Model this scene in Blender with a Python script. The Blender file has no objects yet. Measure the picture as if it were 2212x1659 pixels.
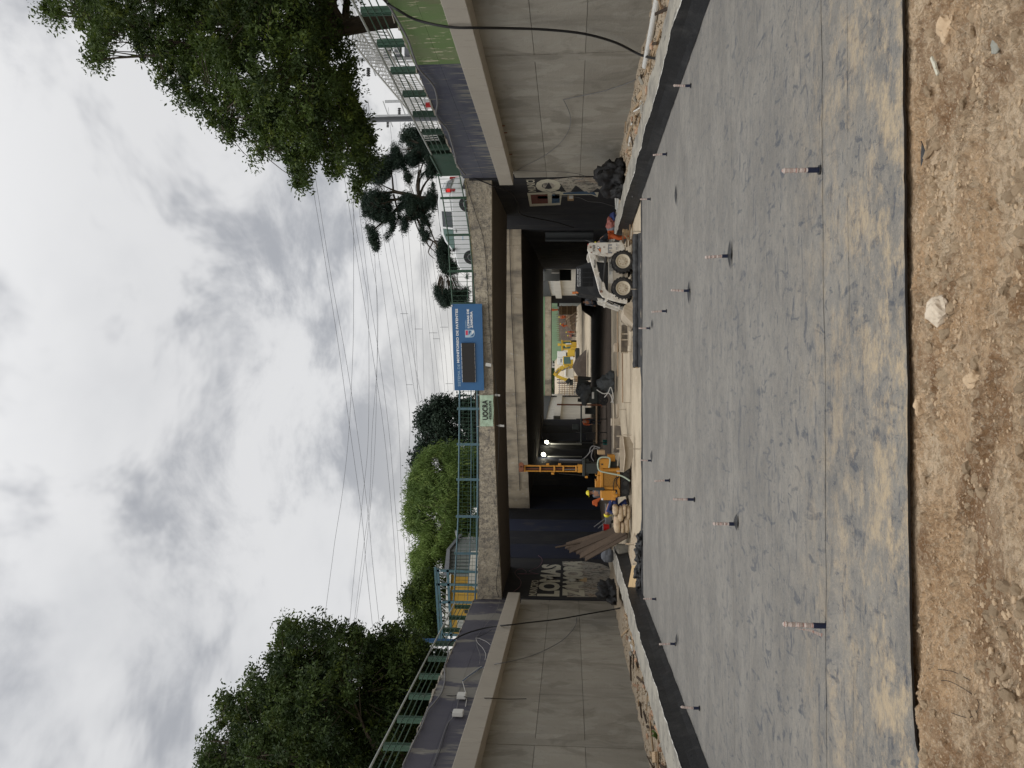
import bpy, bmesh, math, random
import numpy as np
from mathutils import Vector, Matrix, Euler, noise as mnoise
random.seed(7); np.random.seed(7)
SC = bpy.context.scene; COL = SC.collection
R = math.radians
# ------------------------------------------------------------------ camera
CAM_H = 2.4; F = 1662.0
PITCH = R(4.287); YAW = R(1.325)
FWD = Vector((math.sin(YAW)*math.cos(PITCH), math.cos(YAW)*math.cos(PITCH), math.sin(PITCH)))
RGT = Vector((math.cos(YAW), -math.sin(YAW), 0)); UP = RGT.cross(FWD)
CAM = Vector((0, 0, CAM_H))
cd = bpy.data.cameras.new('camera'); cam = bpy.data.objects.new('camera', cd); COL.objects.link(cam)
cd.sensor_width = 36; cd.lens = F/2212*36; cd.clip_start = .05; cd.clip_end = 3000
mx = Matrix.Identity(4)                      # the phone was held upright but the picture is stored lying on its side
for i, v in enumerate((-UP, RGT, -FWD)):
    for j in range(3): mx[j][i] = v[j]
mx.translation = CAM; cam.matrix_world = mx; SC.camera = cam
# ------------------------------------------------------------------ sky and sun
SUN_EL, SUN_AZ = R(62), R(200)               # azimuth clockwise from +Y
w = bpy.data.worlds.new('World'); SC.world = w; w.use_nodes = True
nt = w.node_tree; N = nt.nodes; L = nt.links; N.clear()
def wn(t, **k):
    n = N.new(t)
    for a, b in k.items(): setattr(n, a, b)
    return n
wo = wn('ShaderNodeOutputWorld'); bg = wn('ShaderNodeBackground'); bg2 = wn('ShaderNodeBackground'); mixs = wn('ShaderNodeMixShader')
sky = wn('ShaderNodeTexSky', sky_type='NISHITA', sun_disc=False, sun_elevation=SUN_EL, sun_rotation=SUN_AZ)
bg.inputs['Strength'].default_value = .1; L.new(sky.outputs[0], bg.inputs[0])
tc = wn('ShaderNodeTexCoord'); sep = wn('ShaderNodeSeparateXYZ'); L.new(tc.outputs['Generated'], sep.inputs[0])
def mth(op, a, b=None, c=None, clamp=False):
    n = wn('ShaderNodeMath', operation=op, use_clamp=clamp)
    for i, v in enumerate((a, b, c)):
        if v is None: continue
        if isinstance(v, (int, float)): n.inputs[i].default_value = v
        else: L.new(v, n.inputs[i])
    return n.outputs[0]
zz = mth('ADD', mth('MAXIMUM', sep.outputs[2], 0), .22)
comb = wn('ShaderNodeCombineXYZ'); L.new(mth('DIVIDE', sep.outputs[0], zz), comb.inputs[0]); L.new(mth('DIVIDE', sep.outputs[1], zz), comb.inputs[1])
def wnoise(scale, off, detail=5, rough=.55, dist=0.):
    mp = wn('ShaderNodeMapping'); L.new(comb.outputs[0], mp.inputs[0]); mp.inputs['Location'].default_value = off; mp.inputs['Scale'].default_value = (scale, scale*.8, 1)
    n = wn('ShaderNodeTexNoise'); n.inputs['Scale'].default_value = 1; n.inputs['Detail'].default_value = detail; n.inputs['Roughness'].default_value = rough; n.inputs['Distortion'].default_value = dist
    L.new(mp.outputs[0], n.inputs[0]); return n.outputs[0]
def mrange(v, a, b, c=0, d=1, sm=True):
    n = wn('ShaderNodeMapRange', interpolation_type='SMOOTHSTEP' if sm else 'LINEAR')
    L.new(v, n.inputs[0])
    for i, x in enumerate((a, b, c, d)): n.inputs[i+1].default_value = x
    return n.outputs[0]
def wmix(f, a, b):
    n = wn('ShaderNodeMix', data_type='RGBA')
    if isinstance(f, float): n.inputs[0].default_value = f
    else: L.new(f, n.inputs[0])
    for i, v in ((6, a), (7, b)):
        if isinstance(v, tuple): n.inputs[i].default_value = (*v, 1)
        else: L.new(v, n.inputs[i])
    return n.outputs[2]
big = wnoise(2.3, (5.9, 3.4, 1), 5, .6, .4)
det = wnoise(2.6, (7.7, 4.1, 2), 9, .6, .35)
blot = mth('MULTIPLY', mrange(big, .40, .56), mrange(det, .38, .58))
thin = mrange(wnoise(.8, (1.2, 9.4, 5), 6, .6), .42, .68)
c = wmix(thin, (.94, .94, .945), (.70, .712, .735))
c = wmix(mth('MULTIPLY', mrange(wnoise(4.2, (2, 2, 8), 8, .62), .46, .72), .3), c, (.97, .97, .97))
c = wmix(mth('MULTIPLY', blot, .92), c, (.47, .485, .52))
hor = mrange(sep.outputs[2], .02, .30, 1, 0)
front = mrange(sep.outputs[1], .55, 1.0)
c = wmix(mth('MULTIPLY', mth('MULTIPLY', hor, front), .62), c, (1.16, 1.09, .96))
c = wmix(mth('MULTIPLY', mrange(sep.outputs[2], .0, .35, 1, 0), .25), c, (.93, .90, .84))
L.new(c, bg2.inputs[0]); L.new(mth('MULTIPLY', mth('ADD', mrange(sep.outputs[2], .45, 1.0, 0, .65), 1.0), .72), bg2.inputs['Strength'])
mixs.inputs[0].default_value = .94
L.new(bg.outputs[0], mixs.inputs[1]); L.new(bg2.outputs[0], mixs.inputs[2]); L.new(mixs.outputs[0], wo.inputs[0])
sd = bpy.data.lights.new('sun', 'SUN'); sd.energy = 1.5; sd.angle = R(70); sd.color = (1, .96, .9)
sun = bpy.data.objects.new('sun', sd); COL.objects.link(sun)
sdir = Vector((math.sin(SUN_AZ)*math.cos(SUN_EL), math.cos(SUN_AZ)*math.cos(SUN_EL), math.sin(SUN_EL)))
sun.rotation_euler = sdir.to_track_quat('Z', 'Y').to_euler()
SC.view_settings.view_transform = 'Standard'; SC.view_settings.look = 'None'; SC.view_settings.gamma = 1
SC.view_settings.use_curve_mapping = False; SC.view_settings.exposure = 0.2
# ------------------------------------------------------------------ picking points of the place
def ray(X, Y):
    return FWD*F + RGT*(829.5-Y) - UP*(X-1106)
def at(X, Y, d): v = ray(X, Y); return CAM + v*(d/v.y)
def onx(X, Y, x): v = ray(X, Y); return CAM + v*(x/v.x)
def onz(X, Y, z): v = ray(X, Y); return CAM + v*((z-CAM_H)/v.z)
# ------------------------------------------------------------------ materials
MATS = {}
def mat(name, col, rough=.85, layers=(), bump=None, metal=0, tint=0., coords='world', emit=None, trans=0., spec=.3, bump2=None, alpha=None):
    m = bpy.data.materials.new(name); m.use_nodes = True; t = m.node_tree; ns = t.nodes; ls = t.links
    b = ns['Principled BSDF']; b.inputs['Roughness'].default_value = rough; b.inputs['Metallic'].default_value = metal
    b.inputs['Specular IOR Level'].default_value = spec
    if coords == 'world': g = ns.new('ShaderNodeNewGeometry'); src = g.outputs['Position']
    else: g = ns.new('ShaderNodeTexCoord'); src = g.outputs['Object']
    def tex(kind, scale, detail=5, rgh=.6, dist=0., rot=(0, 0, 0)):
        mp = ns.new('ShaderNodeMapping'); ls.new(src, mp.inputs[0])
        if isinstance(scale, (int, float)): scale = (scale,)*3
        mp.inputs['Scale'].default_value = scale; mp.inputs['Rotation'].default_value = rot
        if kind == 'v': n = ns.new('ShaderNodeTexVoronoi'); n.inputs['Scale'].default_value = 1; ls.new(mp.outputs[0], n.inputs[0]); return n.outputs[0]
        n = ns.new('ShaderNodeTexNoise'); n.inputs['Scale'].default_value = 1; n.inputs['Detail'].default_value = detail
        n.inputs['Roughness'].default_value = rgh; n.inputs['Distortion'].default_value = dist
        ls.new(mp.outputs[0], n.inputs[0]); return n.outputs[0]
    cur = None
    def mixc(fac, a, bcol, blend='MIX'):
        n = ns.new('ShaderNodeMix'); n.data_type = 'RGBA'; n.blend_type = blend
        if isinstance(fac, float): n.inputs[0].default_value = fac
        else: ls.new(fac, n.inputs[0])
        if isinstance(a, tuple): n.inputs[6].default_value = (*a, 1)
        else: ls.new(a, n.inputs[6])
        if isinstance(bcol, tuple): n.inputs[7].default_value = (*bcol, 1)
        else: ls.new(bcol, n.inputs[7])
        return n.outputs[2]
    cur = tuple(col)
    for l in layers:
        kind, scale, lo, hi, c2, amt = l[:6]; ex = l[6] if len(l) > 6 else {}
        o = tex(kind, scale, ex.get('detail', 5), ex.get('rough', .6), ex.get('dist', 0.), ex.get('rot', (0, 0, 0)))
        mr = ns.new('ShaderNodeMapRange'); mr.interpolation_type = 'SMOOTHSTEP'; ls.new(o, mr.inputs[0])
        mr.inputs[1].default_value = lo; mr.inputs[2].default_value = hi; mr.inputs[4].default_value = amt
        f = mr.outputs[0]
        if 'mask' in ex:                       # limit by a world axis: (axis, from, to) fades 0..1
            ax, a0, a1 = ex['mask']; sp = ns.new('ShaderNodeSeparateXYZ'); gg = ns.new('ShaderNodeNewGeometry'); ls.new(gg.outputs['Position'], sp.inputs[0])
            m2 = ns.new('ShaderNodeMapRange'); ls.new(sp.outputs[ax], m2.inputs[0]); m2.inputs[1].default_value = a0; m2.inputs[2].default_value = a1
            mu = ns.new('ShaderNodeMath'); mu.operation = 'MULTIPLY'; ls.new(f, mu.inputs[0]); ls.new(m2.outputs[0], mu.inputs[1]); f = mu.outputs[0]
        cur = mixc(f, cur, tuple(c2))
    if tint:
        oi = ns.new('ShaderNodeObjectInfo'); mr = ns.new('ShaderNodeMapRange'); ls.new(oi.outputs['Random'], mr.inputs[0])
        mr.inputs[3].default_value = 1-tint; mr.inputs[4].default_value = 1+tint
        cb = ns.new('ShaderNodeCombineColor')
        for i in range(3): ls.new(mr.outputs[0], cb.inputs[i])
        cur = mixc(1.0, cur, cb.outputs[0], 'MULTIPLY')
    if isinstance(cur, tuple): b.inputs['Base Color'].default_value = (*cur, 1)
    else: ls.new(cur, b.inputs['Base Color'])
    last = None
    for bp in (bump, bump2):
        if bp:
            kind, scale, dist = bp[:3]; o = tex(kind, scale, bp[3] if len(bp) > 3 else 6, .65)
            bn = ns.new('ShaderNodeBump'); bn.inputs['Strength'].default_value = 1; bn.inputs['Distance'].default_value = dist; ls.new(o, bn.inputs['Height'])
            if last: ls.new(last, bn.inputs['Normal'])
            last = bn.outputs[0]
    if last: ls.new(last, b.inputs['Normal'])
    if emit: b.inputs['Emission Color'].default_value = (*emit[0], 1); b.inputs['Emission Strength'].default_value = emit[1]
    if trans:
        tr = ns.new('ShaderNodeBsdfTranslucent'); mx_ = ns.new('ShaderNodeMixShader'); mx_.inputs[0].default_value = trans
        if isinstance(cur, tuple): tr.inputs[0].default_value = (*cur, 1)
        else: ls.new(cur, tr.inputs[0])
        ls.new(b.outputs[0], mx_.inputs[1]); ls.new(tr.outputs[0], mx_.inputs[2]); ls.new(mx_.outputs[0], ns['Material Output'].inputs[0])
    MATS[name] = m; return m
CW = (.66, .62, .52)
mat('wall_concrete', CW, .9, [('n', .55, .38, .68, (.50, .465, .385), .8, {'detail': 6}), ('n', (1.6, 1.6, 1.0), .50, .58, (.74, .71, .61), .8, {'detail': 9, 'dist': .5}), ('n', (3, 3, .5), .48, .70, (.68, .65, .57), .6), ('n', (.7, .7, .45), .53, .62, (.34, .315, .25), .75, {'dist': .8, 'detail': 7}), ('n', (1.2, 1.2, .25), .52, .7, (.28, .26, .215), .5, {'dist': .6}),
    ('n', 6, .58, .75, (.30, .28, .24), .5, {'detail': 8}), ('v', 7, .0, .05, (.17, .16, .14), .7)], bump=('n', 9, .012), bump2=('n', (2, 2, 14), .006), tint=.10)
mat('beam_concrete', (.62, .57, .48), .88, [('n', .8, .4, .7, (.50, .46, .39), .6), ('n', (8, 8, 1.5), .55, .75, (.33, .30, .26), .5), ('v', 5, 0, .05, (.22, .2, .17), .6)], bump=('n', 12, .006), tint=.07)
mat('slate_paint', (.085, .09, .115), .75, [('n', (1.2, 1.2, .9), .44, .7, (.05, .052, .085), .7), ('n', (9, 9, 1.2), .57, .66, (.30, .28, .21), .55, {'detail': 8}), ('n', (2.5, 2.5, .35), .62, .70, (.33, .31, .25), .8, {'detail': 9, 'mask': (2, 7.0, 5.3)}),
    ('n', (5, 5, .7), .5, .58, (.30, .285, .22), .85, {'detail': 9, 'mask': (2, 6.25, 5.5)})], bump=('n', 10, .006), tint=.08)
mat('slate_paint_left', (.085, .083, .105), .7, [('n', (1.2, 1.2, .9), .44, .7, (.055, .055, .085), .5), ('n', (1, .55, .22), .545, .60, (.25, .24, .21), .85, {'detail': 5}), ('n', (5, 5, .7), .5, .6, (.24, .23, .2), .8, {'detail': 6, 'mask': (2, 6.2, 5.4)})], bump=('n', 10, .006), tint=.06)
mat('green_paint', (.13, .20, .075), .7, [('n', (1.3, 1.3, .5), .42, .68, (.20, .21, .13), .7), ('n', (7, 7, 1.6), .60, .64, (.50, .47, .33), .9, {'detail': 9}), ('n', (3, 3, .6), .54, .7, (.16, .14, .09), .7, {'mask': (2, 6.9, 5.6)})], bump=('n', 10, .006), tint=.05)
mat('old_fascia', (.44, .39, .30), .95, [('n', 1.1, .4, .68, (.25, .22, .175), .6), ('n', (4, 4, 5), .47, .60, (.13, .12, .11), .85, {'detail': 14, 'rough': .85}), ('n', (14, 14, 9), .54, .62, (.07, .07, .07), .7, {'detail': 6, 'rough': .8}), ('n', (8, 8, 3), .52, .66, (.60, .55, .46), .7, {'detail': 12, 'rough': .8}), ('n', (3, 3, .8), .52, .66, (.14, .13, .12), .55, {'detail': 9}), ('n', (2.2, .6, 4), .56, .7, (.06, .06, .065), .6, {'detail': 8})], bump=('n', 14, .03), bump2=('n', 3, .05))
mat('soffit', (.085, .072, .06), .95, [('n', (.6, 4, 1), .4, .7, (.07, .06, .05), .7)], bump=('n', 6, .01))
mat('fascia2', (.42, .36, .27), .93, [('n', .9, .42, .66, (.20, .175, .14), .7), ('n', (.55, .55, .12), .50, .68, (.09, .085, .08), .75, {'detail': 7}), ('n', (3, 3, 3), .6, .72, (.50, .49, .46), .6)], bump=('n', 8, .012), tint=.12)
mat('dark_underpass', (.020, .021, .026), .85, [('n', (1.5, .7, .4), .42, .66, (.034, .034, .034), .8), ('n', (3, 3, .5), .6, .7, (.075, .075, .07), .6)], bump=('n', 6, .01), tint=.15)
mat('navy_band', (.022, .027, .05), .8, [('n', (2, 1, .5), .5, .7, (.05, .05, .055), .8)], tint=.3)
mat('mural_cream', (.55, .53, .43), .85, [('n', 5, .5, .75, (.33, .31, .25), .6)])
mat('mural_red', (.15, .055, .045), .85, [('n', 5, .5, .75, (.09, .05, .04), .6)])
mat('mural_blue', (.05, .10, .17), .85, [('n', 5, .5, .75, (.04, .06, .09), .6)])
mat('peeled_plaster', (.40, .375, .32), .95, [('n', (3, 3, 2.2), .50, .60, (.10, .095, .09), .85, {'detail': 10, 'rough': .7}), ('n', 1.1, .5, .7, (.36, .26, .18), .6), ('n', (9, 9, 6), .55, .62, (.055, .055, .06), .9, {'detail': 10})], bump=('n', 16, .02))
mat('membrane', (.190, .182, .168), .66, [('n', (.55, .8, 1), .36, .66, (.265, .252, .228), .9, {'detail': 9, 'rough': .7}), ('n', (5, 6, 1), .46, .68, (.135, .14, .145), .6, {'detail': 10, 'rot': (0, 0, .5), 'rough': .7}),
    ('n', (7, 2.6, 1), .58, .655, (.075, .087, .108), .85, {'detail': 4, 'dist': .8, 'rot': (0, 0, .75), 'mask': (1, 19, 8)}), ('n', (2.4, 7, 1), .585, .65, (.075, .087, .108), .85, {'detail': 4, 'dist': .9, 'rot': (0, 0, -.5), 'mask': (1, 17, 7)}), ('n', (11, 11, 1), .60, .655, (.085, .095, .115), .8, {'detail': 3, 'dist': 1.5, 'mask': (1, 12, 6)}),
    ('n', (4.5, 5, 1), .45, .66, (.35, .315, .26), .7, {'detail': 12, 'rough': .82, 'mask': (1, 11, 6.0)}), ('n', (1.6, 2.2, 1), .46, .62, (.52, .41, .27), .9, {'detail': 13, 'rough': .82, 'mask': (1, 8.6, 5.9)}),
    ('n', (.4, 5, 1), .50, .72, (.34, .315, .27), .40, {'detail': 12, 'rough': .8}), ('n', (4, .5, 1), .52, .74, (.31, .295, .26), .30, {'detail': 12, 'rough': .8, 'rot': (0, 0, .3)}), ('n', (50, 50, 1), .55, .70, (.42, .39, .34), .45)], bump=('n', (5, 7, 6), .05, 8), bump2=('n', 60, .005), spec=.22)
mat('black_membrane', (.018, .019, .021), .55, [('n', 1.5, .45, .7, (.05, .05, .05), .6), ('n', (3, 3, 3), .6, .75, (.10, .10, .095), .4)], bump=('n', 3, .03), spec=.4)
mat('dust_floor', (.50, .425, .315), .95, [('n', .5, .4, .66, (.36, .30, .22), .7), ('n', (3, 7, 1), .5, .7, (.60, .53, .42), .6), ('n', 9, .55, .7, (.30, .25, .18), .4)], bump=('n', 7, .03))
mat('dirt', (.56, .38, .225), .97, [('n', .9, .42, .58, (.68, .53, .365), .9, {'detail': 9}), ('n', 1.5, .49, .61, (.235, .125, .055), .9, {'detail': 9, 'rough': .65}), ('n', 6, .50, .66, (.66, .53, .37), .55, {'detail': 9}), ('n', 18, .46, .60, (.27, .17, .09), .55, {'detail': 6}), ('n', 55, .52, .66, (.72, .60, .45), .5)],
    bump=('n', 22, .05, 10), bump2=('n', 90, .012))
mat('dark_dirt_shade', (.055, .042, .033), .97, [('n', 2, .45, .65, (.085, .065, .05), .6)], bump=('n', 6, .05))  # dark earth of the heaps; on the underpass floor it also carries painted shade
mat('pale_stone', (.66, .57, .45), .9, [('n', 30, .5, .7, (.50, .42, .32), .5)], bump=('n', 40, .01), coords='object')
mat('stone', (.54, .405, .265), .95, [('n', 25, .45, .7, (.40, .28, .17), .6), ('n', 60, .55, .7, (.55, .46, .35), .4)], bump=('n', 50, .01), tint=.16, coords='object')
mat('grey_stone', (.30, .30, .26), .85, [('n', 25, .45, .7, (.22, .23, .2), .6)], bump=('n', 40, .01), coords='object')
mat('curb_concrete', (.36, .34, .29), .95, [('n', 1.6, .4, .66, (.17, .165, .155), .7), ('n', 5, .55, .68, (.40, .37, .31), .6, {'detail': 8}), ('n', (9, 1.5, 9), .58, .7, (.08, .08, .08), .6)], bump=('n', 14, .02))
mat('edge_white', (.58, .57, .53), .9, [('n', 5, .42, .58, (.28, .27, .24), .9, {'detail': 8})])
mat('rubble_sand', (.42, .35, .26), .97, [('n', 3, .4, .65, (.38, .29, .2), .7), ('n', 12, .55, .7, (.62, .54, .42), .5)], bump=('n', 12, .04))
mat('brick_rubble', (.42, .26, .17), .95, [('n', 9, .45, .7, (.50, .40, .30), .7)], tint=.3, coords='object')
mat('lumber', (.40, .29, .18), .85, [('n', (2, 18, 18), .45, .7, (.28, .19, .11), .6)], tint=.25, coords='object')
mat('old_plank', (.065, .046, .032), .9, [('n', (2, 18, 18), .45, .7, (.035, .025, .018), .6)], tint=.3, coords='object')
mat('green_steel', (.035, .085, .055), .5, [('n', 6, .5, .7, (.05, .06, .045), .6)], spec=.4)
mat('blue_steel', (.075, .15, .19), .5, [('n', 4, .45, .65, (.06, .12, .11), .7), ('n', 14, .62, .7, (.12, .08, .05), .6)], spec=.4)
mat('grey_rail', (.42, .44, .42), .45, [('n', 5, .5, .7, (.3, .32, .3), .5)], metal=.4)
mat('galv', (.50, .51, .52), .45, [('n', 5, .5, .7, (.40, .41, .42), .5)], metal=.5)
mat('white_galv', (.70, .70, .70), .5, metal=.1)
mat('cable_black', (.016, .016, .017), .55)
mat('cable_grey', (.16, .16, .165), .6)
mat('cable_white', (.55, .55, .53), .6)
mat('cable_pink', (.22, .10, .13), .6)
mat('wire', (.17, .175, .19), .5, metal=.3)
mat('pvc_white', (.70, .70, .67), .4, [('n', 6, .5, .7, (.55, .52, .45), .5)], coords='object')
mat('pvc_inner', (.05, .05, .05), .8)
mat('tarp_black', (.012, .012, .013), .6, bump=('n', 8, .04), spec=.4)
mat('tarp_grey', (.06, .066, .07), .7, bump=('n', 5, .04))
mat('sign_blue', (.035, .12, .275), .45, [('n', .7, .45, .7, (.04, .145, .32), .5)], spec=.4)
mat('white_print', (.74, .76, .78), .5)
mat('sign_pale', (.40, .54, .66), .5)
mat('logo_red', (.60, .06, .12), .5)
mat('led_screen', (.028, .026, .024), .5, [('n', (90, 1, 90), .5, .6, (.02, .02, .02), .5)])
mat('banner_green', (.42, .55, .42), .8, [('n', 2.5, .45, .7, (.35, .47, .36), .6)], bump=('n', 2.2, .05))
mat('black_print', (.02, .02, .02), .7)
mat('leaf_near', (.062, .098, .020), .6, [('n', .5, .42, .60, (.022, .040, .012), .85), ('n', 1.5, .52, .68, (.135, .175, .026), .85)], trans=.30, spec=.25)
mat('leaf_left', (.050, .080, .020), .6, [('n', .42, .42, .60, (.016, .032, .012), .85), ('n', 1.2, .52, .70, (.115, .15, .024), .85)], trans=.28, spec=.25)
mat('leaf_willow', (.15, .22, .055), .6, [('n', .3, .42, .62, (.07, .12, .030), .8), ('n', 1.1, .52, .68, (.25, .32, .09), .8)], trans=.35, spec=.2)
mat('leaf_conifer', (.018, .034, .022), .7, [('n', .6, .45, .7, (.030, .052, .028), .7)], trans=.1)
mat('leaf_cedar', (.014, .030, .020), .7, [('n', .8, .45, .7, (.032, .055, .032), .7)], trans=.1)
mat('leaf_far', (.05, .09, .035), .7, trans=.2)
mat('bark', (.075, .06, .045), .95, [('n', (3, 3, 1), .45, .7, (.04, .033, .027), .7)], bump=('n', 9, .02))
mat('dry_grass', (.30, .25, .12), .9, [('n', 3, .5, .7, (.16, .18, .07), .7)], trans=.2)
mat('car_white', (.74, .76, .77), .25, spec=.5)
mat('car_glass', (.055, .065, .07), .08, spec=.6)
mat('glass_green', (.10, .17, .15), .1, spec=.6)
mat('rubber', (.022, .022, .023), .8, [('n', 9, .5, .7, (.10, .09, .075), .5)], coords='object')
mat('hub_plastic', (.03, .03, .032), .5)
mat('tail_lamp', (.35, .01, .01), .3, spec=.5)
mat('tail_lit', (.7, .02, .015), .3, emit=((1, .04, .03), .25))
mat('amber', (.60, .20, .06), .4)
mat('loader_white', (.62, .60, .55), .5, [('n', 4, .42, .66, (.46, .42, .35), .8, {'detail': 8}), ('n', 16, .6, .7, (.30, .26, .20), .6)], coords='object')
mat('loader_dusty', (.50, .45, .37), .75, [('n', 5, .45, .66, (.38, .33, .26), .8, {'detail': 8})], coords='object')
mat('loader_black', (.022, .024, .027), .55, [('n', 4, .5, .7, (.05, .05, .05), .5)], coords='object')
mat('slot_black', (.004, .004, .004), .9)
mat('rim_cream', (.52, .47, .37), .7, [('n', 9, .45, .7, (.36, .31, .24), .7)], coords='object')
mat('steel_dark', (.05, .05, .05), .5, metal=.5)
mat('chrome', (.55, .55, .55), .25, metal=.9)
mat('rust', (.20, .08, .045), .85)
mat('rig_orange', (.50, .23, .03), .5, [('n', 3, .5, .7, (.45, .20, .04), .6)], coords='object', spec=.4)
mat('rig_mesh', (.34, .17, .035), .8, [('n', 40, .45, .6, (.18, .10, .03), .8)], coords='object')
mat('hose_green', (.36, .42, .34), .6)
mat('sack_cloth', (.48, .38, .26), .95, [('n', 6, .45, .6, (.36, .28, .2), .7), ('n', 3, .60, .64, (.52, .24, .16), .8), ('n', 4, .63, .67, (.14, .13, .13), .9)], coords='object', tint=.12)
mat('dusty_steel', (.42, .36, .28), .85, [('n', 4, .45, .7, (.32, .27, .2), .7)], coords='object')
mat('form_steel', (.15, .13, .11), .85, [('n', 3, .45, .7, (.28, .24, .18), .7)], coords='object')
mat('cardboard', (.36, .25, .14), .9, coords='object')
mat('plywood', (.55, .40, .22), .85, [('n', (3, 20, 3), .45, .7, (.38, .26, .15), .6)], coords='object')
mat('tape_wrap', (.52, .46, .42), .6, [('n', (1, 1, 60), .50, .57, (.36, .13, .10), .65, {'detail': 2})], coords='object', bump=('n', (1, 1, 90), .004))
mat('sleeve_navy', (.010, .016, .045), .35, spec=.5)
mat('rebar', (.22, .13, .09), .8, tint=.2)
mat('skin', (.36, .21, .14), .6)
mat('helmet_yellow', (.75, .65, .04), .35, spec=.5)
mat('cloth_dark', (.022, .025, .032), .9)
mat('cloth_orange', (.46, .10, .03), .85)
mat('cloth_blue', (.03, .045, .14), .9)
mat('cloth_grey', (.14, .15, .17), .9)
mat('boot', (.03, .022, .015), .8)
mat('hair', (.012, .01, .008), .9)
mat('machine_yellow', (.66, .45, .06), .5, [('n', 1.5, .5, .7, (.52, .37, .1), .6)], coords='object')
mat('machine_dark', (.03, .035, .033), .6)
mat('paint_white', (.72, .72, .70), .6)
mat('building_yellow', (.44, .27, .05), .75, [('n', 2, .5, .7, (.5, .28, .03), .5)])
mat('building_grey', (.22, .24, .23), .8, [('n', 2, .5, .7, (.17, .19, .18), .5)])
mat('box_white', (.60, .60, .57), .5)
mat('lamp_grey', (.20, .21, .23), .5, [('n', (6, 6, .8), .5, .7, (.15, .16, .18), .6)], metal=.3)
mat('lamp_glow', (1, .95, .8), .4, emit=((1, .93, .72), 25))
mat('tube_glow', (1, .98, .85), .4, emit=((1, .98, .82), 1.6))
mat('corrugated', (.42, .43, .42), .5, metal=.3)
mat('asphalt', (.055, .055, .055), .9, [('n', 5, .5, .7, (.08, .08, .075), .5)])
mat('street_dirt', (.17, .15, .11), .95, [('n', .5, .45, .6, (.08, .11, .04), .8)])
mat('form_wood', (.27, .19, .12), .85, [('n', (.6, .6, 6), .45, .7, (.17, .115, .075), .6)], tint=.18)
mat('paint_blue', (.03, .10, .22), .5)
mat('paint_redwhite', (.26, .09, .075), .6)
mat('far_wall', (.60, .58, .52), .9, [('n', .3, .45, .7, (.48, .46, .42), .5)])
mat('green_wall_far', (.20, .32, .19), .85, [('n', .5, .45, .7, (.28, .36, .25), .6)])
mat('teal', (.02, .16, .14), .6)
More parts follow.
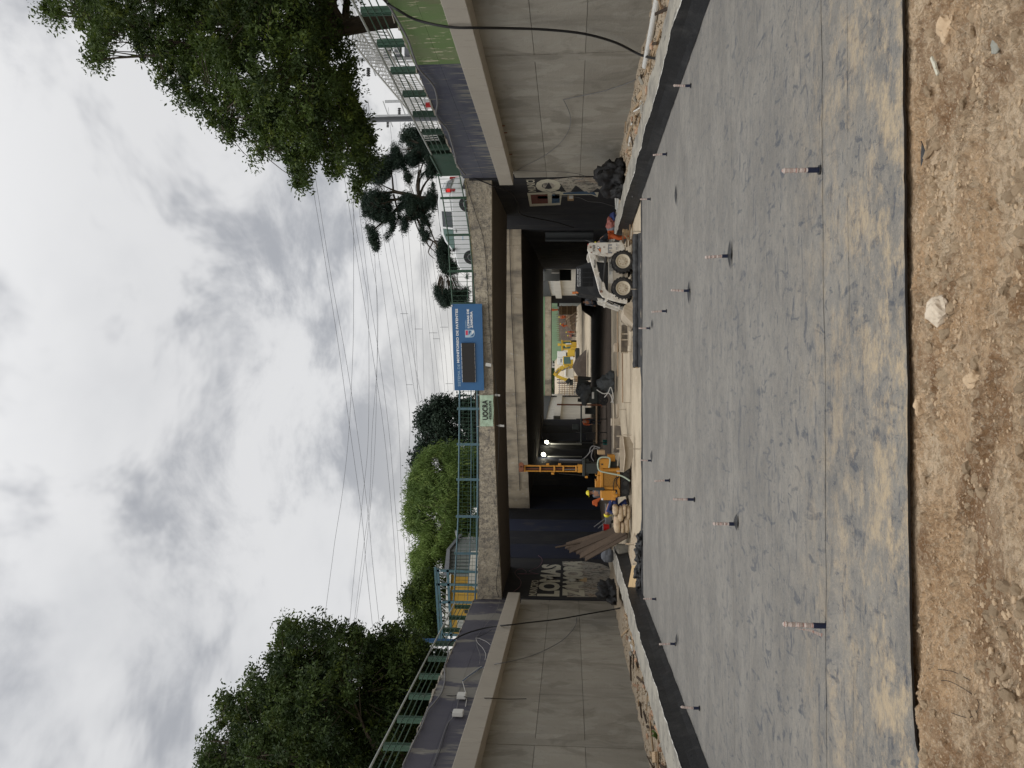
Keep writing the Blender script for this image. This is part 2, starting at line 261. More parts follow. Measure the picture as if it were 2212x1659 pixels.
# ------------------------------------------------------------------ mesh tools
def tag(o, label=None, cat=None, group=None, kind=None):
    if label: o['label'] = label
    if cat: o['category'] = cat
    if group: o['group'] = group
    if kind: o['kind'] = kind
    return o
def thing(name, label, cat, loc=(0, 0, 0), rz=0., group=None):
    o = bpy.data.objects.new(name, None); COL.objects.link(o); o.location = loc; o.rotation_euler = (0, 0, rz); o.empty_display_size = .1
    return tag(o, label, cat, group)
class MB:
    """collects simple shapes and links them as one mesh object"""
    def __init__(s): s.v = []; s.f = []; s.m = []; s.mi = 0
    def add(s, vs, fs, M=None):
        b = len(s.v)
        for p in vs: s.v.append(tuple(M @ Vector(p)) if M is not None else tuple(p))
        for f in fs: s.f.append(tuple(b+i for i in f)); s.m.append(s.mi)
        return s
    def box(s, c, d, M=None, rz=0, taper=1.):
        x, y, z = d[0]/2, d[1]/2, d[2]/2; T = Matrix.Translation(c) @ Matrix.Rotation(rz, 4, 'Z')
        if M is not None: T = M @ T
        vs = [(-x, -y, -z), (x, -y, -z), (x, y, -z), (-x, y, -z), (-x*taper, -y*taper, z), (x*taper, -y*taper, z), (x*taper, y*taper, z), (-x*taper, y*taper, z)]
        return s.add(vs, [(0, 3, 2, 1), (4, 5, 6, 7), (0, 1, 5, 4), (1, 2, 6, 5), (2, 3, 7, 6), (3, 0, 4, 7)], T)
    def hexa(s, p): # 8 points, bottom 4 then top 4
        return s.add(p, [(0, 3, 2, 1), (4, 5, 6, 7), (0, 1, 5, 4), (1, 2, 6, 5), (2, 3, 7, 6), (3, 0, 4, 7)])
    def bar(s, a, b, w, h=None, up=(0, 0, 1)):
        a, b = Vector(a), Vector(b); h = h or w; d = b-a; l = d.length
        if l < 1e-6: return s
        d.normalize(); u = Vector(up)
        if abs(d.dot(u)) > .98: u = Vector((0, 1, 0))
        r = d.cross(u).normalized(); u = r.cross(d)
        p = [q + r*i*w/2 + u*j*h/2 for q in (a, b) for i, j in ((-1, -1), (1, -1), (1, 1), (-1, 1))]
        return s.hexa(p)
    def tube(s, pts, r, n=6, close=True, r2=None):
        pts = [Vector(p) for p in pts]; k = len(pts); b = len(s.v); prev = None
        for i, p in enumerate(pts):
            d = (pts[min(i+1, k-1)]-pts[max(i-1, 0)]);
            if d.length < 1e-9: d = Vector((0, 0, 1))
            d.normalize()
            if prev is None:
                u = Vector((0, 0, 1)) if abs(d.z) < .9 else Vector((1, 0, 0))
                a = d.cross(u).normalized()
            else: a = (prev - d*prev.dot(d)); a = a.normalized() if a.length > 1e-6 else d.orthogonal().normalized()
            prev = a; c = d.cross(a); rr = r if r2 is None else r+(r2-r)*i/max(k-1, 1)
            if isinstance(r, (list, tuple)): rr = r[i]
            for j in range(n):
                t = 2*math.pi*j/n; s.v.append(tuple(p+(a*math.cos(t)+c*math.sin(t))*rr))
        for i in range(k-1):
            for j in range(n):
                s.f.append((b+i*n+j, b+i*n+(j+1) % n, b+(i+1)*n+(j+1) % n, b+(i+1)*n+j)); s.m.append(s.mi)
        if close:
            s.f.append(tuple(b+j for j in range(n))[::-1]); s.m.append(s.mi); s.f.append(tuple(b+(k-1)*n+j for j in range(n))); s.m.append(s.mi)
        return s
    def prism(s, poly, a0, a1, axis='y', M=None):
        """poly of 2-D points extruded along axis; 'y': poly=(x,z); 'x': (y,z); 'z': (x,y)"""
        def P(q, a):
            return {'y': (q[0], a, q[1]), 'x': (a, q[0], q[1]), 'z': (q[0], q[1], a)}[axis]
        n = len(poly); vs = [P(q, a0) for q in poly]+[P(q, a1) for q in poly]
        fs = [tuple(range(n)), tuple(range(2*n-1, n-1, -1))]+[(i, i+n, (i+1) % n+n, (i+1) % n) for i in range(n)]
        return s.add(vs, fs, M)
    def ico(s, c, r, sub=1, jit=.2, sq=(1, 1, 1), seed=None):
        rn = random.Random(seed) if seed is not None else random
        bm = bmesh.new(); bmesh.ops.create_icosphere(bm, subdivisions=sub, radius=1)
        off = Vector((rn.uniform(-50, 50), rn.uniform(-50, 50), rn.uniform(-50, 50)))
        b = len(s.v)
        for v in bm.verts:
            k = 1+jit*(mnoise.noise(v.co*1.3+off)*1.6+rn.uniform(-.3, .3)); s.v.append((c[0]+v.co.x*r*k*sq[0], c[1]+v.co.y*r*k*sq[1], c[2]+v.co.z*r*k*sq[2]))
        for f in bm.faces: s.f.append(tuple(b+v.index for v in f.verts)); s.m.append(s.mi)
        bm.free(); return s
    def lathe(s, prof, n=16, M=None, cap=True):  # prof of (r, a) around local Y
        vs = [(r*math.cos(2*math.pi*j/n), a, r*math.sin(2*math.pi*j/n)) for r, a in prof for j in range(n)]
        k = len(prof); fs = [(i*n+j, i*n+(j+1) % n, (i+1)*n+(j+1) % n, (i+1)*n+j) for i in range(k-1) for j in range(n)]
        fs += [tuple(range(n))[::-1], tuple((k-1)*n+j for j in range(n))] if cap else []
        return s.add(vs, fs, M)
    def build(s, name, mats, parent=None, smooth=False, bevel=0, local=False, kind=None, recalc=True):
        me = bpy.data.meshes.new(name)
        vs = s.v
        if parent is not None and not local:
            inv = Matrix.Translation(parent_loc(parent)).inverted(); l = parent_loc(parent); vs = [(p[0]-l[0], p[1]-l[1], p[2]-l[2]) for p in s.v]
        me.from_pydata(vs, [], s.f)
        if isinstance(mats, str): mats = [mats]
        for m in mats: me.materials.append(MATS[m])
        if len(mats) > 1: me.polygons.foreach_set('material_index', s.m)
        if recalc:
            bm = bmesh.new(); bm.from_mesh(me); bmesh.ops.recalc_face_normals(bm, faces=bm.faces)
            if bevel: bmesh.ops.bevel(bm, geom=[e for e in bm.edges if e.is_manifold and e.calc_face_angle(0) > .6], offset=bevel, segments=1, affect='EDGES', clamp_overlap=True)
            bm.to_mesh(me); bm.free()
        if smooth: me.polygons.foreach_set('use_smooth', [True]*len(me.polygons))
        o = bpy.data.objects.new(name, me); COL.objects.link(o)
        if parent is not None: o.parent = parent
        if kind: o['kind'] = kind
        return o
def parent_loc(p):
    l = Vector((0, 0, 0))
    while p is not None: l += p.location; p = p.parent
    return l
def quick(name, mats, parent, fn, *a, **k):
    b = MB(); kw = {x: k.pop(x) for x in ('smooth', 'bevel', 'local', 'kind') if x in k}
    getattr(b, fn)(*a, **k); return b.build(name, mats, parent, **kw)
def numesh(name, V, Fq, mats, parent=None, smooth=False, kind=None, fac=None):
    me = bpy.data.meshes.new(name); V = np.asarray(V, dtype=np.float32)
    if parent is not None: V = V-np.array(parent_loc(parent), dtype=np.float32)
    Fq = np.asarray(Fq, dtype=np.int32); n, k = Fq.shape
    me.vertices.add(len(V)); me.vertices.foreach_set('co', V.ravel())
    me.loops.add(n*k); me.loops.foreach_set('vertex_index', Fq.ravel())
    me.polygons.add(n); me.polygons.foreach_set('loop_start', np.arange(0, n*k, k, dtype=np.int32)); me.polygons.foreach_set('loop_total', np.full(n, k, dtype=np.int32))
    if smooth: me.polygons.foreach_set('use_smooth', np.ones(n, dtype=bool))
    me.update(calc_edges=True); me.validate()
    for m in ([mats] if isinstance(mats, str) else mats): me.materials.append(MATS[m])
    o = bpy.data.objects.new(name, me); COL.objects.link(o)
    if parent is not None: o.parent = parent
    if kind: o['kind'] = kind
    return o
def kids(o): return [c for c in SC.objects if c.parent is o]
def copy_tree(o, loc=None, rz=None, label=None, parent=None, children=None):
    children = children if children is not None else {}
    if not children:
        for c in SC.objects:
            if c.parent is not None: children.setdefault(c.parent.name, []).append(c)
        children.setdefault('_', [])
    c = o.copy(); COL.objects.link(c); c.parent = parent
    if loc is not None: c.location = loc
    if rz is not None: c.rotation_euler = (0, 0, rz)
    if label: c['label'] = label
    for ch in children.get(o.name, []): copy_tree(ch, parent=c, children=children)
    return c
def text(name, s, size, m, parent, org, right, up, width=None, bold=0., depth=.004, label=None):
    """flat lettering with its lower left corner at org, running along right, standing along up"""
    cu = bpy.data.curves.new(name, 'FONT'); cu.body = s; cu.size = 1; cu.extrude = 0; cu.offset = bold; cu.resolution_u = 3
    t = bpy.data.objects.new(name+'_src', cu); COL.objects.link(t)
    dg = bpy.context.evaluated_depsgraph_get(); me = bpy.data.meshes.new_from_object(t.evaluated_get(dg)); bpy.data.objects.remove(t); bpy.data.curves.remove(cu)
    xs = [v.co.x for v in me.vertices]; ys = [v.co.y for v in me.vertices]; x0, x1, y0, y1 = min(xs), max(xs), min(ys), max(ys)
    sy = size/(y1-y0); sx = width/(x1-x0) if width else sy
    r = Vector(right).normalized(); u = Vector(up).normalized(); nrm = r.cross(u); pl = parent_loc(parent) if parent is not None else Vector()
    for v in me.vertices: v.co = Vector(org)-pl+r*((v.co.x-x0)*sx)+u*((v.co.y-y0)*sy)+nrm*depth
    me.materials.clear(); me.materials.append(MATS[m]); o = bpy.data.objects.new(name, me); COL.objects.link(o); o.parent = parent
    if label: o['label'] = label
    return o
def catenary(a, b, sag, n=16):
    a, b = Vector(a), Vector(b); return [a.lerp(b, i/n)-Vector((0, 0, sag*4*(i/n)*(1-i/n))) for i in range(n+1)]
def smoothpts(pts, k=5):
    pts = [Vector(p) for p in pts]; out = []
    for i in range(len(pts)-1):
        p0, p1, p2, p3 = pts[max(i-1, 0)], pts[i], pts[i+1], pts[min(i+2, len(pts)-1)]
        for j in range(k):
            t = j/k; out.append(.5*((2*p1)+(p2-p0)*t+(2*p0-5*p1+4*p2-p3)*t*t+(3*p1-p0-3*p2+p3)*t**3))
    return out+[pts[-1]]
def vnoise(x, y, seed=0):
    """cheap smooth value noise on arrays"""
    xi = np.floor(x).astype(int); yi = np.floor(y).astype(int); xf = x-xi; yf = y-yi
    def h(a, b): v = np.sin(a*127.1+b*311.7+seed*74.7)*43758.5453; return v-np.floor(v)
    u = xf*xf*(3-2*xf); v = yf*yf*(3-2*yf)
    return (h(xi, yi)*(1-u)+h(xi+1, yi)*u)*(1-v)+(h(xi, yi+1)*(1-u)+h(xi+1, yi+1)*u)*v
def fbm(x, y, o=4, seed=0):
    s = 0; a = .5
    for i in range(o): s = s+a*(vnoise(x, y, seed+i)-.5); x = x*2.03+3.1; y = y*2.03+1.7; a *= .5
    return s
def grid(name, xs, ys, zf, m, kind='structure', parent=None):
    X, Y = np.meshgrid(xs, ys); Z = zf(X, Y); V = np.stack([X.ravel(), Y.ravel(), Z.ravel()], 1); nx, ny = len(xs), len(ys)
    i = np.arange(nx-1)[None, :]+np.arange(ny-1)[:, None]*nx; i = i.ravel()
    return numesh(name, V, np.stack([i, i+1, i+nx+1, i+nx], 1), m, parent=parent, smooth=True, kind=kind)
def skin(name, verts, edges, radii, m, parent, sub=1, root=0):
    me = bpy.data.meshes.new(name+'_s'); me.from_pydata(verts, edges, []); o = bpy.data.objects.new(name+'_s', me); COL.objects.link(o)
    md = o.modifiers.new('s', 'SKIN'); md.use_smooth_shade = True
    sv = me.skin_vertices[0].data
    for i, r in enumerate(radii): sv[i].radius = (r, r) if isinstance(r, (int, float)) else r; sv[i].use_root = (i == root)
    ms = o.modifiers.new('b', 'SUBSURF'); ms.levels = sub; ms.render_levels = sub
    dg = bpy.context.evaluated_depsgraph_get(); me2 = bpy.data.meshes.new_from_object(o.evaluated_get(dg)); bpy.data.objects.remove(o)
    me2.materials.clear(); me2.materials.append(MATS[m]); o2 = bpy.data.objects.new(name, me2); COL.objects.link(o2); o2.parent = parent; return o2
# ================================================================== THE GROUND AND THE TRENCH
def onplan(X, Y, A, B):
    v = ray(X, Y); n = Vector((B[1]-A[1], A[0]-B[0], 0)); k = (Vector((A[0], A[1], 0))-CAM).dot(n)/v.dot(n); return CAM+v*k
def c2(x, y): return (737.3+x/3, y/3)
def c4t(x, y): return (737.3+x/3, 553+y/3)
def c6(x, y): return (737.3+x/3, 1106+y/3)
def crop(x0, y0, s):
    return lambda x, y: ((x0+x*s)*.54861, (y0+y*s)*.54861)
k1 = crop(2000, 750, .25316); k2 = crop(2000, 1170, .25316); k3 = crop(2000, 1590, .25316); k4 = crop(2000, 2010, .25316)
g = quick('ground', 'dust_floor', None, 'box', (0, 450, -.62), (1600, 1500, 1.0), kind='structure')
# sandy floor of the cutting
def floor_z(X, Y): return -.045+.035*fbm(X*.5, Y*.35, 4, 3)+.02*fbm(X*3, Y*2.4, 3, 9)
xs = np.linspace(-11, 19, 150); ys = np.concatenate([np.linspace(6.3, 60, 260), np.linspace(61, 125, 80)])
grid('cutting_floor', xs, ys, floor_z, 'dust_floor')
# dirt in the foreground
def dirt_z(X, Y):
    t = np.clip((5.72-Y)/3.0, 0, 1.4); base = -.045+.60*t**1.15-.035*np.exp(-((5.62-Y)/.10)**2)*np.clip(.25-X*.5, .15, 1.8)+.02*fbm(X*4, Y*0+3, 3, 40)
    hump = .13*np.exp(-((X+2.15)/.55)**2-((Y-5.05)/.35)**2)+.10*np.exp(-((X-2.0)/.5)**2-((Y-3.6)/.3)**2)+.10*np.exp(-((X+.2)/.6)**2-((Y-3.25)/.25)**2)
    rg = np.clip(fbm(X*1.5, Y*1.7, 3, 11)+.12, 0, 1)*2
    lump = np.abs(fbm(X*9, Y*9, 4, 21))
    clod = np.clip(vnoise(X*26, Y*26, 5)-.45, 0, 1)*np.clip(vnoise(X*3, Y*3, 8)*1.6-.45, 0, 1)
    clod2 = np.clip(vnoise(X*55+3, Y*55, 7)-.5, 0, 1)*np.clip(vnoise(X*4+7, Y*4, 18)*1.8-.5, 0, 1)
    pit = -.14*np.exp(-((X+2.75)/.45)**2-((Y-3.35)/.28)**2)
    edge = np.clip((5.78-Y)/.3, .2, 1)
    return base+hump+pit+edge*(.13*fbm(X*1.6, Y*1.9, 4, 2)+.09*rg*lump+.10*clod+.07*clod2+.030*fbm(X*20, Y*20, 3, 6)+.016*fbm(X*55, Y*55, 2, 16))
xs = np.concatenate([np.linspace(-12, -3.5, 40), np.linspace(-3.48, 3.48, 520), np.linspace(3.5, 12, 40)])
ys = np.concatenate([np.linspace(-25, 2.37, 40), np.linspace(2.4, 5.86, 380), np.linspace(5.9, 7, 6)])
dirt = grid('dirt_ground', xs, ys, lambda X, Y: np.where(Y > 5.80, -.09-.02*(Y-5.6), dirt_z(X, Y)), 'dirt')
def dz(x, y): return float(dirt_z(np.array([[x]]), np.array([[y]]))[0, 0])
def dirt_at(X, Y):
    z = 0.
    for _ in range(25):
        p = onz(X, Y, z); z = z*.5+.5*dz(p.x, p.y)
    return p
stone_me = []
for i in range(7):
    b = MB(); b.ico((0, 0, 0), 1, 2 if i < 5 else 1, .35, (1, .8, .62), seed=i); o = b.build('stone_src', 'stone'); stone_me.append(o.data); bpy.data.objects.remove(o)
rs = random.Random(3)
clusters = [(rs.uniform(-2.6, 2.7), rs.uniform(3.3, 5.2)) for _ in range(16)]
sp = []
for i in range(1200):
    if rs.random() < .62:
        cx_, cy_ = rs.choice(clusters); x, y = rs.gauss(cx_, .22), rs.gauss(cy_, .14)
    else: x, y = rs.uniform(-2.9, 2.9), rs.uniform(2.9, 5.45)
    if not (2.8 < y < 5.5): continue
    sp.append((rs.choice((.008, .010, .013, .016, .022, .036))*rs.uniform(.8, 1.25), x, y))
sp.sort(reverse=True)
for r_, x, y in sp[:270]:
    o = bpy.data.objects.new('stone', rs.choice(stone_me)); COL.objects.link(o); o.parent = dirt; o.location = (x, y, dz(x, y)+r_*.02)
    o.scale = (r_*rs.uniform(.8, 1.2), r_*rs.uniform(.8, 1.2), r_*rs.uniform(.7, 1.1)); o.rotation_euler = (rs.uniform(-.5, .5), rs.uniform(-.5, .5), rs.uniform(0, 6.3))
b = MB()
for r_, x, y in sp[270:]: b.ico((x, y, dz(x, y)+r_*.2), r_, 1, .3, (1, .8, .6), seed=int(x*1000))
for i in range(2600):
    x, y = rs.uniform(-2.9, 2.9), rs.uniform(2.8, 5.55); r_ = rs.uniform(.004, .010); b.ico((x, y, dz(x, y)+r_*.2), r_, 1, .3, (1, .8, .6), seed=i)
tag(b.build('loose_gravel', 'stone', dirt), 'small crumbs of gravel and clods scattered over the brown dirt', kind='stuff')
def rock(name, X, Y, r, m, label, sq=(1, .85, .7)):
    p = dirt_at(X, Y); o = quick(name, m, None, 'ico', (0, 0, r*.25), r, 3, .28, sq, seed=int(X), local=True); o.location = p
    return tag(o, label, 'rock')
rock('rock', 2037, 670, .092, 'pale_stone', 'large pale cream rock lying alone on the brown dirt')
rock('rock', 2053, 60, .075, 'stone', 'big light brown rock at the right end of the dirt', (1, .9, .7))
rock('rock', 2108, 820, .052, 'stone', 'rounded brown cobble in the middle of the dirt', (1, 1, .8))
rock('rock', 2155, 98, .042, 'grey_stone', 'flat grey green stone half sunk in the dirt', (1, .8, .35))
rock('rock', 1992, 875, .05, 'stone', 'angular dark brown clod close to the membrane edge', (1.4, .6, .9))
# ------------------------------------------------------------------ membrane laid over the floor
memb = thing('waterproofing_membrane', 'grey dusty rubber membrane sheets covering the floor of the cutting', 'membrane', (0, 15, 0)); 
def edge_y(x): return 5.655+.012*fbm(x*2.2, x*0+9, 3, 51)+np.where(x < -1.2, (x+1.2)*.06, 0)-np.where(x < -2.1, np.minimum(((-2.1-x)/.35)**2*.10, .2), 0)
seams = [5.65, 6.42, 6.83, 7.49, 9.4, 11.6, 13.9, 16.3, 18.7, 21.1, 23.4, 25.7]
for k in range(len(seams)-1):
    y0, y1 = seams[k], seams[k+1]; ny = int((y1-y0)/(.022 if k < 4 else .04)); nx = 420 if k < 6 else 200
    xs = np.linspace(-6.36, 6.95, nx); T = np.linspace(0, 1, ny)
    X, Tt = np.meshgrid(xs, T); ya = edge_y(X) if k == 0 else y0-.04+.06*fbm(X*.9, X*0+k, 4, k); Y = ya+(y1-ya)*Tt
    ed = np.exp(-(Y-ya)/.045)
    wr = np.exp(-((fbm(X*.5+Y*.25, Y*.9, 3, 31)*9) % 1.0-.5)**2/.012)*np.clip(fbm(X*.8, Y*.8, 2, 33)*2.5, 0, 1)
    Z = .0015*(k % 2)+(.005 if k < 4 else .0)*ed*(.6+fbm(X*1.5, X*0+k, 2, k))+.022*fbm(X*.9, Y*2.3, 4, 5)+.004*np.abs(fbm(X*3.1+Y*.6, Y*6, 3, 7))*2+.013*wr
    if k == 0: Z = Z+.018*fbm(X*3.0, X*0, 3, 4)*np.exp(-(Y-ya)/.12)+.012
    Z = Z+.05*np.exp(-((X+2.2)/.9)**2-((Y-(7.2+.1*np.sin(X*2)))/.10)**2)*(k in (2, 3))
    for (bx, by) in ((2.3, 7.35), (-1.9, 7.2), (1.2, 11.5)): Z = Z+.03*np.exp(-((X-bx)/.5)**2-((Y-by)/.06)**2)*.5
    Z = Z-.10*np.clip((np.abs(X-.295)-6.62)/.04, 0, 1)*0
    V = np.stack([X.ravel(), Y.ravel(), Z.ravel()], 1); i = (np.arange(nx-1)[None, :]+np.arange(ny-1)[:, None]*nx).ravel()
    o = numesh('membrane_sheet', V, np.stack([i, i+1, i+nx+1, i+nx], 1), 'membrane', memb, smooth=True)
    if k == 0:
        lip = np.stack([xs, edge_y(xs), Z[0]], 1); lo = lip-np.array([0, -.01, .022]); V = np.concatenate([lip, lo]); i = np.arange(nx-1); numesh('membrane_edge', V, np.stack([i, i+nx, i+nx+1, i+1], 1), 'black_membrane', memb)
# black crumpled lip at the far end
b = MB(); n = 110; rows = []
for i in range(n+1):
    x = -6.5+13.2*i/n; q = mnoise.noise(Vector((x*1.3, 0, 4))); q2 = mnoise.noise(Vector((x*4, 3, 1)))
    rows.append([(x, 25.62, .012), (x, 25.75+.05*q2, .035+.05*max(0, q)), (x, 25.95+.16*q+.08*q2, -.03+.03*q2)])
for i in range(n):
    for j in range(2): b.add([rows[i][j], rows[i+1][j], rows[i+1][j+1], rows[i][j+1]], [(0, 1, 2, 3)])
b.build('membrane_lip', 'black_membrane', memb)
# ------------------------------------------------------------------ kerb walls with black membrane turned up their inner face
def kerb(side, xi, xo, y0, y1, name, label, wrap=True, zt=.46):
    t = thing(name, label, 'kerb', ((xi+xo)/2*side, (y0+y1)/2, 0)); n = int((y1-y0)*7); V = []; 
    for i in range(n+1):
        y = y0+(y1-y0)*i/n; q = lambda s, a: a*mnoise.noise(Vector((y*s, side*7.1, s)))
        zi = zt+q(.6, .05)+q(3.5, .02); V.append([(xi*side+q(2.2, .03), y, -.12), (xi*side+q(2.2, .03), y, zi), (xi*side+side*(.022+max(0, q(5, .03))), y, zi+.006), ((xo+q(.9, .09)+q(4, .05))*side, y, zt+.02+q(1.5, .04)), ((xo+q(1.5, .05)+.03)*side, y, -.1)])
    for nm, j, m in (('kerb_face', 0, 'black_membrane'), ('render_edge', 1, 'edge_white'), ('kerb_top', 2, 'curb_concrete'), ('kerb_back', 3, 'curb_concrete')):
        if nm == 'kerb_face' and not wrap: m = 'curb_concrete'
        bb = MB()
        for i in range(n): bb.add([V[i][j], V[i+1][j], V[i+1][j+1], V[i][j+1]], [(0, 1, 2, 3)])
        bb.build(nm, m, t)
    if wrap:
        bb = MB()
        for i in range(n):
            def P(i_, a): 
                y = V[i_][0][1]; q = mnoise.noise(Vector((y*.7, 2, a*3)))*.05; return ((xi-.10*(1-a)**2+q*a*(1-a)*2-.008)*side, y, .46*a+.012 if a < 1 else V[i_][1][2]-.02)
            for a0, a1 in ((0, .25), (.25, .6), (.6, 1.)): bb.add([P(i, a0), P(i+1, a0), P(i+1, a1), P(i, a1)], [(0, 1, 2, 3)])
        bb.build('upturned_membrane', 'black_membrane', t, smooth=True)
    return t
kerb(1, 6.98, 7.72, 3, 33.6, 'kerb_wall', 'low rough concrete kerb along the right side of the membrane')
kerb(-1, 6.42, 7.22, 3, 34.5, 'kerb_wall', 'low rough concrete kerb along the left side of the membrane')
kerb(1, 7.9, 8.35, 33.9, 43, 'kerb_wall', 'low bare kerb in the shade by the right mural', False, .34)
def rub_z(side):
    def f(X, Y):
        U = np.abs(X); return (.24 if side > 0 else .10)+.14*np.clip((U-9.2)/1, 0, 1)+.16*fbm(X*1.8, Y*1.3, 4, 3+side)+.06*np.abs(fbm(X*8, Y*8, 3, 12))*2-.08
    return f
rubR = grid('rubble_strip', np.linspace(7.6, 10.35, 46), np.linspace(3, 35, 300), rub_z(1), 'rubble_sand')
rubL = grid('rubble_strip', np.linspace(-10.35, -7.1, 50), np.linspace(3, 44, 340), rub_z(-1), 'rubble_sand')
def rz_(side, x, y): return float(rub_z(side)(np.array([[x]]), np.array([[y]]))[0, 0])
for side, par, nb, npk, yr in ((-1, rubL, 70, 42, (17.5, 34)), (1, rubR, 34, 20, (15, 32))):
    lo, hi = (7.4, 9.9) if side < 0 else (7.9, 9.9)
    for i in range(nb):
        y = rs.uniform(*yr) if side > 0 else min(rs.uniform(*yr), rs.uniform(*yr)); x = side*rs.uniform(lo, hi); s = rs.uniform(.6, 1.3)
        o = quick('brick', rs.choice(('brick_rubble', 'brick_rubble', 'curb_concrete', 'stone')), par, 'box', (0, 0, 0), (.12*s, .22*s, .08*s), local=True, bevel=.012); o.location = (x, y, rz_(side, x, y)+.04); o.rotation_euler = (rs.uniform(-.6, .6), rs.uniform(-.6, .6), rs.uniform(0, 6))
    for i in range(npk):
        y = rs.uniform(*yr); x = side*rs.uniform(lo+.3, hi); l = rs.uniform(.4, 1.7)
        o = quick('board', rs.choice(('lumber', 'lumber', 'old_plank')), par, 'box', (0, 0, 0), (.07, l, .03), local=True); o.location = (x, y, rz_(side, x, y)+.09); o.rotation_euler = (rs.uniform(-.15, .15), rs.uniform(-.6, .6), rs.gauss(0, .35))
    b = MB()
    for i in range(900):
        y = rs.uniform(*yr); x = side*rs.uniform(lo, hi+.2); r_ = rs.uniform(.02, .07); b.ico((x, y, rz_(side, x, y)+r_*.3), r_, 1, .35, (1, 1, .6), seed=i)
    b.build('rubble', 'rubble_sand', par, kind='stuff')
# ------------------------------------------------------------------ retaining walls
def ztop(y): return 7.05+(y-19.5)*.0147
def retaining(side, yend, joints, paint, label, strip_y):
    t = thing('retaining_wall', label, 'retaining wall', (side*10.5, 15, 0)); s = side
    def px(x0, x1): return (x0*s, x1*s)
    quick('wall_core', 'beam_concrete', t, 'box', (s*10.72, (yend-25)/2-.0, 3.05), (.66, yend+25-.02, 7.1))
    b = MB(); b.box((s*10.3, -5, 2.3), (.18, 26, 5.2)); b.box((s*9.95, -5, 5.19), (.7, 26, .6)); b.box((s*10.33, -5, 6.25), (.12, 26, 1.5)); b.build('far_wall_run', 'wall_concrete', t)
    rows = [(-.45, 1.93), (1.95, 3.43), (3.45, 4.885)]
    js = sorted(joints)
    for a, c in zip(js[:-1], js[1:]):
        if c > strip_y > a-.01:
            quick('concrete_strip', 'wall_concrete', t, 'box', (s*10.27, strip_y, 2.2), (.16, .44, 5.35))
        for z0, z1 in rows:
            quick('concrete_panel', 'wall_concrete', t, 'box', (s*(10.31+rs.uniform(-.006, .006)), (a+c)/2, (z0+z1)/2), (.2, c-a-.012, z1-z0-.0+.008), bevel=.004)
    bj = list(np.arange(8, yend-1.2, 3.45))+[yend-1.0]
    for a, c in zip(bj[:-1], bj[1:]): quick('capping_beam', 'beam_concrete', t, 'box', (s*(9.93+rs.uniform(-.004, .004)), (a+c)/2, 5.19+rs.uniform(-.006, .006)), (.66, c-a-.012, .60), bevel=.012)
    # painted upper wall in two rows
    for (a, c, m) in paint:
        cuts = [a]+[x for x in np.arange(math.ceil(a/4.5)*4.5, c-.8, 4.5) if x > a+.8]+[c]
        for p, q in zip(cuts[:-1], cuts[1:]):
            for r_ in range(2):
                z = [(5.5, 5.5), (6.33, 6.33), (ztop(p), ztop(q))]
                zl, zh = z[r_], z[r_+1]; x0, x1 = s*10.24, s*10.42; e = .006
                bb = MB(); bb.hexa([(x0, p+e, zl[0]), (x1, p+e, zl[0]), (x1, q-e, zl[1]), (x0, q-e, zl[1]), (x0, p+e, zh[0]-e*(r_ == 0)), (x1, p+e, zh[0]-e*(r_ == 0)), (x1, q-e, zh[1]-e*(r_ == 0)), (x0, q-e, zh[1]-e*(r_ == 0))]); bb.build('painted_panel', m, t)
    bb = MB()
    for y in np.arange(8, yend, 1.0):
        for k in range(3): bb.box((s*(10.35+rs.uniform(-.05, .1)), y+k*.33, ztop(y)+rs.uniform(0, .03)), (.25, .3, rs.uniform(.02, .07)), rz=rs.uniform(-.4, .4))
    bb.build('broken_coping', 'beam_concrete', t)
    return t
wallR = retaining(1, 34.8, [34.8-3.12*k for k in range(9)], [(8, 22.9, 'green_paint'), (22.9, 34.8, 'slate_paint')], 'long right retaining wall of bare concrete panels, green and slate paint above its ledge', 22.6)
wallL = retaining(-1, 39.9, [39.9-3.2*k for k in range(10)], [(8, 39.9, 'slate_paint_left')], 'long left retaining wall of bare concrete panels with dark slate paint above its ledge', 23.3)
# tie marks and bars on the walls
b = MB()
for (X, Y) in (c2(1060, 815), c2(1075, 860), c2(1107, 1000)): p = onx(X, Y, 10.19); b.bar(p, p+Vector((0, .02, .25)), .03)
b.build('starter_bar', 'rust', wallR)
# ------------------------------------------------------------------ walls below the bridges
def uwall(pts, label, m='dark_underpass', z1=7.0, side=1, th=.35, name='underpass_wall'):
    t = thing(name, label, 'underpass wall', (pts[0][0], pts[0][1], 0))
    for (x0, y0), (x1, y1) in zip(pts[:-1], pts[1:]):
        L_ = math.hypot(x1-x0, y1-y0); n = max(1, int(L_/2.6))
        for i in range(n):
            a = i/n; c = (i+1)/n-.004; ax, ay, bx, by = x0+(x1-x0)*a, y0+(y1-y0)*a, x0+(x1-x0)*c, y0+(y1-y0)*c
            nx_, ny_ = (y1-y0)/L_*th*side, -(x1-x0)/L_*th*side
            b = MB(); b.hexa([(ax, ay, -.6), (bx, by, -.6), (bx+nx_, by+ny_, -.6), (ax+nx_, ay+ny_, -.6), (ax, ay, z1), (bx, by, z1), (bx+nx_, by+ny_, z1), (ax+nx_, ay+ny_, z1)])
            b.build('wall_panel', m[i % len(m)] if isinstance(m, tuple) else m, t)
    return t
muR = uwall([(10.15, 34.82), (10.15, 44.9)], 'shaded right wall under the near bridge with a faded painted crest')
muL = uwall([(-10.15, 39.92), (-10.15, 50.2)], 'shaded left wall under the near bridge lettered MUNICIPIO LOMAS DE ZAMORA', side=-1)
uwall([(-10.15, 50.25), (-8.5, 61.4), (-5.4, 75), (-2.0, 89.5)], 'dark navy banded wall on the left inside the long underpass', ('navy_band', 'dark_underpass'), side=-1, z1=7.6)
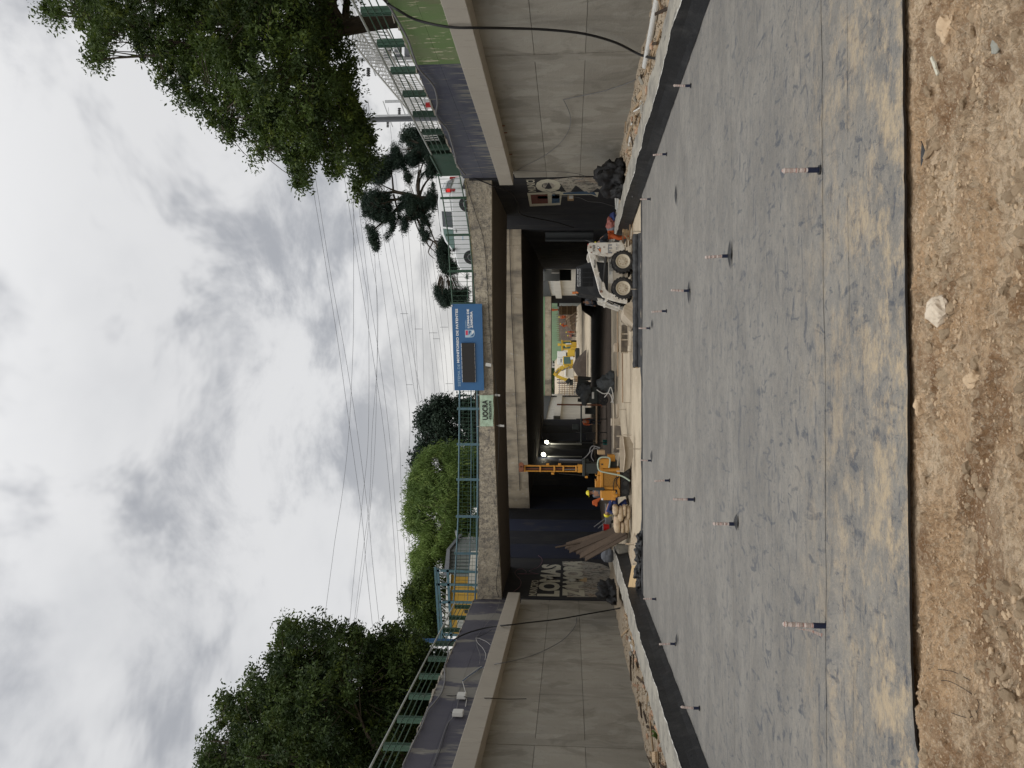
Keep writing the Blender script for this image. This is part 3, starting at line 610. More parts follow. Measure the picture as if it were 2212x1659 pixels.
uwall([(10.2, 45), (12.2, 60), (15.1, 87.5)], 'dark wall on the right inside the long underpass')
def mtext(name, s, k, x0, x1, ya, yb, m, wall, side, bold=.02, z=None):
    p = onx(*k(x1, ya), side*10.15); q = onx(*k(x1, yb), side*10.15); top = onx(*k(x0, ya), side*10.15)
    return text(name, s, top.z-p.z, m, wall, (side*10.15-side*.004, p.y, p.z), (0, 1 if side < 0 else -1, 0), (0, 0, 1), width=abs(q.y-p.y), bold=bold)
mtext('lettering', 'MUNICIPIO', k4, 320, 442, 1332, 1085, 'mural_cream', muL, -1)
mtext('lettering', 'LOMAS', k4, 445, 803, 1340, 842, 'mural_cream', muL, -1, .05)
mtext('lettering', 'DE', k4, 520, 806, 712, 572, 'mural_cream', muL, -1, .04)
mtext('lettering', 'ZAMORA', k4, 840, 1200, 1342, 790, 'mural_cream', muL, -1, .05)
b = MB(); poly = [(915, 1343), (935, 1290), (940, 1235), (885, 1200), (935, 1165), (900, 1130), (935, 1090), (925, 1040), (880, 1000), (925, 960), (870, 925), (930, 900), (850, 850), (845, 795), (1000, 790), (1150, 792), (1250, 800), (1450, 830), (1600, 900), (1640, 1100), (1720, 1345)]
pp = [onx(*k4(*q), -10.146) for q in poly]; b.add([tuple(p) for p in pp]+[(p.x-.004, p.y, p.z) for p in pp], [tuple(range(len(pp)))]+[(i, (i+1) % len(pp), (i+1) % len(pp)+len(pp), i+len(pp)) for i in range(len(pp))]); b.build('peeled_patch', 'peeled_plaster', muL)
b = MB(); pp = [onx(*k4(*q), -10.1445) for q in ((1110, 1100), (1120, 1040), (1230, 1045), (1225, 1110))]; b.add([tuple(p) for p in pp], [(0, 1, 2, 3)]); b.build('yellow_stain', 'plywood', muL)
mtext('lettering', 'MUNICI', c2, 1212, 1264, 1240, 1163, 'mural_cream', muR, 1)
mtext('lettering', 'LO', c2, 1272, 1425, 1285, 1158, 'mural_cream', muR, 1, .05)
def patch(name, k, poly, m, x, wall):
    b = MB(); pp = [onx(*k(*q), x) for q in poly]; b.add([tuple(p) for p in pp], [tuple(range(len(pp)))]); return b.build(name, m, wall)
patch('crest_outline', c2, [(1205, 1250), (1222, 1338), (1420, 1328), (1428, 1265), (1620, 1262), (1660, 1278), (1668, 1246), (1440, 1243)], 'mural_cream', 10.146, muR)
patch('crest_red', c2, [(1226, 1262), (1234, 1322), (1340, 1318), (1336, 1258)], 'mural_red', 10.142, muR)
patch('crest_blue', c2, [(1364, 1260), (1364, 1318), (1416, 1314), (1414, 1258)], 'mural_blue', 10.142, muR)
patch('crest_blue', c2, [(1440, 1248), (1436, 1258), (1620, 1258), (1655, 1268), (1640, 1245), (1600, 1248), (1590, 1240)], 'mural_blue', 10.142, muR)
patch('peeled_patch', c2, [(1300, 1170), (1310, 1235), (1345, 1180), (1380, 1245), (1420, 1190), (1470, 1262), (1520, 1200), (1600, 1260), (1660, 1220), (1720, 1250), (1735, 1150), (1500, 1148)], 'peeled_plaster', 10.144, muR)
# ------------------------------------------------------------------ the near bridge
br1 = thing('road_bridge', 'old weathered concrete road bridge spanning the cutting', 'bridge', (0, 38, 6))
A1, B1 = (10.35, 34.85), (-10.35, 39.95); A1r, B1r = (10.2, 41.5), (-10.2, 47.5)
S1 = [(373, 1003, 1062), (420, 1008, 1062), (466, 1012, 1062), (510, 1016.5, 1062), (553, 1020.6, 1062), (603, 1024, 1062.2), (653, 1027, 1062.5), (706, 1030, 1063), (760, 1032.5, 1063.5), (853, 1036, 1065.5), (953, 1035.5, 1068.5), (1030, 1035.6, 1071), (1106, 1035.6, 1074), (1173, 1034, 1077.5), (1235, 1032, 1080.7), (1297, 1030.6, 1084)]
rear_z = lambda u: 5.8+(.3*u/.5 if u < .5 else .3-.08*(u-.5)/.5)
P1 = [(onplan(vt, y, A1, B1), onplan(vb, y, A1, B1)) for y, vt, vb in S1]
off = Vector((.07, .33, 0)); bf = MB(); bs = MB(); bk = MB()
for i in range(len(P1)-1):
    (t0, b0), (t1, b1) = P1[i], P1[i+1]; bf.hexa([b0, b1, b1+off, b0+off, t0, t1, t1+off, t0+off])
    def rr(b_): u = (A1[0]-b_.x)/(A1[0]-B1[0]); return Vector((A1r[0]+(B1r[0]-A1r[0])*u, A1r[1]+(B1r[1]-A1r[1])*u, rear_z(u)))
    r0, r1 = rr(b0), rr(b1); f0, f1 = b0+off+Vector((0, .002, .02)), b1+off+Vector((0, .002, .02)); U0 = lambda p: Vector((p.x, p.y, 7.05))
    bs.hexa([f0, f1, r1, r0, U0(f0), U0(f1), U0(r1), U0(r0)])
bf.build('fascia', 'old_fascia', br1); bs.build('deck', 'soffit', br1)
# moss and grass along the top edge, right end
gb = MB(); rg = random.Random(5)
for i in range(1500):
    Y = 340+rg.random()**1.3*250; u = np.interp(Y, [s[0] for s in S1], [s[1] for s in S1]); p = onplan(u, Y, A1, B1)+Vector((rg.uniform(-.02, .05), rg.uniform(-.05, .12), -.03)); h = rg.uniform(.04, .17)*(1.6 if Y < 400 else .8); a = rg.uniform(0, 6.3)
    gb.add([p, p+Vector((.012, 0, 0)), p+Vector((math.cos(a)*h*.5, math.sin(a)*h*.3, h*rg.uniform(-.3, 1)))], [(0, 1, 2)])
tag(gb.build('dry_grass', 'dry_grass', br1, kind='stuff'), 'dry grass tufts growing on the bridge edge')
# ------------------------------------------------------------------ the rail bridge behind it
br2 = thing('rail_bridge', 'wide rail bridge with a stained panelled face behind the near bridge', 'bridge', (0, 60, 5.5))
A2, B2 = (10.6, 45.2), (-8.9, 61.8)
YS = [470, 530, 586, 636, 678, 733, 781, 848, 878, 931, 961, 990, 1023, 1058, 1104]
vb = lambda Y: float(np.interp(Y, [488, 553, 700, 826, 1020, 1104], [1125.6, 1125.6, 1129, 1134, 1140.6, 1144.3]))
sofA = MB(); R2a, R2b = Vector((15.2, 87, 5.4)), Vector((-2.3, 90, 5.4)); cable = []
for i in range(len(YS)-1):
    q0, q1 = onplan(vb(YS[i]), YS[i]+.15, A2, B2), onplan(vb(YS[i+1]), YS[i+1]-.15, A2, B2); d = Vector((.3, .38, 0)); H_ = Vector((0, 0, 1))
    t0, t1 = Vector((q0.x, q0.y, 7.45)), Vector((q1.x, q1.y, 7.45)); j = Vector((0, rs.uniform(-.012, .012), 0))
    quickb = MB(); quickb.hexa([q0+j, q1+j, q1+d, q0+d, t0+j, t1+j, t1+d, t0+d]); quickb.build('fascia_panel', 'fascia2', br2)
    u0, u1 = i/(len(YS)-1), (i+1)/(len(YS)-1); r0, r1 = R2a.lerp(R2b, u0), R2a.lerp(R2b, u1); z = Vector((0, 0, .04))
    sofA.hexa([q0+d+z, q1+d+z, r1, r0, Vector((q0.x+.3, q0.y+.38, 6.9)), Vector((q1.x+.3, q1.y+.38, 6.9)), Vector((r1.x, r1.y, 6.9)), Vector((r0.x, r0.y, 6.9))])
    v = onplan(vb(YS[i])-float(np.interp(YS[i], [553, 1098], [24, 18.5])), YS[i], A2, B2); cable.append(v+Vector((-.05, -.06, 0)))
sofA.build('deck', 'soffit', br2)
tag(quick('cable', 'cable_black', None, 'tube', cable, .022, 5), 'thin black cable running level across the stained bridge face', 'cable')
# far bridge with green parapet
br3 = thing('far_bridge', 'small brown bridge with green parapet at the far end of the underpass', 'bridge', (8, 118, 5))
quick('deck', 'soffit', br3, 'box', (8.1, 121, 5.78), (17.4, 6, 1.0)); 
quick('fascia', 'fascia2', br3, 'box', (8.1, 117.9, 5.70), (17.2, .2, .92)); quick('parapet', 'green_wall_far', br3, 'box', (8.1, 118, 6.75), (17.6, .25, 1.1))
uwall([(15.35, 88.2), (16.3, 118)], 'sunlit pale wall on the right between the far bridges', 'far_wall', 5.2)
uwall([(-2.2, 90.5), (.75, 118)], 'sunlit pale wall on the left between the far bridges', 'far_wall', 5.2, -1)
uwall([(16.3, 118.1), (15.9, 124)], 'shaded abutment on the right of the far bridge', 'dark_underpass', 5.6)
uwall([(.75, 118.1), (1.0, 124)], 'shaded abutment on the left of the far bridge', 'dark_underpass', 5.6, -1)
for (p, q, m, lab, zz0, zz1, nm) in (((15.1, 88.2), (16.1, 117.8), 'far_wall', 'pale ledge on the right wall between the far bridges', 3.6, 4.5, 'wall_ledge'), ((-1.9, 90.5), (.95, 117.8), 'far_wall', 'pale ledge on the left wall between the far bridges', 3.5, 4.3, 'wall_ledge'),
        ((15.4, 88.2), (16.4, 117.8), 'tarp_grey', 'grey blue painted upper wall on the right between far bridges', 5.2, 7.0, 'upper_wall'), ((-2.3, 90.5), (.7, 117.8), 'tarp_grey', 'grey blue painted upper wall on the left between far bridges', 5.2, 7.0, 'upper_wall')):
    b = MB(); b.bar((*p, (zz0+zz1)/2), (*q, (zz0+zz1)/2), .5, zz1-zz0); tag(b.build(nm, m), lab, 'wall')
# street level either side
b = MB(); b.prism([(10.5, -60), (10.5, 45), (15.5, 88), (16.6, 118), (14.6, 160), (12.4, 232), (12.4, 500), (500, 500), (500, -60)], 6.2, 6.98, 'z'); b.build('street_ground', 'street_dirt', kind='structure')
b = MB(); b.prism([(-10.5, -60), (-10.5, 50), (-8.9, 61.4), (-5.8, 75), (-2.4, 90), (.4, 118), (1.4, 160), (2.0, 232), (2.0, 500), (-500, 500), (-500, -60)], 6.2, 6.98, 'z'); b.build('street_ground', 'street_dirt', kind='structure')
# ramp up beyond the far bridge
def ramp_z(X, Y): return np.interp(Y, [112, 128, 150, 175, 232, 500], [-.1, .35, 1.15, 2.2, 6.9, 7.0])+.12*fbm(X*.5, Y*.2, 3, 5)
grid('ramp_ground', np.linspace(-2, 20, 40), np.linspace(112, 300, 90), ramp_z, 'dust_floor')
# ================================================================== FENCES, BRIDGE RAILS, SIGNS
def wall_fence(side, posts, yend, name, label):
    t = thing(name, label, 'fence', (side*10.4, posts[0], ztop(posts[0]))); x = side*10.42; rails = [.98, .74, .55, .36]
    for y in posts:
        z = ztop(y)
        b = MB(); b.box((x+side*.10, y, z+.45), (.10, .20, .96)); b.box((x+side*.02, y-.085, z+.45), (.08, .03, .96)); b.box((x+side*.02, y+.085, z+.45), (.08, .03, .96)); b.box((x+side*.02, y, z+.45), (.08, .025, .96)); b.build('post', 'green_steel', t)
    y0, y1 = posts[0]-6, posts[-1]+(.6 if side < 0 else .7)
    quick('top_rail', 'grey_rail', t, 'tube', [(x, y0, ztop(y0)+.98), (x, y1, ztop(y1)+.98)], .035, 8)
    for r_ in rails[1:]: quick('rail', 'green_steel', t, 'tube', [(x, y0, ztop(y0)+r_), (x, y1, ztop(y1)+r_)], .018, 6)
    return t
wall_fence(1, [18.25+1.85*k for k in range(8)], 34.8, 'wall_fence', 'green post and pipe fence on top of the right retaining wall')
wall_fence(-1, [19.3+2.0*k for k in range(11)], 39.9, 'wall_fence', 'green post and pipe fence on top of the left retaining wall')
# dense green panel at the corner by the bridge
t = thing('corner_gate', 'dense green steel bar panel between the right fence and the bridge', 'fence panel', (10.4, 33, 7.25))
for i in range(18):
    y = 31.9+i*.16; quick('bar', 'green_steel', t, 'box', (10.42, y, ztop(y)+.52), (.05, .09, 1.02))
for z in (.05, 1.02): quick('rail', 'green_steel', t, 'bar', (10.36, 31.8, ztop(32)+z), (10.36, 34.8, ztop(34.8)+z), .07, .06)
quick('sheet', 'paint_blue', t, 'box', (10.46, 33.4, 7.6), (.02, 1.2, .5))
# railing on the bridge: right run with upright bars, left run of mesh
def brail(X, Y, back=.12): return onplan(X, Y, (A1[0], A1[1]+back), (B1[0], B1[1]+back))
rt = thing('bridge_railing', 'dark green upright bar railing on the right half of the bridge', 'railing', tuple(brail(1010, 480)))
topR = lambda Y: float(np.interp(Y, [375, 427, 507, 585, 660], [946, 956, 968, 972, 978]))
botR = lambda Y: float(np.interp(Y, [375, 427, 507, 585, 660], [992, 1002, 1014, 1021, 1026]))
for Y in (377, 427, 507, 585, 655):
    p, q = brail(botR(Y)+6, Y), brail(topR(Y)-5, Y); q.y = p.y; q.x = p.x; quick('post', 'green_steel', rt, 'bar', p, q, .10, .06)
for f_, nm in ((topR, 'top_rail'), (botR, 'bottom_rail')): quick(nm, 'green_steel', rt, 'tube', [brail(f_(Y), Y) for Y in (375, 427, 507, 585, 657)], .032, 6)
for i in range(27):
    Y = 386+i*10.1; p, q = brail(botR(Y), Y), brail(topR(Y), Y); q.x = p.x; q.y = p.y; quick('bar', 'green_steel', rt, 'tube', [p, q], .011, 5)
lt = thing('bridge_railing', 'blue green mesh railing on the left half of the bridge', 'railing', tuple(brail(1030, 1050)))
topL = lambda Y: float(np.interp(Y, [843, 960, 1116, 1196, 1297], [993, 992, 990, 986, 980])); botL = lambda Y: float(np.interp(Y, [843, 960, 1116, 1196, 1297], [1031, 1032, 1031.5, 1030, 1026]))
for Y in (883, 960, 1036, 1116, 1196, 1278):
    p, q = brail(botL(Y)+7, Y), brail(topL(Y)-5, Y); q.y = p.y; q.x = p.x; quick('post', 'blue_steel', lt, 'bar', p, q, .12, .08)
midL = lambda Y: topL(Y)*.35+botL(Y)*.65
for f_, nm, r_ in ((topL, 'top_rail', .045), (botL, 'bottom_rail', .05), (midL, 'rail', .022)): quick(nm, 'blue_steel', lt, 'tube', [brail(f_(Y), Y) for Y in (843, 900, 960, 1036, 1116, 1196, 1297)], r_, 6)
for i in range(56):
    Y = 846+i*8.0
    p, q = brail(botL(Y), Y), brail(topL(Y), Y); q.x = p.x; q.y = p.y; quick('bar', 'green_steel', lt, 'tube', [p, q], .009, 4)
for kf in (.2, .5, .8): quick('mesh_wire', 'green_steel', lt, 'tube', [brail(topL(Y)*(1-kf)+botL(Y)*kf, Y) for Y in (843, 960, 1116, 1196, 1297)], .007, 4)
# second railing on the far side of the near bridge
ft = thing('far_railing', 'thin dark railing along the far edge of the bridge deck', 'railing', (0, 47.5, 7.1))
for z in (.1, .6, 1.05): quick('rail', 'green_steel', ft, 'bar', (10.2, 41.4, 7.05+z), (-10.2, 47.4, 7.05+z), .04)
for i in range(9): quick('post', 'green_steel', ft, 'box', (10.2-20.4*i/8, 41.4+6*i/8, 7.6), (.07, .07, 1.1))
# ---- blue sign
p00 = onplan(1043.5, 843.5, (A1[0], A1[1]-.30), (B1[0], B1[1]-.30)); p10 = onplan(1041, 656.5, (A1[0], A1[1]-.30), (B1[0], B1[1]-.30)); rx = (p10-p00); W = Vector((rx.x, rx.y, 0)).length; rx = Vector((rx.x, rx.y, 0)).normalized(); uz = Vector((0, 0, 1)); nn = rx.cross(uz)
ztp = onplan(979.5, 843.5, (A1[0], A1[1]-.30), (B1[0], B1[1]-.30)).z; H = ztp-p00.z; p00.z = min(p00.z, p10.z)
sg = thing('sign', 'big blue sign with white lettering and a dark display screen on the bridge', 'sign', tuple(p00))
def S(u, v, d=0.): return p00+rx*(u*W)+uz*(v*H)+nn*d
b = MB(); b.hexa([S(0, 0, 0), S(1, 0, 0), S(1, 0, -.1), S(0, 0, -.1), S(0, 1, 0), S(1, 1, 0), S(1, 1, -.1), S(0, 1, -.1)]); b.build('panel', 'sign_blue', sg)
# positions measured on the sign: crop 905x1659 of [1750..2050]x[1150..1700]
def sgn(x, y): return ((1162-y)/(1162-142), 1-(x-98)/(455-98))
u0, v0 = sgn(175, 1112); u1, v1 = sgn(140, 845); text('lettering', 'SISTEMA DE', (v1-v0)*H*.86, 'sign_pale', sg, S(u0, v0), rx, uz, width=(u1-u0)*W, bold=.0, depth=.006)
u0, v0 = sgn(170, 830); u1, v1 = sgn(137, 195); text('lettering', 'MONITOREO DE PATENTES', (v1-v0)*H*.9, 'white_print', sg, S(u0, v0), rx, uz, width=(u1-u0)*W, bold=.035, depth=.006)
u0, v0 = sgn(267, 422); u1, v1 = sgn(253, 330); text('lettering', 'MUNICIPIO', (v1-v0)*H, 'sign_pale', sg, S(u0, v0), rx, uz, width=(u1-u0)*W, depth=.006)
u0, v0 = sgn(302, 422); u1, v1 = sgn(275, 200); text('lettering', 'LOMAS DE', (v1-v0)*H, 'white_print', sg, S(u0, v0), rx, uz, width=(u1-u0)*W, bold=.045, depth=.006)
u0, v0 = sgn(342, 422); u1, v1 = sgn(313, 226); text('lettering', 'ZAMORA', (v1-v0)*H, 'white_print', sg, S(u0, v0), rx, uz, width=(u1-u0)*W, bold=.045, depth=.006)
def spoly(name, pts, m, d):
    b = MB(); b.add([S(*sgn(*q), d) for q in pts], [tuple(range(len(pts)))]); return b.build(name, m, sg)
spoly('shield', [(247, 440), (247, 530), (320, 530), (345, 524), (358, 505), (361, 480), (358, 455), (350, 440)], 'sign_pale', .005)
spoly('shield_red', [(254, 448), (254, 503), (281, 503), (281, 448)], 'logo_red', .008)
spoly('shield_blue', [(289, 449), (289, 505), (322, 458), (310, 449)], 'sign_blue', .008); spoly('shield_blue', [(305, 519), (352, 478), (350, 505), (335, 518)], 'sign_blue', .008)
spoly('shield_blue', [(325, 500), (352, 470), (354, 450), (330, 452)], 'white_print', .009)
q0, q1 = sgn(352, 1060), sgn(204, 594); b = MB(); b.hexa([S(q0[0], q0[1], .004), S(q1[0], q0[1], .004), S(q1[0], q0[1], .09), S(q0[0], q0[1], .09), S(q0[0], q1[1], .004), S(q1[0], q1[1], .004), S(q1[0], q1[1], .09), S(q0[0], q1[1], .09)]); b.build('display_screen', 'led_screen', sg)
for vv in (q0[1]-.012, q1[1]+.012):
    b = MB()
    for k in range(9):
        a = q0[0]+(q1[0]-q0[0])*(k+.04)/9; c = q0[0]+(q1[0]-q0[0])*(k+.9)/9
        if vv > .5 and k > 6.9 and False: continue
        b.bar(S(a, vv, .05), S(c, vv, .05), .02, .02)
    b.build('screen_edging', 'white_print', sg)
cr = MB(); cr.ico(S(.985, .985, .02), .045, 1, .3); cr.build('torn_corner', 'white_print', sg)
# ---- small pale plates hanging below
def hang(X0, Y0, X1, Y1, w_, name, label, back=-.25):
    p, q = onplan(X0, Y0, (A1[0], A1[1]+back), (B1[0], B1[1]+back)), onplan(X1, Y1, (A1[0], A1[1]+back), (B1[0], B1[1]+back)); t = thing(name, label, 'lamp', tuple(p))
    quick('hanger', 'cable_grey', t, 'tube', [p, p.lerp(q, .35)], .02, 5); quick('plate', 'box_white', t, 'bar', p.lerp(q, .3), q, w_, .05, up=(0, 1, 0)); return t
hang(1044, 786, 1061, 789, .16, 'hanging_lamp', 'pale box lamp hanging crooked below the blue sign')
hang(1064, 853, 1080, 854, .10, 'hanging_lamp', 'small lamp hanging below the right end of the green banner', .1)
hang(1072, 919, 1089, 920, .10, 'hanging_lamp', 'small lamp hanging below the left end of the green banner', .1)
# ---- banner
bn = thing('banner', 'pale green cloth banner reading UOCRA PRESENTE tied to the bridge', 'banner', tuple(onplan(1066, 887, (A1[0], A1[1]-.1), (B1[0], B1[1]-.1))))
Ab, Bb = (A1[0], A1[1]-.12), (B1[0], B1[1]-.12)
n, m_ = 26, 10; V = []
for j in range(m_+1):
    for i in range(n+1):
        u, v = i/n, j/m_; Y = 920.6+(853.5-920.6)*u; Xt = 1037+(1035.8-1037)*u+1.2*math.sin(u*math.pi); Xb = 1065.8+(1066-1065.8)*u-1.0*math.sin(u*3*math.pi)*.6; p = onplan(Xt+(Xb-Xt)*v, Y, Ab, Bb)
        V.append(p+nn*(.02+.022*math.sin(u*19+v*5)*(.3+abs(u-.5))+.02*mnoise.noise(Vector((u*5, v*4, 2)))))
b = MB(); b.add(V, [(j*(n+1)+i, j*(n+1)+i+1, (j+1)*(n+1)+i+1, (j+1)*(n+1)+i) for j in range(m_) for i in range(n)]); b.build('cloth', 'banner_green', bn, smooth=True)
def bt(s, x0, x1, ya, yb, bold):
    p = onplan(*c4t(x1, ya), Ab, Bb); q = onplan(*c4t(x1, yb), Ab, Bb); r_ = onplan(*c4t(x0, ya), Ab, Bb); text('lettering', s, r_.z-p.z, 'black_print', bn, p+nn*.05, rx, uz, width=(Vector((q.x-p.x, q.y-p.y, 0))).length, bold=bold, depth=.012)
bt('UOCRA', 916, 951, 1060, 932, .03); bt('PRESENTE', 960, 974, 1056, 936, .035)
for (X, Y) in ((1036, 921), (1036, 853), (1066, 921), (1066, 853)):
    p = onplan(X, Y, Ab, Bb); quick('tie', 'cable_white', bn, 'tube', [p, p+Vector((0, .1, .15))], .008, 4)
# cables sagging along the bridge face
def cab(name, pts, r_, m, label, cat='cable', n=5):
    return tag(quick(name, m, None, 'tube', smoothpts(pts, 5), r_, n, smooth=True), label, cat)
cab('cable', [onplan(X, Y, (A1[0], A1[1]-.05), (B1[0], B1[1]-.05)) for X, Y in ((1007, 392), (1014, 420), (1030, 470), (1045, 520), (1052, 600), (1056, 680), (1062, 760), (1071, 830), (1078, 900), (1077, 980), (1074, 1060), (1080, 1180), (1072, 1260), (1077, 1290))], .014, 'cable_black', 'thin cable sagging across the whole face of the near bridge')
# ================================================================== CABLES ON THE WALLS
XR, XL = 10.13, -10.13
cab('cable', [onx(X, Y, x) for X, Y, x in ((820, -12, 10.1), (838, 8, 10.1), (860, 22, 9.9), (900, 43, 9.8), (968, 58, 9.55), (1030, 60, 9.55), (1100, 61, 9.9), (1180, 64, 10.0), (1262, 73, 10.0), (1330, 92, 10.0), (1385, 119, 9.8), (1433, 129, 8.2))], .035, 'cable_black', 'thick black cable hanging down the right concrete wall', n=7)
zz_ = [(834, 2), (850, 30), (880, 85), (892, 120), (905, 150), (935, 185), (944, 220), (942, 250), (965, 280), (975, 310), (983, 340), (985, 352), (996, 368), (1004, 378)]
cab('cable', [onx(X+1, Y, 10.12) for X, Y in zz_], .032, 'cable_grey', 'thick grey cable looping along the top edge of the right wall', n=7)
cab('cable', [onplan(X, Y, (A1[0], A1[1]-.12), (B1[0], B1[1]-.12)) if Y < 408 else onx(X, Y, 9.9) for X, Y in ((1000, 374), (1020, 384), (1045, 393), (1062, 400), (1085, 408), (1108, 420), (1118, 440), (1124, 462), (1160, 472), (1200, 480), (1240, 492))], .03, 'cable_black', 'black cable running from the right wall into the underpass')
cab('cable', [onx(*c2(x, y), XR) for x, y in ((1135, 1108), (1200, 1070), (1300, 1020), (1400, 945), (1460, 870), (1485, 800), (1478, 730), (1440, 648))], .012, 'cable_grey', 'thin wire drooping in a curve on the right concrete wall')
cab('cable', [onx(*c2(x, y), XR) for x, y in ((1440, 645), (1560, 620), (1700, 590), (1840, 545), (1910, 515))], .014, 'cable_grey', 'thin wire running down to the rubble on the right wall')
cab('cable', [onx(*c2(x, y), XR) for x, y in ((1140, 1106), (1260, 1110), (1400, 1112), (1520, 1125), (1572, 1140), (1560, 1160), (1510, 1165))], .012, 'cable_grey', 'thin wire dropping beside the faded mural on the right')
cab('cable', [onx(*c6(x, y), x_) for x, y, x_ in ((690, 865, -10.3), (720, 835, -10.12), (790, 795, -10.1), (880, 765, -10.1), (980, 742, -9.95), (1050, 735, -9.5), (1110, 730, -9.5), (1200, 718, -9.9), (1400, 695, -9.95), (1600, 660, -9.95), (1780, 628, -9.8), (1870, 605, -8.6))], .032, 'cable_black', 'thick black cable hanging across the left concrete wall', n=7)
cab('cable', [onx(*c6(x, y), x_) for x, y, x_ in ((1525, 680, XL), (1515, 740, XL), (1440, 825, XL), (1330, 890, XL), (1200, 942, XL), (1060, 975, -9.56), (1000, 985, -9.56), (915, 1010, -10.13), (880, 1030, -10.14))], .016, 'cable_grey', 'thin grey cable drooping on the left concrete wall')
cab('cable', [onx(*c6(x, y), x_) for x, y, x_ in ((640, 1190, -10.3), (760, 1192, -10.14), (850, 1205, -9.95), (960, 1206, -9.55), (1080, 1212, -10.12), (1200, 1210, -10.13))], .014, 'cable_black', 'thin black cable dropping straight over the left ledge')
cab('cable', [onx(*c6(x, y), -10.16) for x, y in ((690, 868), (690, 930), (668, 1010), (672, 1080), (650, 1170), (600, 1240), (560, 1290), (520, 1390), (480, 1470), (400, 1640))], .03, 'cable_grey', 'grey cable snaking along the top of the left wall')
for k, pts in enumerate((((785, 1095), (830, 1060), (875, 1030), (900, 1010), (915, 1005)), ((790, 1085), (840, 1045), (880, 1015), (910, 1000)), ((785, 1098), (800, 1150), (812, 1200), (805, 1260)), ((782, 1105), (765, 1160), (757, 1230), (735, 1310), (690, 1370), (665, 1430), (630, 1540), (590, 1650)), ((700, 1360), (672, 1440), (650, 1520), (605, 1645)))):
    cab('cable', [onx(*c6(x, y), -10.17) for x, y in pts], .013, ('paint_blue', 'cable_white', 'cable_white', 'cable_grey', 'cable_black')[k], ('blue cable bundle on the left slate wall above the ledge', 'white cable bundled beside the blue one on the left slate wall', 'white cable curling past the upper junction box', 'grey cable trunk running down the slate wall past both boxes', 'black cable trunk running to the left end of the slate wall')[k])
for k, pts in enumerate((((870, 815), (900, 822), (940, 840), (968, 862)), ((870, 815), (885, 850), (915, 880), (935, 920), (930, 960)), ((870, 815), (880, 870), (900, 930), (895, 985)), ((870, 815), (960, 700), (1005, 640), (1024, 590), (1028, 562)), ((870, 815), (930, 790), (975, 762)))):
    cab('cable', [onx(*c6(x, y), -10.15) for x, y in pts], .009, ('cable_white', 'cable_white', 'cable_grey', 'cable_grey', 'cable_black')[k], ('bright white wire fanning from the hook on the left slate wall', 'pale looping wire below the hook on the slate wall', 'grey looping wire left of the hook on the slate wall', 'grey wire rising from the hook to the bridge corner', 'short black wire right of the hook on the slate wall')[k])
cab('cable', [onx(*k4(x, y), -10.05) for x, y in ((90, 1260), (180, 1190), (205, 1120), (180, 1060), (130, 1010), (110, 960), (160, 915), (230, 910), (280, 945), (270, 975), (150, 985), (460, 985), (420, 975), (330, 940), (470, 880), (530, 800), (520, 740), (470, 700))], .012, 'cable_pink', 'pinkish wire coiled on the dark wall above the left mural')
cab('cable', [onx(*k1(x, y), 10.0) for x, y in ((590, 0), (700, 40), (850, 90), (1100, 110), (1250, 170), (1450, 190), (1650, 250))], .012, 'cable_grey', 'thin wire across the faded crest on the right mural wall')
# junction boxes on the left wall
for (x, y, s, lab) in ((780, 1190, .30, 'white junction box with dark slots on the left slate wall, upper one'), (757, 1302, .34, 'white junction box on the left slate wall, nearer the picture edge')):
    p = onx(*c6(x, y), -10.1); t = thing('junction_box', lab, 'junction box', tuple(p)); quick('housing', 'box_white', t, 'box', p, (.14, .30, s), bevel=.01); quick('lid', 'box_white', t, 'box', p+Vector((.075, 0, -.01)), (.01, .26, s-.06)); quick('gland', 'cable_black', t, 'tube', [p+Vector((0, 0, s/2)), p+Vector((0, 0, s/2+.06))], .02, 6)
# sockets beneath the right mural
p = onx(*k1(975, 120), 10.05); t = thing('socket_box', 'small tan cardboard box and white socket on the right mural', 'box', tuple(p)); quick('carton', 'cardboard', t, 'box', p, (.14, .45, .3)); quick('socket', 'box_white', t, 'box', p+Vector((-.02, -.25, -.02+.0)), (.12, .12, .18))
# ================================================================== LAMP POSTS AND STREET OBJECTS
p = at(905, 256, 34.0); 
lp = thing('lamp_post', 'grey steel mast with a box near its top rising through the right tree', 'mast', (p.x, 34.0, 6.98))
pt = at(672, 267, 34.0); quick('pole', 'lamp_grey', lp, 'tube', [(p.x, 34, 6.98), (p.x, 34, pt.z)], .13, 10, r2=.10); quick('cabinet', 'lamp_grey', lp, 'box', (p.x+.38, 34, pt.z-1.0), (.45, .4, .9))
for z in (.4, .9): quick('clamp', 'steel_dark', lp, 'box', (p.x+.1, 34, pt.z-z), (.35, .3, .05))
p = at(985, 1385, 41.0); pt = at(818, 1375, 41.0)
bp = thing('blue_pole', 'slim blue steel pole standing behind the left fence', 'pole', (p.x, 41, 6.98)); mid = at(868+20, 1380, 41).z
quick('lower_pole', 'paint_blue', bp, 'tube', [(p.x, 41, 6.98), (p.x, 41, mid)], .115, 10); quick('upper_pole', 'blue_steel', bp, 'tube', [(p.x, 41, mid), (p.x, 41, pt.z)], .075, 10); quick('collar', 'paint_blue', bp, 'tube', [(p.x, 41, mid-.05), (p.x, 41, mid+.08)], .13, 10)
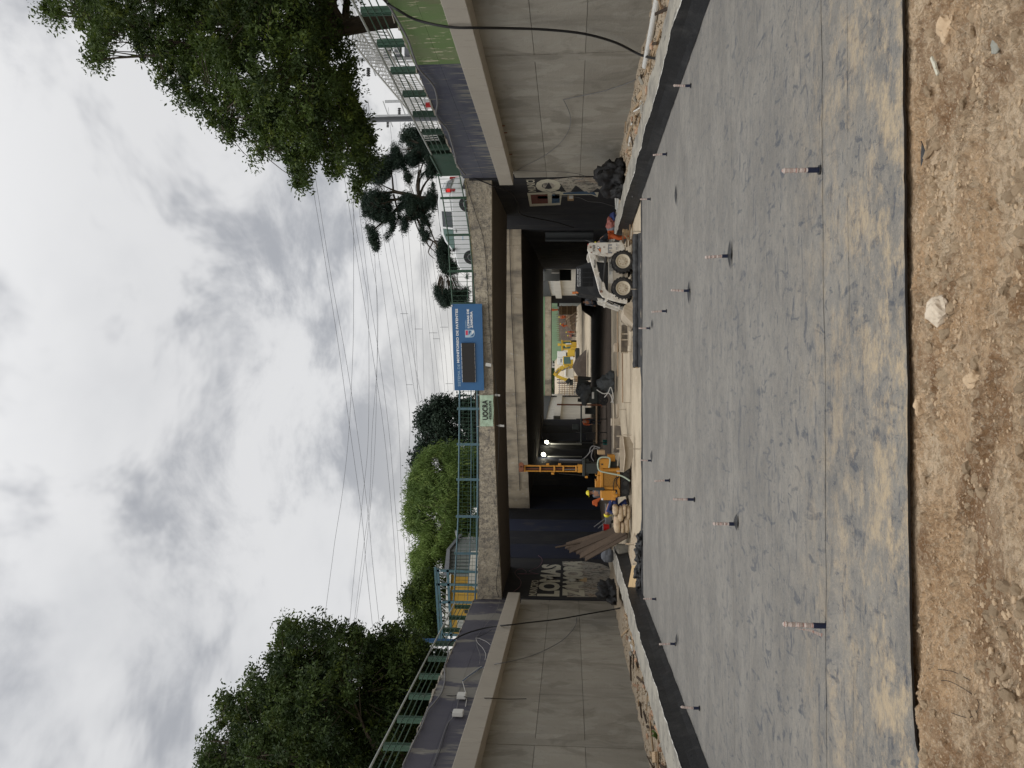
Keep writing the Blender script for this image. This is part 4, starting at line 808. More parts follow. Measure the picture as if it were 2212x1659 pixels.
# yellow kiosk with grey corrugated part, blue frame over it
yk = thing('kiosk', 'yellow painted kiosk building behind the left end of the bridge', 'building', (-14, 47, 6.98))
def wallpoly(name, pts, d, m, par, th=.3):
    """front face from picture points standing at depth d, given real thickness"""
    b = MB(); f = [at(X, Y, d) for X, Y in pts]; n = len(f); b.add([tuple(p) for p in f]+[(p.x, p.y+th, p.z) for p in f], [tuple(range(n)), tuple(range(2*n-1, n-1, -1))]+[(i, i+n, (i+1) % n+n, (i+1) % n) for i in range(n)]); return b.build(name, m, par)
wallpoly('wall', [(975, 1222), (1045, 1222), (1045, 1372), (968, 1372)], 50, 'building_yellow', yk, 6); wallpoly('roof_band', [(966, 1218), (975, 1218), (968, 1376), (960, 1376)], 49.8, 'box_white', yk, 6.4)
w_ = wallpoly('grille', [(988, 1336), (1010, 1336), (1010, 1356), (988, 1356)], 49.9, 'building_grey', yk, .08)
b = MB()
for i in range(7): b.bar(at(988, 1337+i*3, 49.85), at(1010, 1337+i*3, 49.85), .03)
b.build('grille_bar', 'box_white', w_); wallpoly('meter_box', [(1003, 1318), (1011, 1318), (1011, 1325), (1003, 1325)], 49.9, 'machine_dark', yk, .08); wallpoly('door', [(985, 1262), (1030, 1262), (1030, 1284), (985, 1284)], 49.9, 'building_yellow', yk, .08)
gk = thing('grey_shed', 'grey panelled shed beside the yellow kiosk behind the bridge rail', 'building', (-10, 49, 6.98))
wallpoly('wall', [(972, 1190), (1045, 1190), (1045, 1245), (985, 1245), (972, 1238)], 48.5, 'building_grey', gk, 5); wallpoly('roof', [(965, 1186), (972, 1186), (969, 1246), (958, 1246)], 48.2, 'lamp_grey', gk, 5.6)
for i in range(7): wallpoly('seam', [(974, 1193+i*7.5), (1040, 1193+i*7.5), (1040, 1194+i*7.5), (974, 1194+i*7.5)], 48.45, 'machine_dark', gk, .03)
wallpoly('skirting', [(1018, 1190), (1045, 1190), (1045, 1280), (1010, 1262)], 48.3, 'far_wall', gk, .1)
fr = thing('canopy_frame', 'light blue steel frame canopy above the yellow kiosk', 'canopy frame', (-14, 46, 6.98))
for (a, c) in (((940, 1225), (950, 1385)), ((946, 1228), (956, 1383)), ((942, 1232), (1040, 1236)), ((950, 1300), (1040, 1302)), ((955, 1370), (1040, 1374)), ((943, 1262), (1040, 1264)), ((967, 1230), (975, 1378))): quick('beam', 'blue_steel', fr, 'bar', at(*a, 47), at(*c, 47), .14)
for i in range(22):
    a, c = at(950+.06*i*7, 1232+i*6.6, 46.9), at(968, 1235+i*6.6+(6 if i % 2 else -4), 47.4); quick('lattice', 'galv', fr, 'bar', a, c, .05)
# steel lattice bundle seen through the left mesh railing
b = MB()
for i in range(60):
    a = at(rs.uniform(985, 1028), rs.uniform(1165, 1200), 52); b.bar(a, a+Vector((rs.uniform(-1, 1), rs.uniform(-.3, .3), rs.uniform(-.3, .3))), .035)
tag(b.build('scrap_lattice', 'galv'), 'pale tangled steel lattice seen through the left bridge railing', 'scrap steel')
# ================================================================== RAILWAY GANTRY AND WIRES
gt = thing('railway_gantry', 'long pale lattice gantry of the railway behind the right fence', 'gantry', (18, 60, 7))
def gan(x, y, d): X, Y = 737.3*0+(1340+x*.3859)*.54861, y*.3859*.54861; return at(X, Y, d)
gl = [(150, 420, 34), (330, 660, 38), (580, 960, 45), (700, 1110, 49), (800, 1300, 57), (900, 1480, 68), (1000, 1620, 82)]
tops = [gan(x, y, d) for x, y, d in gl]; lows = [p+Vector((0, 0, -1.15)) for p in tops]; ob = Vector((1.0, .3, 0))
tops = [p+Vector((0, 0, .15)) for p in tops]
def lerpl(Ls, t): t = min(max(t, 0), .9999)*(len(Ls)-1); i = int(t); return Ls[i].lerp(Ls[i+1], t-i)
for o_ in (Vector(), ob):
    for Ls in (tops, lows): quick('chord', 'white_galv', gt, 'tube', [p+o_ for p in Ls], .05, 5)
b = MB(); nb = 46
for i in range(nb):
    t0, t1 = i/nb, (i+1)/nb
    for o_ in (Vector(), ob):
        a, c = lerpl(tops, t0)+o_, lerpl(lows, t1)+o_; b.bar(a, c, .035); b.bar(lerpl(lows, t1)+o_, lerpl(tops, t1)+o_, .03)
    b.bar(lerpl(tops, t0), lerpl(tops, t0)+ob, .03); b.bar(lerpl(tops, t0), lerpl(tops, t1)+ob, .03)
b.build('lattice', 'white_galv', gt)
# long transverse ribs fanning up to the right behind the tree
for i in range(26):
    t_ = i/25; a = lerpl(tops, .05+.9*t_); l = 9-4.5*t_; quick('rib', 'white_galv', gt, 'bar', a+Vector((.4, .2, -.1+.1*(i % 2))), a+Vector((l, 2.2+(.6 if i % 3 else -.6), l*.42+(.35 if i % 2 else 0))), .05)
for (x, y, d) in ((400, 600, 40), (690, 1030, 52), (560, 1180, 60)):
    a = gan(x, y, d); quick('mast', 'galv', gt, 'tube', [Vector((a.x, a.y, 7)), a+Vector((0, 0, 1.6))], .10, 8)
    quick('bracket', 'galv', gt, 'bar', a+Vector((-.9, 0, .2)), a+Vector((1.2, 0, 1.0)), .07)
    for k in range(4): quick('insulator', 'steel_dark', gt, 'tube', [a+Vector((-.9+.12*k, 0, .6)), a+Vector((-.86+.12*k, 0, .6))], .11, 8)
tr = gan(560, 540, 40); t = thing('transformer', 'pale frame with transformer boxes behind the third fence post on the right', 'transformer', (tr.x, 40, 7))
for k in range(3): quick('tank', 'lamp_grey', t, 'box', (tr.x+.1+(.0), 40, tr.z-.1-.55*k+.5), (.7, .5, .30))
for s_ in (-.5, .5): quick('frame_post', 'white_galv', t, 'box', (tr.x+s_, 40, (tr.z+1+7)/2), (.08, .08, tr.z+1-7))
quick('crossbar', 'white_galv', t, 'box', (tr.x, 40, tr.z+1), (1.2, .1, .1))
sl = gan(915, 1070, 47); t = thing('signal_lamp', 'dark red signal lamp hanging behind the right fence', 'signal', tuple(sl)); quick('lamp_body', 'tail_lamp', t, 'tube', [sl+Vector((0, 0, .25)), sl+Vector((0, 0, -.25))], .17, 10); quick('arm', 'galv', t, 'bar', sl+Vector((.0, 0, .3)), sl+Vector((1.2, 0, .45)), .08); quick('hanger', 'steel_dark', t, 'tube', [sl+Vector((0, 0, .25)), sl+Vector((0, 0, .6))], .03, 5)
# overhead wires: start (near, right) to end (left), in crop coordinates of [1200..1900]x[600..1700] and [1300..1960]x[1700..2560]
kA = crop(1200, 600, .6629); kB = crop(1300, 1700, .5185)
wires = [((45, 190), (120, 640), (200, 1150), (262, 1600), None, kB, (240, 640), (272, 1000), (322, 1480)),
         ((60, 130), (150, 700), (240, 1200), (312, 1658), None, kB, (290, 640), (318, 950), (370, 1430)),
         ((290, 330), (290, 900), (285, 1200), (262, 1658), None, kB, (95, 450), (40, 800), (0, 1100)),
         ((262, 320), (330, 750), (400, 1180), (470, 1658), None, kB, (470, 640), (500, 1050), (520, 1420)),
         ((285, 330), (350, 720), (378, 960), (378, 1658), None, kB, (250, 480), (190, 1000), (145, 1480)),
         ((350, 560), (385, 850), (440, 1200), (500, 1658), None, kB, (505, 700), (530, 1000), (545, 1200)),
         ((385, 570), (430, 850), (430, 1250), (400, 1658), None, kB, (300, 500), (250, 900), (178, 1480)),
         ((415, 600), (428, 900), (430, 1200), (420, 1658), None, kB, (320, 400), (270, 900), (190, 1480)),
         ((430, 560), (470, 850), (520, 1250), (560, 1658), None, kB, (545, 600), (575, 1000), (590, 1160)),
         ((490, 640), (550, 1000), (600, 1350), (625, 1658), None, kB, (560, 500), (580, 700), None),
         ((520, 640), (580, 960), (640, 1350), (680, 1658), None, kB, (590, 450), (606, 900), None),
         ((540, 600), (600, 930), (660, 1290), (725, 1658), None, kB, (640, 200), (660, 330), None),
         ((595, 640), (630, 960), (660, 1300), (690, 1600), None, None, None, None, None),
         ((628, 640), (655, 1000), (668, 1300), (676, 1600), None, None, None, None, None),
         ((690, 640), (700, 1050), (708, 1400), (710, 1640), None, None, None, None, None),
         ((700, 660), (740, 1070), (770, 1400), (790, 1658), None, None, None, None, None),
         ((745, 920), (765, 1100), (800, 1420), (820, 1640), None, None, None, None, None),
         ((770, 920), (800, 1110), (830, 1400), (850, 1640), None, None, None, None, None),
         ((800, 930), (830, 1150), (850, 1400), (855, 1580), None, None, None, None, None),
         ((845, 920), (860, 1100), (885, 1420), (895, 1560), None, None, None, None, None)]
WR = []
for i, w_ in enumerate(wires):
    pts = [kA(*q) for q in w_[:4]]; kk = w_[5]
    if kk: pts += [kk(*q) for q in w_[6:] if q]
    X0, Y0 = pts[0]; X1, Y1 = pts[1]; e = (X0-(X1-X0)/(Y1-Y0)*330, Y0-330); Xa, Ya = pts[-2]; Xb, Yb = pts[-1]; f = (Xb+(Xb-Xa)/max(Yb-Ya, 1)*260, Yb+260)
    pts = [e]+pts+[f]; d = 62+i*2.2
    P = [at(X, Y, d+(Y-830)*.006) for X, Y in pts]; o = cab('overhead_wire', P, .016, 'wire', 'x', 'wire', 4); o['label'] = 'thin overhead railway wire crossing the cloudy sky above the bridges'; o['group'] = 'overhead railway wires'; WR.append(P)
b_ = 0
for (x0, x1, y) in ((568, 614, 958), (652, 697, 1049), (738, 788, 1072), (762, 803, 1107), (804, 852, 1038), (602, 640, 1380), (836, 882, 1374), (780, 822, 1436), (697, 728, 1623)):
    a, c = at(*kA(x0, y), 90), at(*kA(x1, y), 90); tag(quick('wire_dropper', 'wire', None, 'bar', a, c, .045), 'short upright dropper linking two overhead wires', 'wire dropper', 'droppers between the overhead wires')
# ================================================================== TREES
def leaves(centres, radii, n_per, size, droop=.35, squash=.8, seed=0, aspect=.42, shell=.55):
    """small leaf faces spread through leaf clumps; returns verts, quads"""
    rng = np.random.RandomState(seed); centres = np.asarray(centres); radii = np.asarray(radii)
    idx = np.repeat(np.arange(len(centres)), n_per); n = len(idx)
    d = rng.normal(size=(n, 3)); d /= np.linalg.norm(d, axis=1)[:, None]; r = rng.uniform(0, 1, n)**shell
    P = centres[idx]+d*(r*radii[idx])[:, None]*np.array([1, 1, squash])
    a = d*.8+rng.normal(size=(n, 3))*.6; a[:, 2] -= droop; a /= np.linalg.norm(a, axis=1)[:, None]
    b = np.cross(a, rng.normal(size=(n, 3))); b /= np.linalg.norm(b, axis=1)[:, None]
    s = (size*rng.uniform(.6, 1.35, n))[:, None]; w = s*aspect
    V = np.stack([P-a*s*.5, P+b*w*.5+a*s*.05, P+a*s*.5, P-b*w*.5+a*s*.05], 1).reshape(-1, 3)
    return V, np.arange(n*4).reshape(n, 4)
def inside(poly, x, y):
    c = False; j = len(poly)-1
    for i in range(len(poly)):
        if (poly[i][1] > y) != (poly[j][1] > y) and x < (poly[j][0]-poly[i][0])*(y-poly[i][1])/(poly[j][1]-poly[i][1])+poly[i][0]: c = not c
        j = i
    return c
def edist(poly, x, y):
    m = 1e9
    for i in range(len(poly)):
        x0, y0 = poly[i-1]; x1, y1 = poly[i]; dx, dy = x1-x0, y1-y0; t = max(0, min(1, ((x-x0)*dx+(y-y0)*dy)/(dx*dx+dy*dy+1e-9))); m = min(m, math.hypot(x-x0-t*dx, y-y0-t*dy))
    return m
def crown_points(poly, dc, dthick, n, seed, gap=.0, gscale=42):
    rng = random.Random(seed); xs = [p[0] for p in poly]; ys = [p[1] for p in poly]; out = []; mid = Vector((sum(xs)/len(xs), sum(ys)/len(ys), 0))
    tries = 0
    while len(out) < n and tries < n*60:
        tries += 1; X, Y = rng.uniform(min(xs), max(xs)), rng.uniform(min(ys), max(ys))
        if not inside(poly, X, Y): continue
        e = edist(poly, X, Y)
        if mnoise.noise(Vector((X/gscale, Y/gscale, seed))) < gap-.02*(e/20): continue
        half = dthick*min(1, .25+e/130); d = dc+rng.uniform(-1, 1)*half
        out.append(at(X, Y, d))
    return out
def tree(name, label, polys, dc, dthick, n, n_per, crad, size, lm, base, seed, trunk_r=.3, gap=-.12, droop=.35, group=None, aspect=.42, squash=.8, limbs=9, fork=None, cat='tree', shell=.55):
    t = thing(name, label, cat, tuple(base), group=group); C_ = []
    for k, p in enumerate(polys):
        area = abs(sum(p[i-1][0]*p[i][1]-p[i][0]*p[i-1][1] for i in range(len(p))))/2; C_.append((p, area))
    tot = sum(a for _, a in C_); P = []
    for k, (p, a) in enumerate(C_): P += crown_points(p, dc, dthick, max(8, int(n*a/tot)), seed+k*7, gap)
    rng = random.Random(seed); rad = [crad*rng.choice((.4, .6, .9, 1.1, 1.5)) for _ in P]
    V, Q = leaves([tuple(p) for p in P], rad, n_per, size, droop, squash, seed, aspect, shell); numesh('crown', V, Q, lm, t)
    b = MB(); cx_ = sum((p for p in P), Vector())/len(P); base = Vector(base); fk = Vector(fork) if fork else base.lerp(cx_, .55); fk.z = max(fk.z, base.z+1.5)
    b.tube(smoothpts([base-Vector((0, 0, .3)), base.lerp(fk, .5)+Vector((.15, 0, 0)), fk], 4), trunk_r, 9, r2=trunk_r*.65)
    ends = rng.sample(P, min(limbs, len(P)))
    for e in ends:
        m1 = fk.lerp(e, .45)+Vector((rng.uniform(-.5, .5), rng.uniform(-.4, .4), rng.uniform(0, .7))); b.tube(smoothpts([fk, m1, e], 4), trunk_r*.42, 6, r2=.02)
        near = sorted(P, key=lambda q: (q-e).length)[1:8]
        for q in near: b.tube([m1.lerp(e, rng.uniform(.3, .9)), q], .028*max(1, dc/45), 4, r2=.01)
    near2 = P[::3]
    for q in near2:
        q2 = min(ends, key=lambda e: (e-q).length); b.tube([q2.lerp(q, .5), q2.lerp(q, .8)+Vector((0, 0, .08)), q], .016*max(1, dc/50), 4, r2=.008)
    b.build('trunk', 'bark', t); return t
big = [(60, -260), (78, -10), (96, 40), (118, 60), (140, 70), (170, 90), (178, 130), (212, 146), (235, 130), (262, 100), (300, 112), (322, 160), (360, 190), (385, 195), (392, 245), (420, 285), (450, 285), (470, 270), (500, 318), (545, 355), (560, 330), (590, 320), (622, 340), (620, 390), (650, 405), (668, 395), (690, 350), (720, 380), (745, 425), (765, 436), (790, 395), (812, 345), (806, 300), (790, 250), (780, 190), (765, 130), (758, 60), (765, 0), (790, -60), (860, -260)]
core = [(150, -260), (130, -10), (200, 60), (310, 85), (400, 190), (440, 250), (520, 290), (620, 300), (700, 330), (780, 330), (790, 260), (760, 160), (730, 60), (740, -260)]
tree('street_tree', 'huge leafy tree overhanging the right wall at the picture corner', [big, core, [(545, 320), (620, 350), (640, 395), (700, 345), (760, 425), (800, 370), (800, 250), (700, 200), (560, 200)]], 27, 4.5, 2300, 105, .50, .145, 'leaf_near', (13.8, 27, 6.98), 11, .42, -.10, fork=(13.5, 27, 10.5), limbs=22, squash=.62)
left = [(422, 1720), (425, 1655), (445, 1625), (440, 1600), (470, 1580), (478, 1545), (468, 1520), (490, 1495), (520, 1470), (545, 1450), (575, 1440), (578, 1405), (600, 1385), (612, 1345), (630, 1332), (645, 1355), (665, 1348), (690, 1340), (705, 1352), (740, 1362), (765, 1352), (800, 1368), (835, 1362), (862, 1350), (885, 1370), (925, 1400), (905, 1425), (880, 1470), (850, 1500), (850, 1560), (825, 1600), (815, 1655), (820, 1720)]
tree('street_tree', 'dark dense tree above the left wall behind the green fence', [left, [(470, 1720), (480, 1600), (560, 1480), (620, 1400), (760, 1400), (860, 1420), (820, 1500), (790, 1600), (780, 1720)], [(800, 1400), (900, 1385), (925, 1400), (905, 1460), (895, 1540), (860, 1640), (850, 1720), (760, 1720), (780, 1500)]], 33, 4.5, 1600, 105, .58, .175, 'leaf_left', (-16.5, 33, 6.98), 23, .38, -.13, fork=(-16, 33, 9.5), limbs=16, squash=.7)
tree('hedge', 'dark shrub mass filling the gaps of the left green fence', [[(930, 1400), (905, 1440), (860, 1540), (815, 1655), (800, 1740), (880, 1740), (900, 1650), (935, 1560), (960, 1480), (968, 1420)]], 35, 1.5, 420, 100, .5, .17, 'leaf_left', (-15, 35, 6.98), 87, .1, -.3, cat='hedge', limbs=5)
will = [(880, 1100), (884, 1060), (893, 1025), (905, 1000), (920, 985), (938, 970), (955, 975), (968, 968), (1000, 972), (1040, 975), (1040, 1170), (1000, 1180), (975, 1215), (968, 1245), (975, 1290), (955, 1300), (930, 1290), (905, 1262), (896, 1235), (890, 1205), (900, 1185), (885, 1160), (880, 1130)]
tree('willow_tree', 'bright green feathery willow behind the left half of the bridge', [will], 62, 6, 1300, 90, .80, .38, 'leaf_willow', (-11.5, 62, 6.98), 31, .45, -.22, 1.3, aspect=.16, limbs=12)
tree('street_tree', 'green leafy tree behind the kiosk between the willow and the blue pole', [[(872, 1290), (862, 1305), (868, 1330), (880, 1345), (900, 1372), (930, 1385), (960, 1370), (950, 1240), (925, 1230), (893, 1262)]], 58, 4, 300, 90, .65, .24, 'leaf_near', (-17, 58, 6.98), 37, .3, -.12)
tree('dark_tree', 'dark evergreen tree seen behind the green banner', [[(905, 905), (920, 885), (940, 872), (960, 866), (985, 872), (1040, 868), (1040, 960), (955, 962), (925, 968), (910, 985), (905, 1005), (893, 1010), (900, 985), (912, 960), (925, 935), (910, 925)]], 75, 5, 360, 90, 1.0, .34, 'leaf_conifer', (-2.5, 75, 6.98), 41, .4, -.14)
# cedar in drooping layers with gaps
ced = [[(778, 360), (785, 335), (800, 330), (830, 335), (850, 345), (870, 330), (880, 372), (868, 400), (850, 398), (840, 430), (855, 470), (850, 500), (838, 512), (828, 540), (812, 545), (800, 520), (790, 480), (780, 430)],
       [(846, 335), (850, 300), (870, 290), (900, 300), (905, 345), (890, 360), (882, 400), (872, 370)],
       [(862, 430), (880, 405), (905, 420), (915, 400), (935, 395), (945, 430), (930, 470), (905, 470), (885, 480), (872, 500), (860, 470)],
       [(905, 480), (915, 470), (930, 480), (925, 520), (912, 525)],
       [(930, 510), (945, 500), (965, 520), (985, 545), (1000, 570), (1010, 600), (1010, 650), (985, 655), (960, 660), (945, 650), (938, 620), (935, 580), (928, 545)],
       [(900, 300), (920, 290), (960, 300), (975, 340), (950, 370), (930, 385), (910, 380), (905, 340)]]
cd_ = tree('cedar_tree', 'big dark cedar with drooping ragged layers behind the white car', ced, 66, 3.5, 2600, 60, .40, .24, 'leaf_cedar', tuple(at(1010, 455, 66)[:2])+(6.98,), 53, .34, -.04, .75, aspect=.16, fork=tuple(at(905, 428, 66)), limbs=14, squash=.75)
b = MB(); b.tube(smoothpts([at(905, 428, 66), at(880, 420, 66), at(845, 415, 66), at(805, 425, 66)], 4), .24, 8, r2=.06)
for pts in (((905, 428), (900, 400), (905, 350), (880, 320)), ((890, 425), (895, 470), (905, 500), (920, 520)), ((950, 440), (975, 500), (968, 560), (965, 610)), ((990, 470), (985, 560), (990, 620)), ((915, 505), (925, 530), (945, 548)), ((920, 515), (935, 522), (925, 545), (940, 560)), ((850, 415), (845, 370), (830, 350)), ((850, 420), (860, 470), (845, 500))): b.tube(smoothpts([at(X, Y, 66) for X, Y in pts], 3), .10, 5, r2=.02)
b.build('limb', 'bark', cd_)
tree('dark_tree', 'tall dark fir rising behind the right fence corner', [[(868, 290), (880, 280), (910, 282), (950, 290), (990, 300), (1000, 340), (960, 350), (930, 340), (900, 320), (878, 310)]], 72, 4, 240, 90, .85, .3, 'leaf_cedar', tuple(at(1000, 310, 72)[:2])+(6.98,), 59, .3, -.3, .5, aspect=.25)
# trees and buildings at the far end
for i, (X0, X1, Y0, Y1, d, lab) in enumerate(((1188, 1205, 750, 775, 330, 'small far green tree above the backhoe seen through the underpass'), (1178, 1208, 690, 720, 360, 'far green tree above the green wall seen through the underpass'), (1186, 1215, 806, 828, 300, 'far dark tree above the excavator boom seen through the underpass'), (1174, 1206, 640, 690, 380, 'far tree mass at the right end of the distant view'), (1174, 1214, 828, 880, 340, 'far tree mass at the left end of the distant view'), (1172, 1200, 770, 806, 420, 'far tree mass behind the distant white building'), (1172, 1204, 718, 756, 430, 'far tree mass in the middle of the distant view'))):
    tree('far_tree', lab, [[(X0, (Y0+Y1)/2), (X0+4, Y0), (X1, Y0), (X1+12, (Y0+Y1)/2), (X1, Y1), (X0+4, Y1)]], d, 6, 60, 50, 2.2, .9, 'leaf_far', tuple(at(1210, (Y0+Y1)/2, d)[:2])+(6.98,), 70+i, .4, -.5, limbs=4)
# ================================================================== MACHINES
def frame(t): return Matrix.Translation(t.location) @ Matrix.Rotation(t.rotation_euler.z, 4, 'Z')
def lq(name, m, par, fn, *a, **k): return quick(name, m, par, fn, *a, local=True, **k)
# ---- skid steer loader (x forward = towards picture left, z up, y = width)
SK = onz(1369, 575, 0.); SK = Vector((at(1369, 604, 29.9)[0], 29.9, -.02))
sk = thing('skid_steer', 'white and black skid steer loader parked beyond the black membrane roll', 'loader', tuple(SK), R(180)+R(3))
cx = lambda y: (y-950)*.00201; cz = lambda x: (1276-x)*.00201     # picture crop to metres; x forward is +local x
def side(name, pts, y0, y1, m, par=sk, bevel=.01): return lq(name, m, par, 'prism', [(cx(y), cz(x)) for x, y in pts], y0, y1, 'y', bevel=bevel)
# local +y faces the camera after the turn
HW = .80
towers = []
for s in (1, -1):
    o = side('rear_tower', [(445, 318), (1060, 318), (1108, 400), (1100, 470), (985, 490), (920, 530), (870, 575), (830, 590), (720, 580), (545, 545), (435, 520), (405, 450), (412, 380)], s*HW-.13*(s > 0), s*HW+.13*(s < 0), 'loader_white', bevel=.015); towers.append(o)
    arm = side('lift_arm', [(425, 450), (432, 560), (470, 700), (530, 900), (580, 1095), (600, 1180), (635, 1290), (690, 1360), (860, 1425), (1010, 1465), (1150, 1490), (1150, 1385), (950, 1325), (870, 1292), (800, 1262), (750, 1210), (735, 1150), (728, 1095), (690, 1070), (655, 1040), (620, 900), (585, 740), (545, 545), (470, 520)], s*(HW-.01)-.10*(s > 0), s*(HW-.01)+.10*(s < 0), 'loader_white', bevel=.02)
    lq('pivot', 'rust', arm, 'tube', [(cx(410), s*HW+.02*s, cz(468)), (cx(410), s*(HW+.03), cz(468))], .035, 10)
    lq('lift_cylinder', 'steel_dark', sk, 'tube', [(cx(560), s*.70, cz(760)), (cx(1080), s*.70, cz(700))], .05, 10); lq('cylinder_rod', 'chrome', sk, 'tube', [(cx(1030), s*.70, cz(705)), (cx(1150), s*.70, cz(690))], .025, 8)
    if s > 0:
        for pts in (((610, 960), (660, 1040), (640, 1240)), ((585, 1010), (625, 1060), (620, 1240))): lq('hydraulic_pipe', 'galv', arm, 'tube', [(cx(y), s*(HW+.015), cz(x)) for x, y in pts], .012, 5)
        for x, y in ((640, 1255), (670, 1255)): lq('fitting', 'rust', arm, 'tube', [(cx(y-20), s*(HW+.03), cz(x)), (cx(y+22), s*(HW+.03), cz(x))], .022, 6)
        for x, y in ((597, 545), (545, 597), (620, 900), (725, 1297), (700, 1085)): lq('pin', 'loader_white', arm, 'tube', [(cx(y), s*HW, cz(x)), (cx(y), s*(HW+.03), cz(x))], .022, 8)
for s in (1, -1):
    side('side_frame', [(800, 600), (800, 1270), (900, 1310), (1170, 1350), (1170, 470), (1000, 480), (900, 540), (840, 590)], s*.48-.06, s*.48+.06, 'loader_dusty')
body = side('engine_body', [(560, 340), (1120, 330), (1150, 480), (1150, 1270), (800, 1270), (800, 640), (640, 660), (560, 560)], -.46, .46, 'loader_dusty')
fr_ = side('sill_panel', [(805, 605), (805, 1075), (888, 1075), (888, 605)], .54, .56, 'loader_white')
for i in range(13):
    for j in range(2): lq('vent_slot', 'slot_black', fr_, 'box', (cx(670+i*14), .565, cz(835+j*33)), (.012, .012, .05))
lq('data_plate', 'galv', fr_, 'box', (cx(876), .563, cz(835)), (.11, .008, .085))
lq('fuel_cap', 'loader_dusty', body, 'tube', [(cx(930), .5, cz(1035)), (cx(930), .60, cz(1035))], .075, 14)
side('engine_grille', [(560, 560), (590, 650), (720, 680), (725, 590), (640, 560)], .55, .60, 'loader_white')
for i in range(5): lq('grille_slot', 'slot_black', body, 'box', (cx(600+i*0)+.02, .605, cz(625+i*22)), (.14, .012, .022))
# cab
cab_ = side('cab', [(200, 735), (190, 780), (178, 1160), (210, 1215), (245, 1240), (640, 1330), (800, 1310), (800, 700), (600, 640), (455, 650), (430, 660)], -.44, .44, 'loader_black', bevel=.02)
for c_ in (0, 1):
    for r_ in range(9):
        for q in range(2):
            x0 = 325+r_*22.5; y0 = 770+c_*185+q*88
            if x0 > 500 and y0 < 800: continue
            lq('mesh_slot', 'slot_black', cab_, 'box', (cx(y0+40), .442, cz(x0)), (.155, .012, .021))
for z in (250, 640): pass
lq('cab_post', 'steel_dark', cab_, 'bar', (cx(1245), .40, cz(250)), (cx(1325), .40, cz(640)), .05)
lq('door_handle', 'steel_dark', cab_, 'tube', [(cx(1290), .42, cz(375)), (cx(1345), .42, cz(385)), (cx(1350), .42, cz(500)), (cx(1320), .42, cz(540))], .012, 5)
def lt_(s, x0, x1, ya, yb, y, m, par, bold=.03):   # lettering on the side facing the camera, reading towards the rear
    h = cz(x0)-cz(x1); cu = bpy.data.curves.new('lettering', 'FONT'); cu.body = s; cu.offset = bold; cu.resolution_u = 3
    t = bpy.data.objects.new('src', cu); COL.objects.link(t); dg = bpy.context.evaluated_depsgraph_get(); me = bpy.data.meshes.new_from_object(t.evaluated_get(dg)); bpy.data.objects.remove(t)
    xs = [v.co.x for v in me.vertices]; ys = [v.co.y for v in me.vertices]; w = cx(ya)-cx(yb)
    for v in me.vertices: v.co = Vector((cx(ya)-(v.co.x-min(xs))/(max(xs)-min(xs))*w, y, cz(x1)+(v.co.y-min(ys))/(max(ys)-min(ys))*h))
    me.materials.clear(); me.materials.append(MATS[m]); o = bpy.data.objects.new('lettering', me); COL.objects.link(o); o.parent = par; return o
lt_('(011)4748-5900', 218, 245, 1120, 778, .446, 'white_print', cab_, .02); lt_('www.americanrental.com', 252, 275, 1120, 775, .446, 'white_print', cab_, .01)
lt_('XT650', 503, 553, 495, 365, HW+.004, 'black_print', towers[0], .03); lt_('FTI', 792, 866, 530, 358, HW+.004, 'lamp_grey', towers[0], .04); lt_('YT-77', 942, 990, 465, 345, HW+.004, 'cable_grey', towers[0], .01)
lt_('MILOAN', 525, 560, 800, 650, HW+.006, 'black_print', sk, .03)
b = MB(); b.add([(cx(y), HW+.005, cz(x)) for x, y in ((590, 378), (590, 440), (655, 525), (660, 425))], [(0, 1, 2, 3)]); b.build('logo_back', 'cable_grey', towers[0], local=True)
b = MB(); b.add([(cx(y), HW+.007, cz(x)) for x, y in ((652, 512), (608, 448), (652, 435))], [(0, 1, 2)]); b.build('logo_mark', 'amber', towers[0], local=True)
b = MB(); b.add([(cx(y), HW+.007, cz(x)) for x, y in ((596, 390), (596, 430), (635, 425))], [(0, 1, 2)]); b.build('logo_mark', 'white_print', towers[0], local=True)
for x, y in ((715, 410), (770, 540), (480, 510)): lq('bolt', 'rust', towers[0], 'tube', [(cx(y), HW, cz(x)), (cx(y), HW+.03, cz(x))], .02, 8)
lq('tail_lamp', 'tail_lamp', sk, 'box', (cx(335), .6, cz(425)), (.05, .1, .06)); lq('tow_eye', 'loader_dusty', sk, 'tube', [(cx(300), .55, cz(1030)), (cx(300), .75, cz(1030))], .05, 10)
lq('antenna', 'cable_grey', sk, 'tube', [(cx(290), .5, cz(530)), (cx(230), .5, cz(375))], .008, 5); lq('rear_door', 'loader_black', sk, 'box', (cx(305), 0, cz(800)), (.06, 1.2, .9))
bc = lq('beacon', 'amber', sk, 'tube', [(cx(1215), .2, cz(185)), (cx(1215), .2, cz(122))], .05, 10); lq('beacon', 'amber', sk, 'tube', [(cx(1225), .38, cz(235)), (cx(1225), .38, cz(190))], .04, 10)
lq('work_light', 'machine_dark', sk, 'ico', (cx(1265), .3, cz(230)), .06, 2, .05)
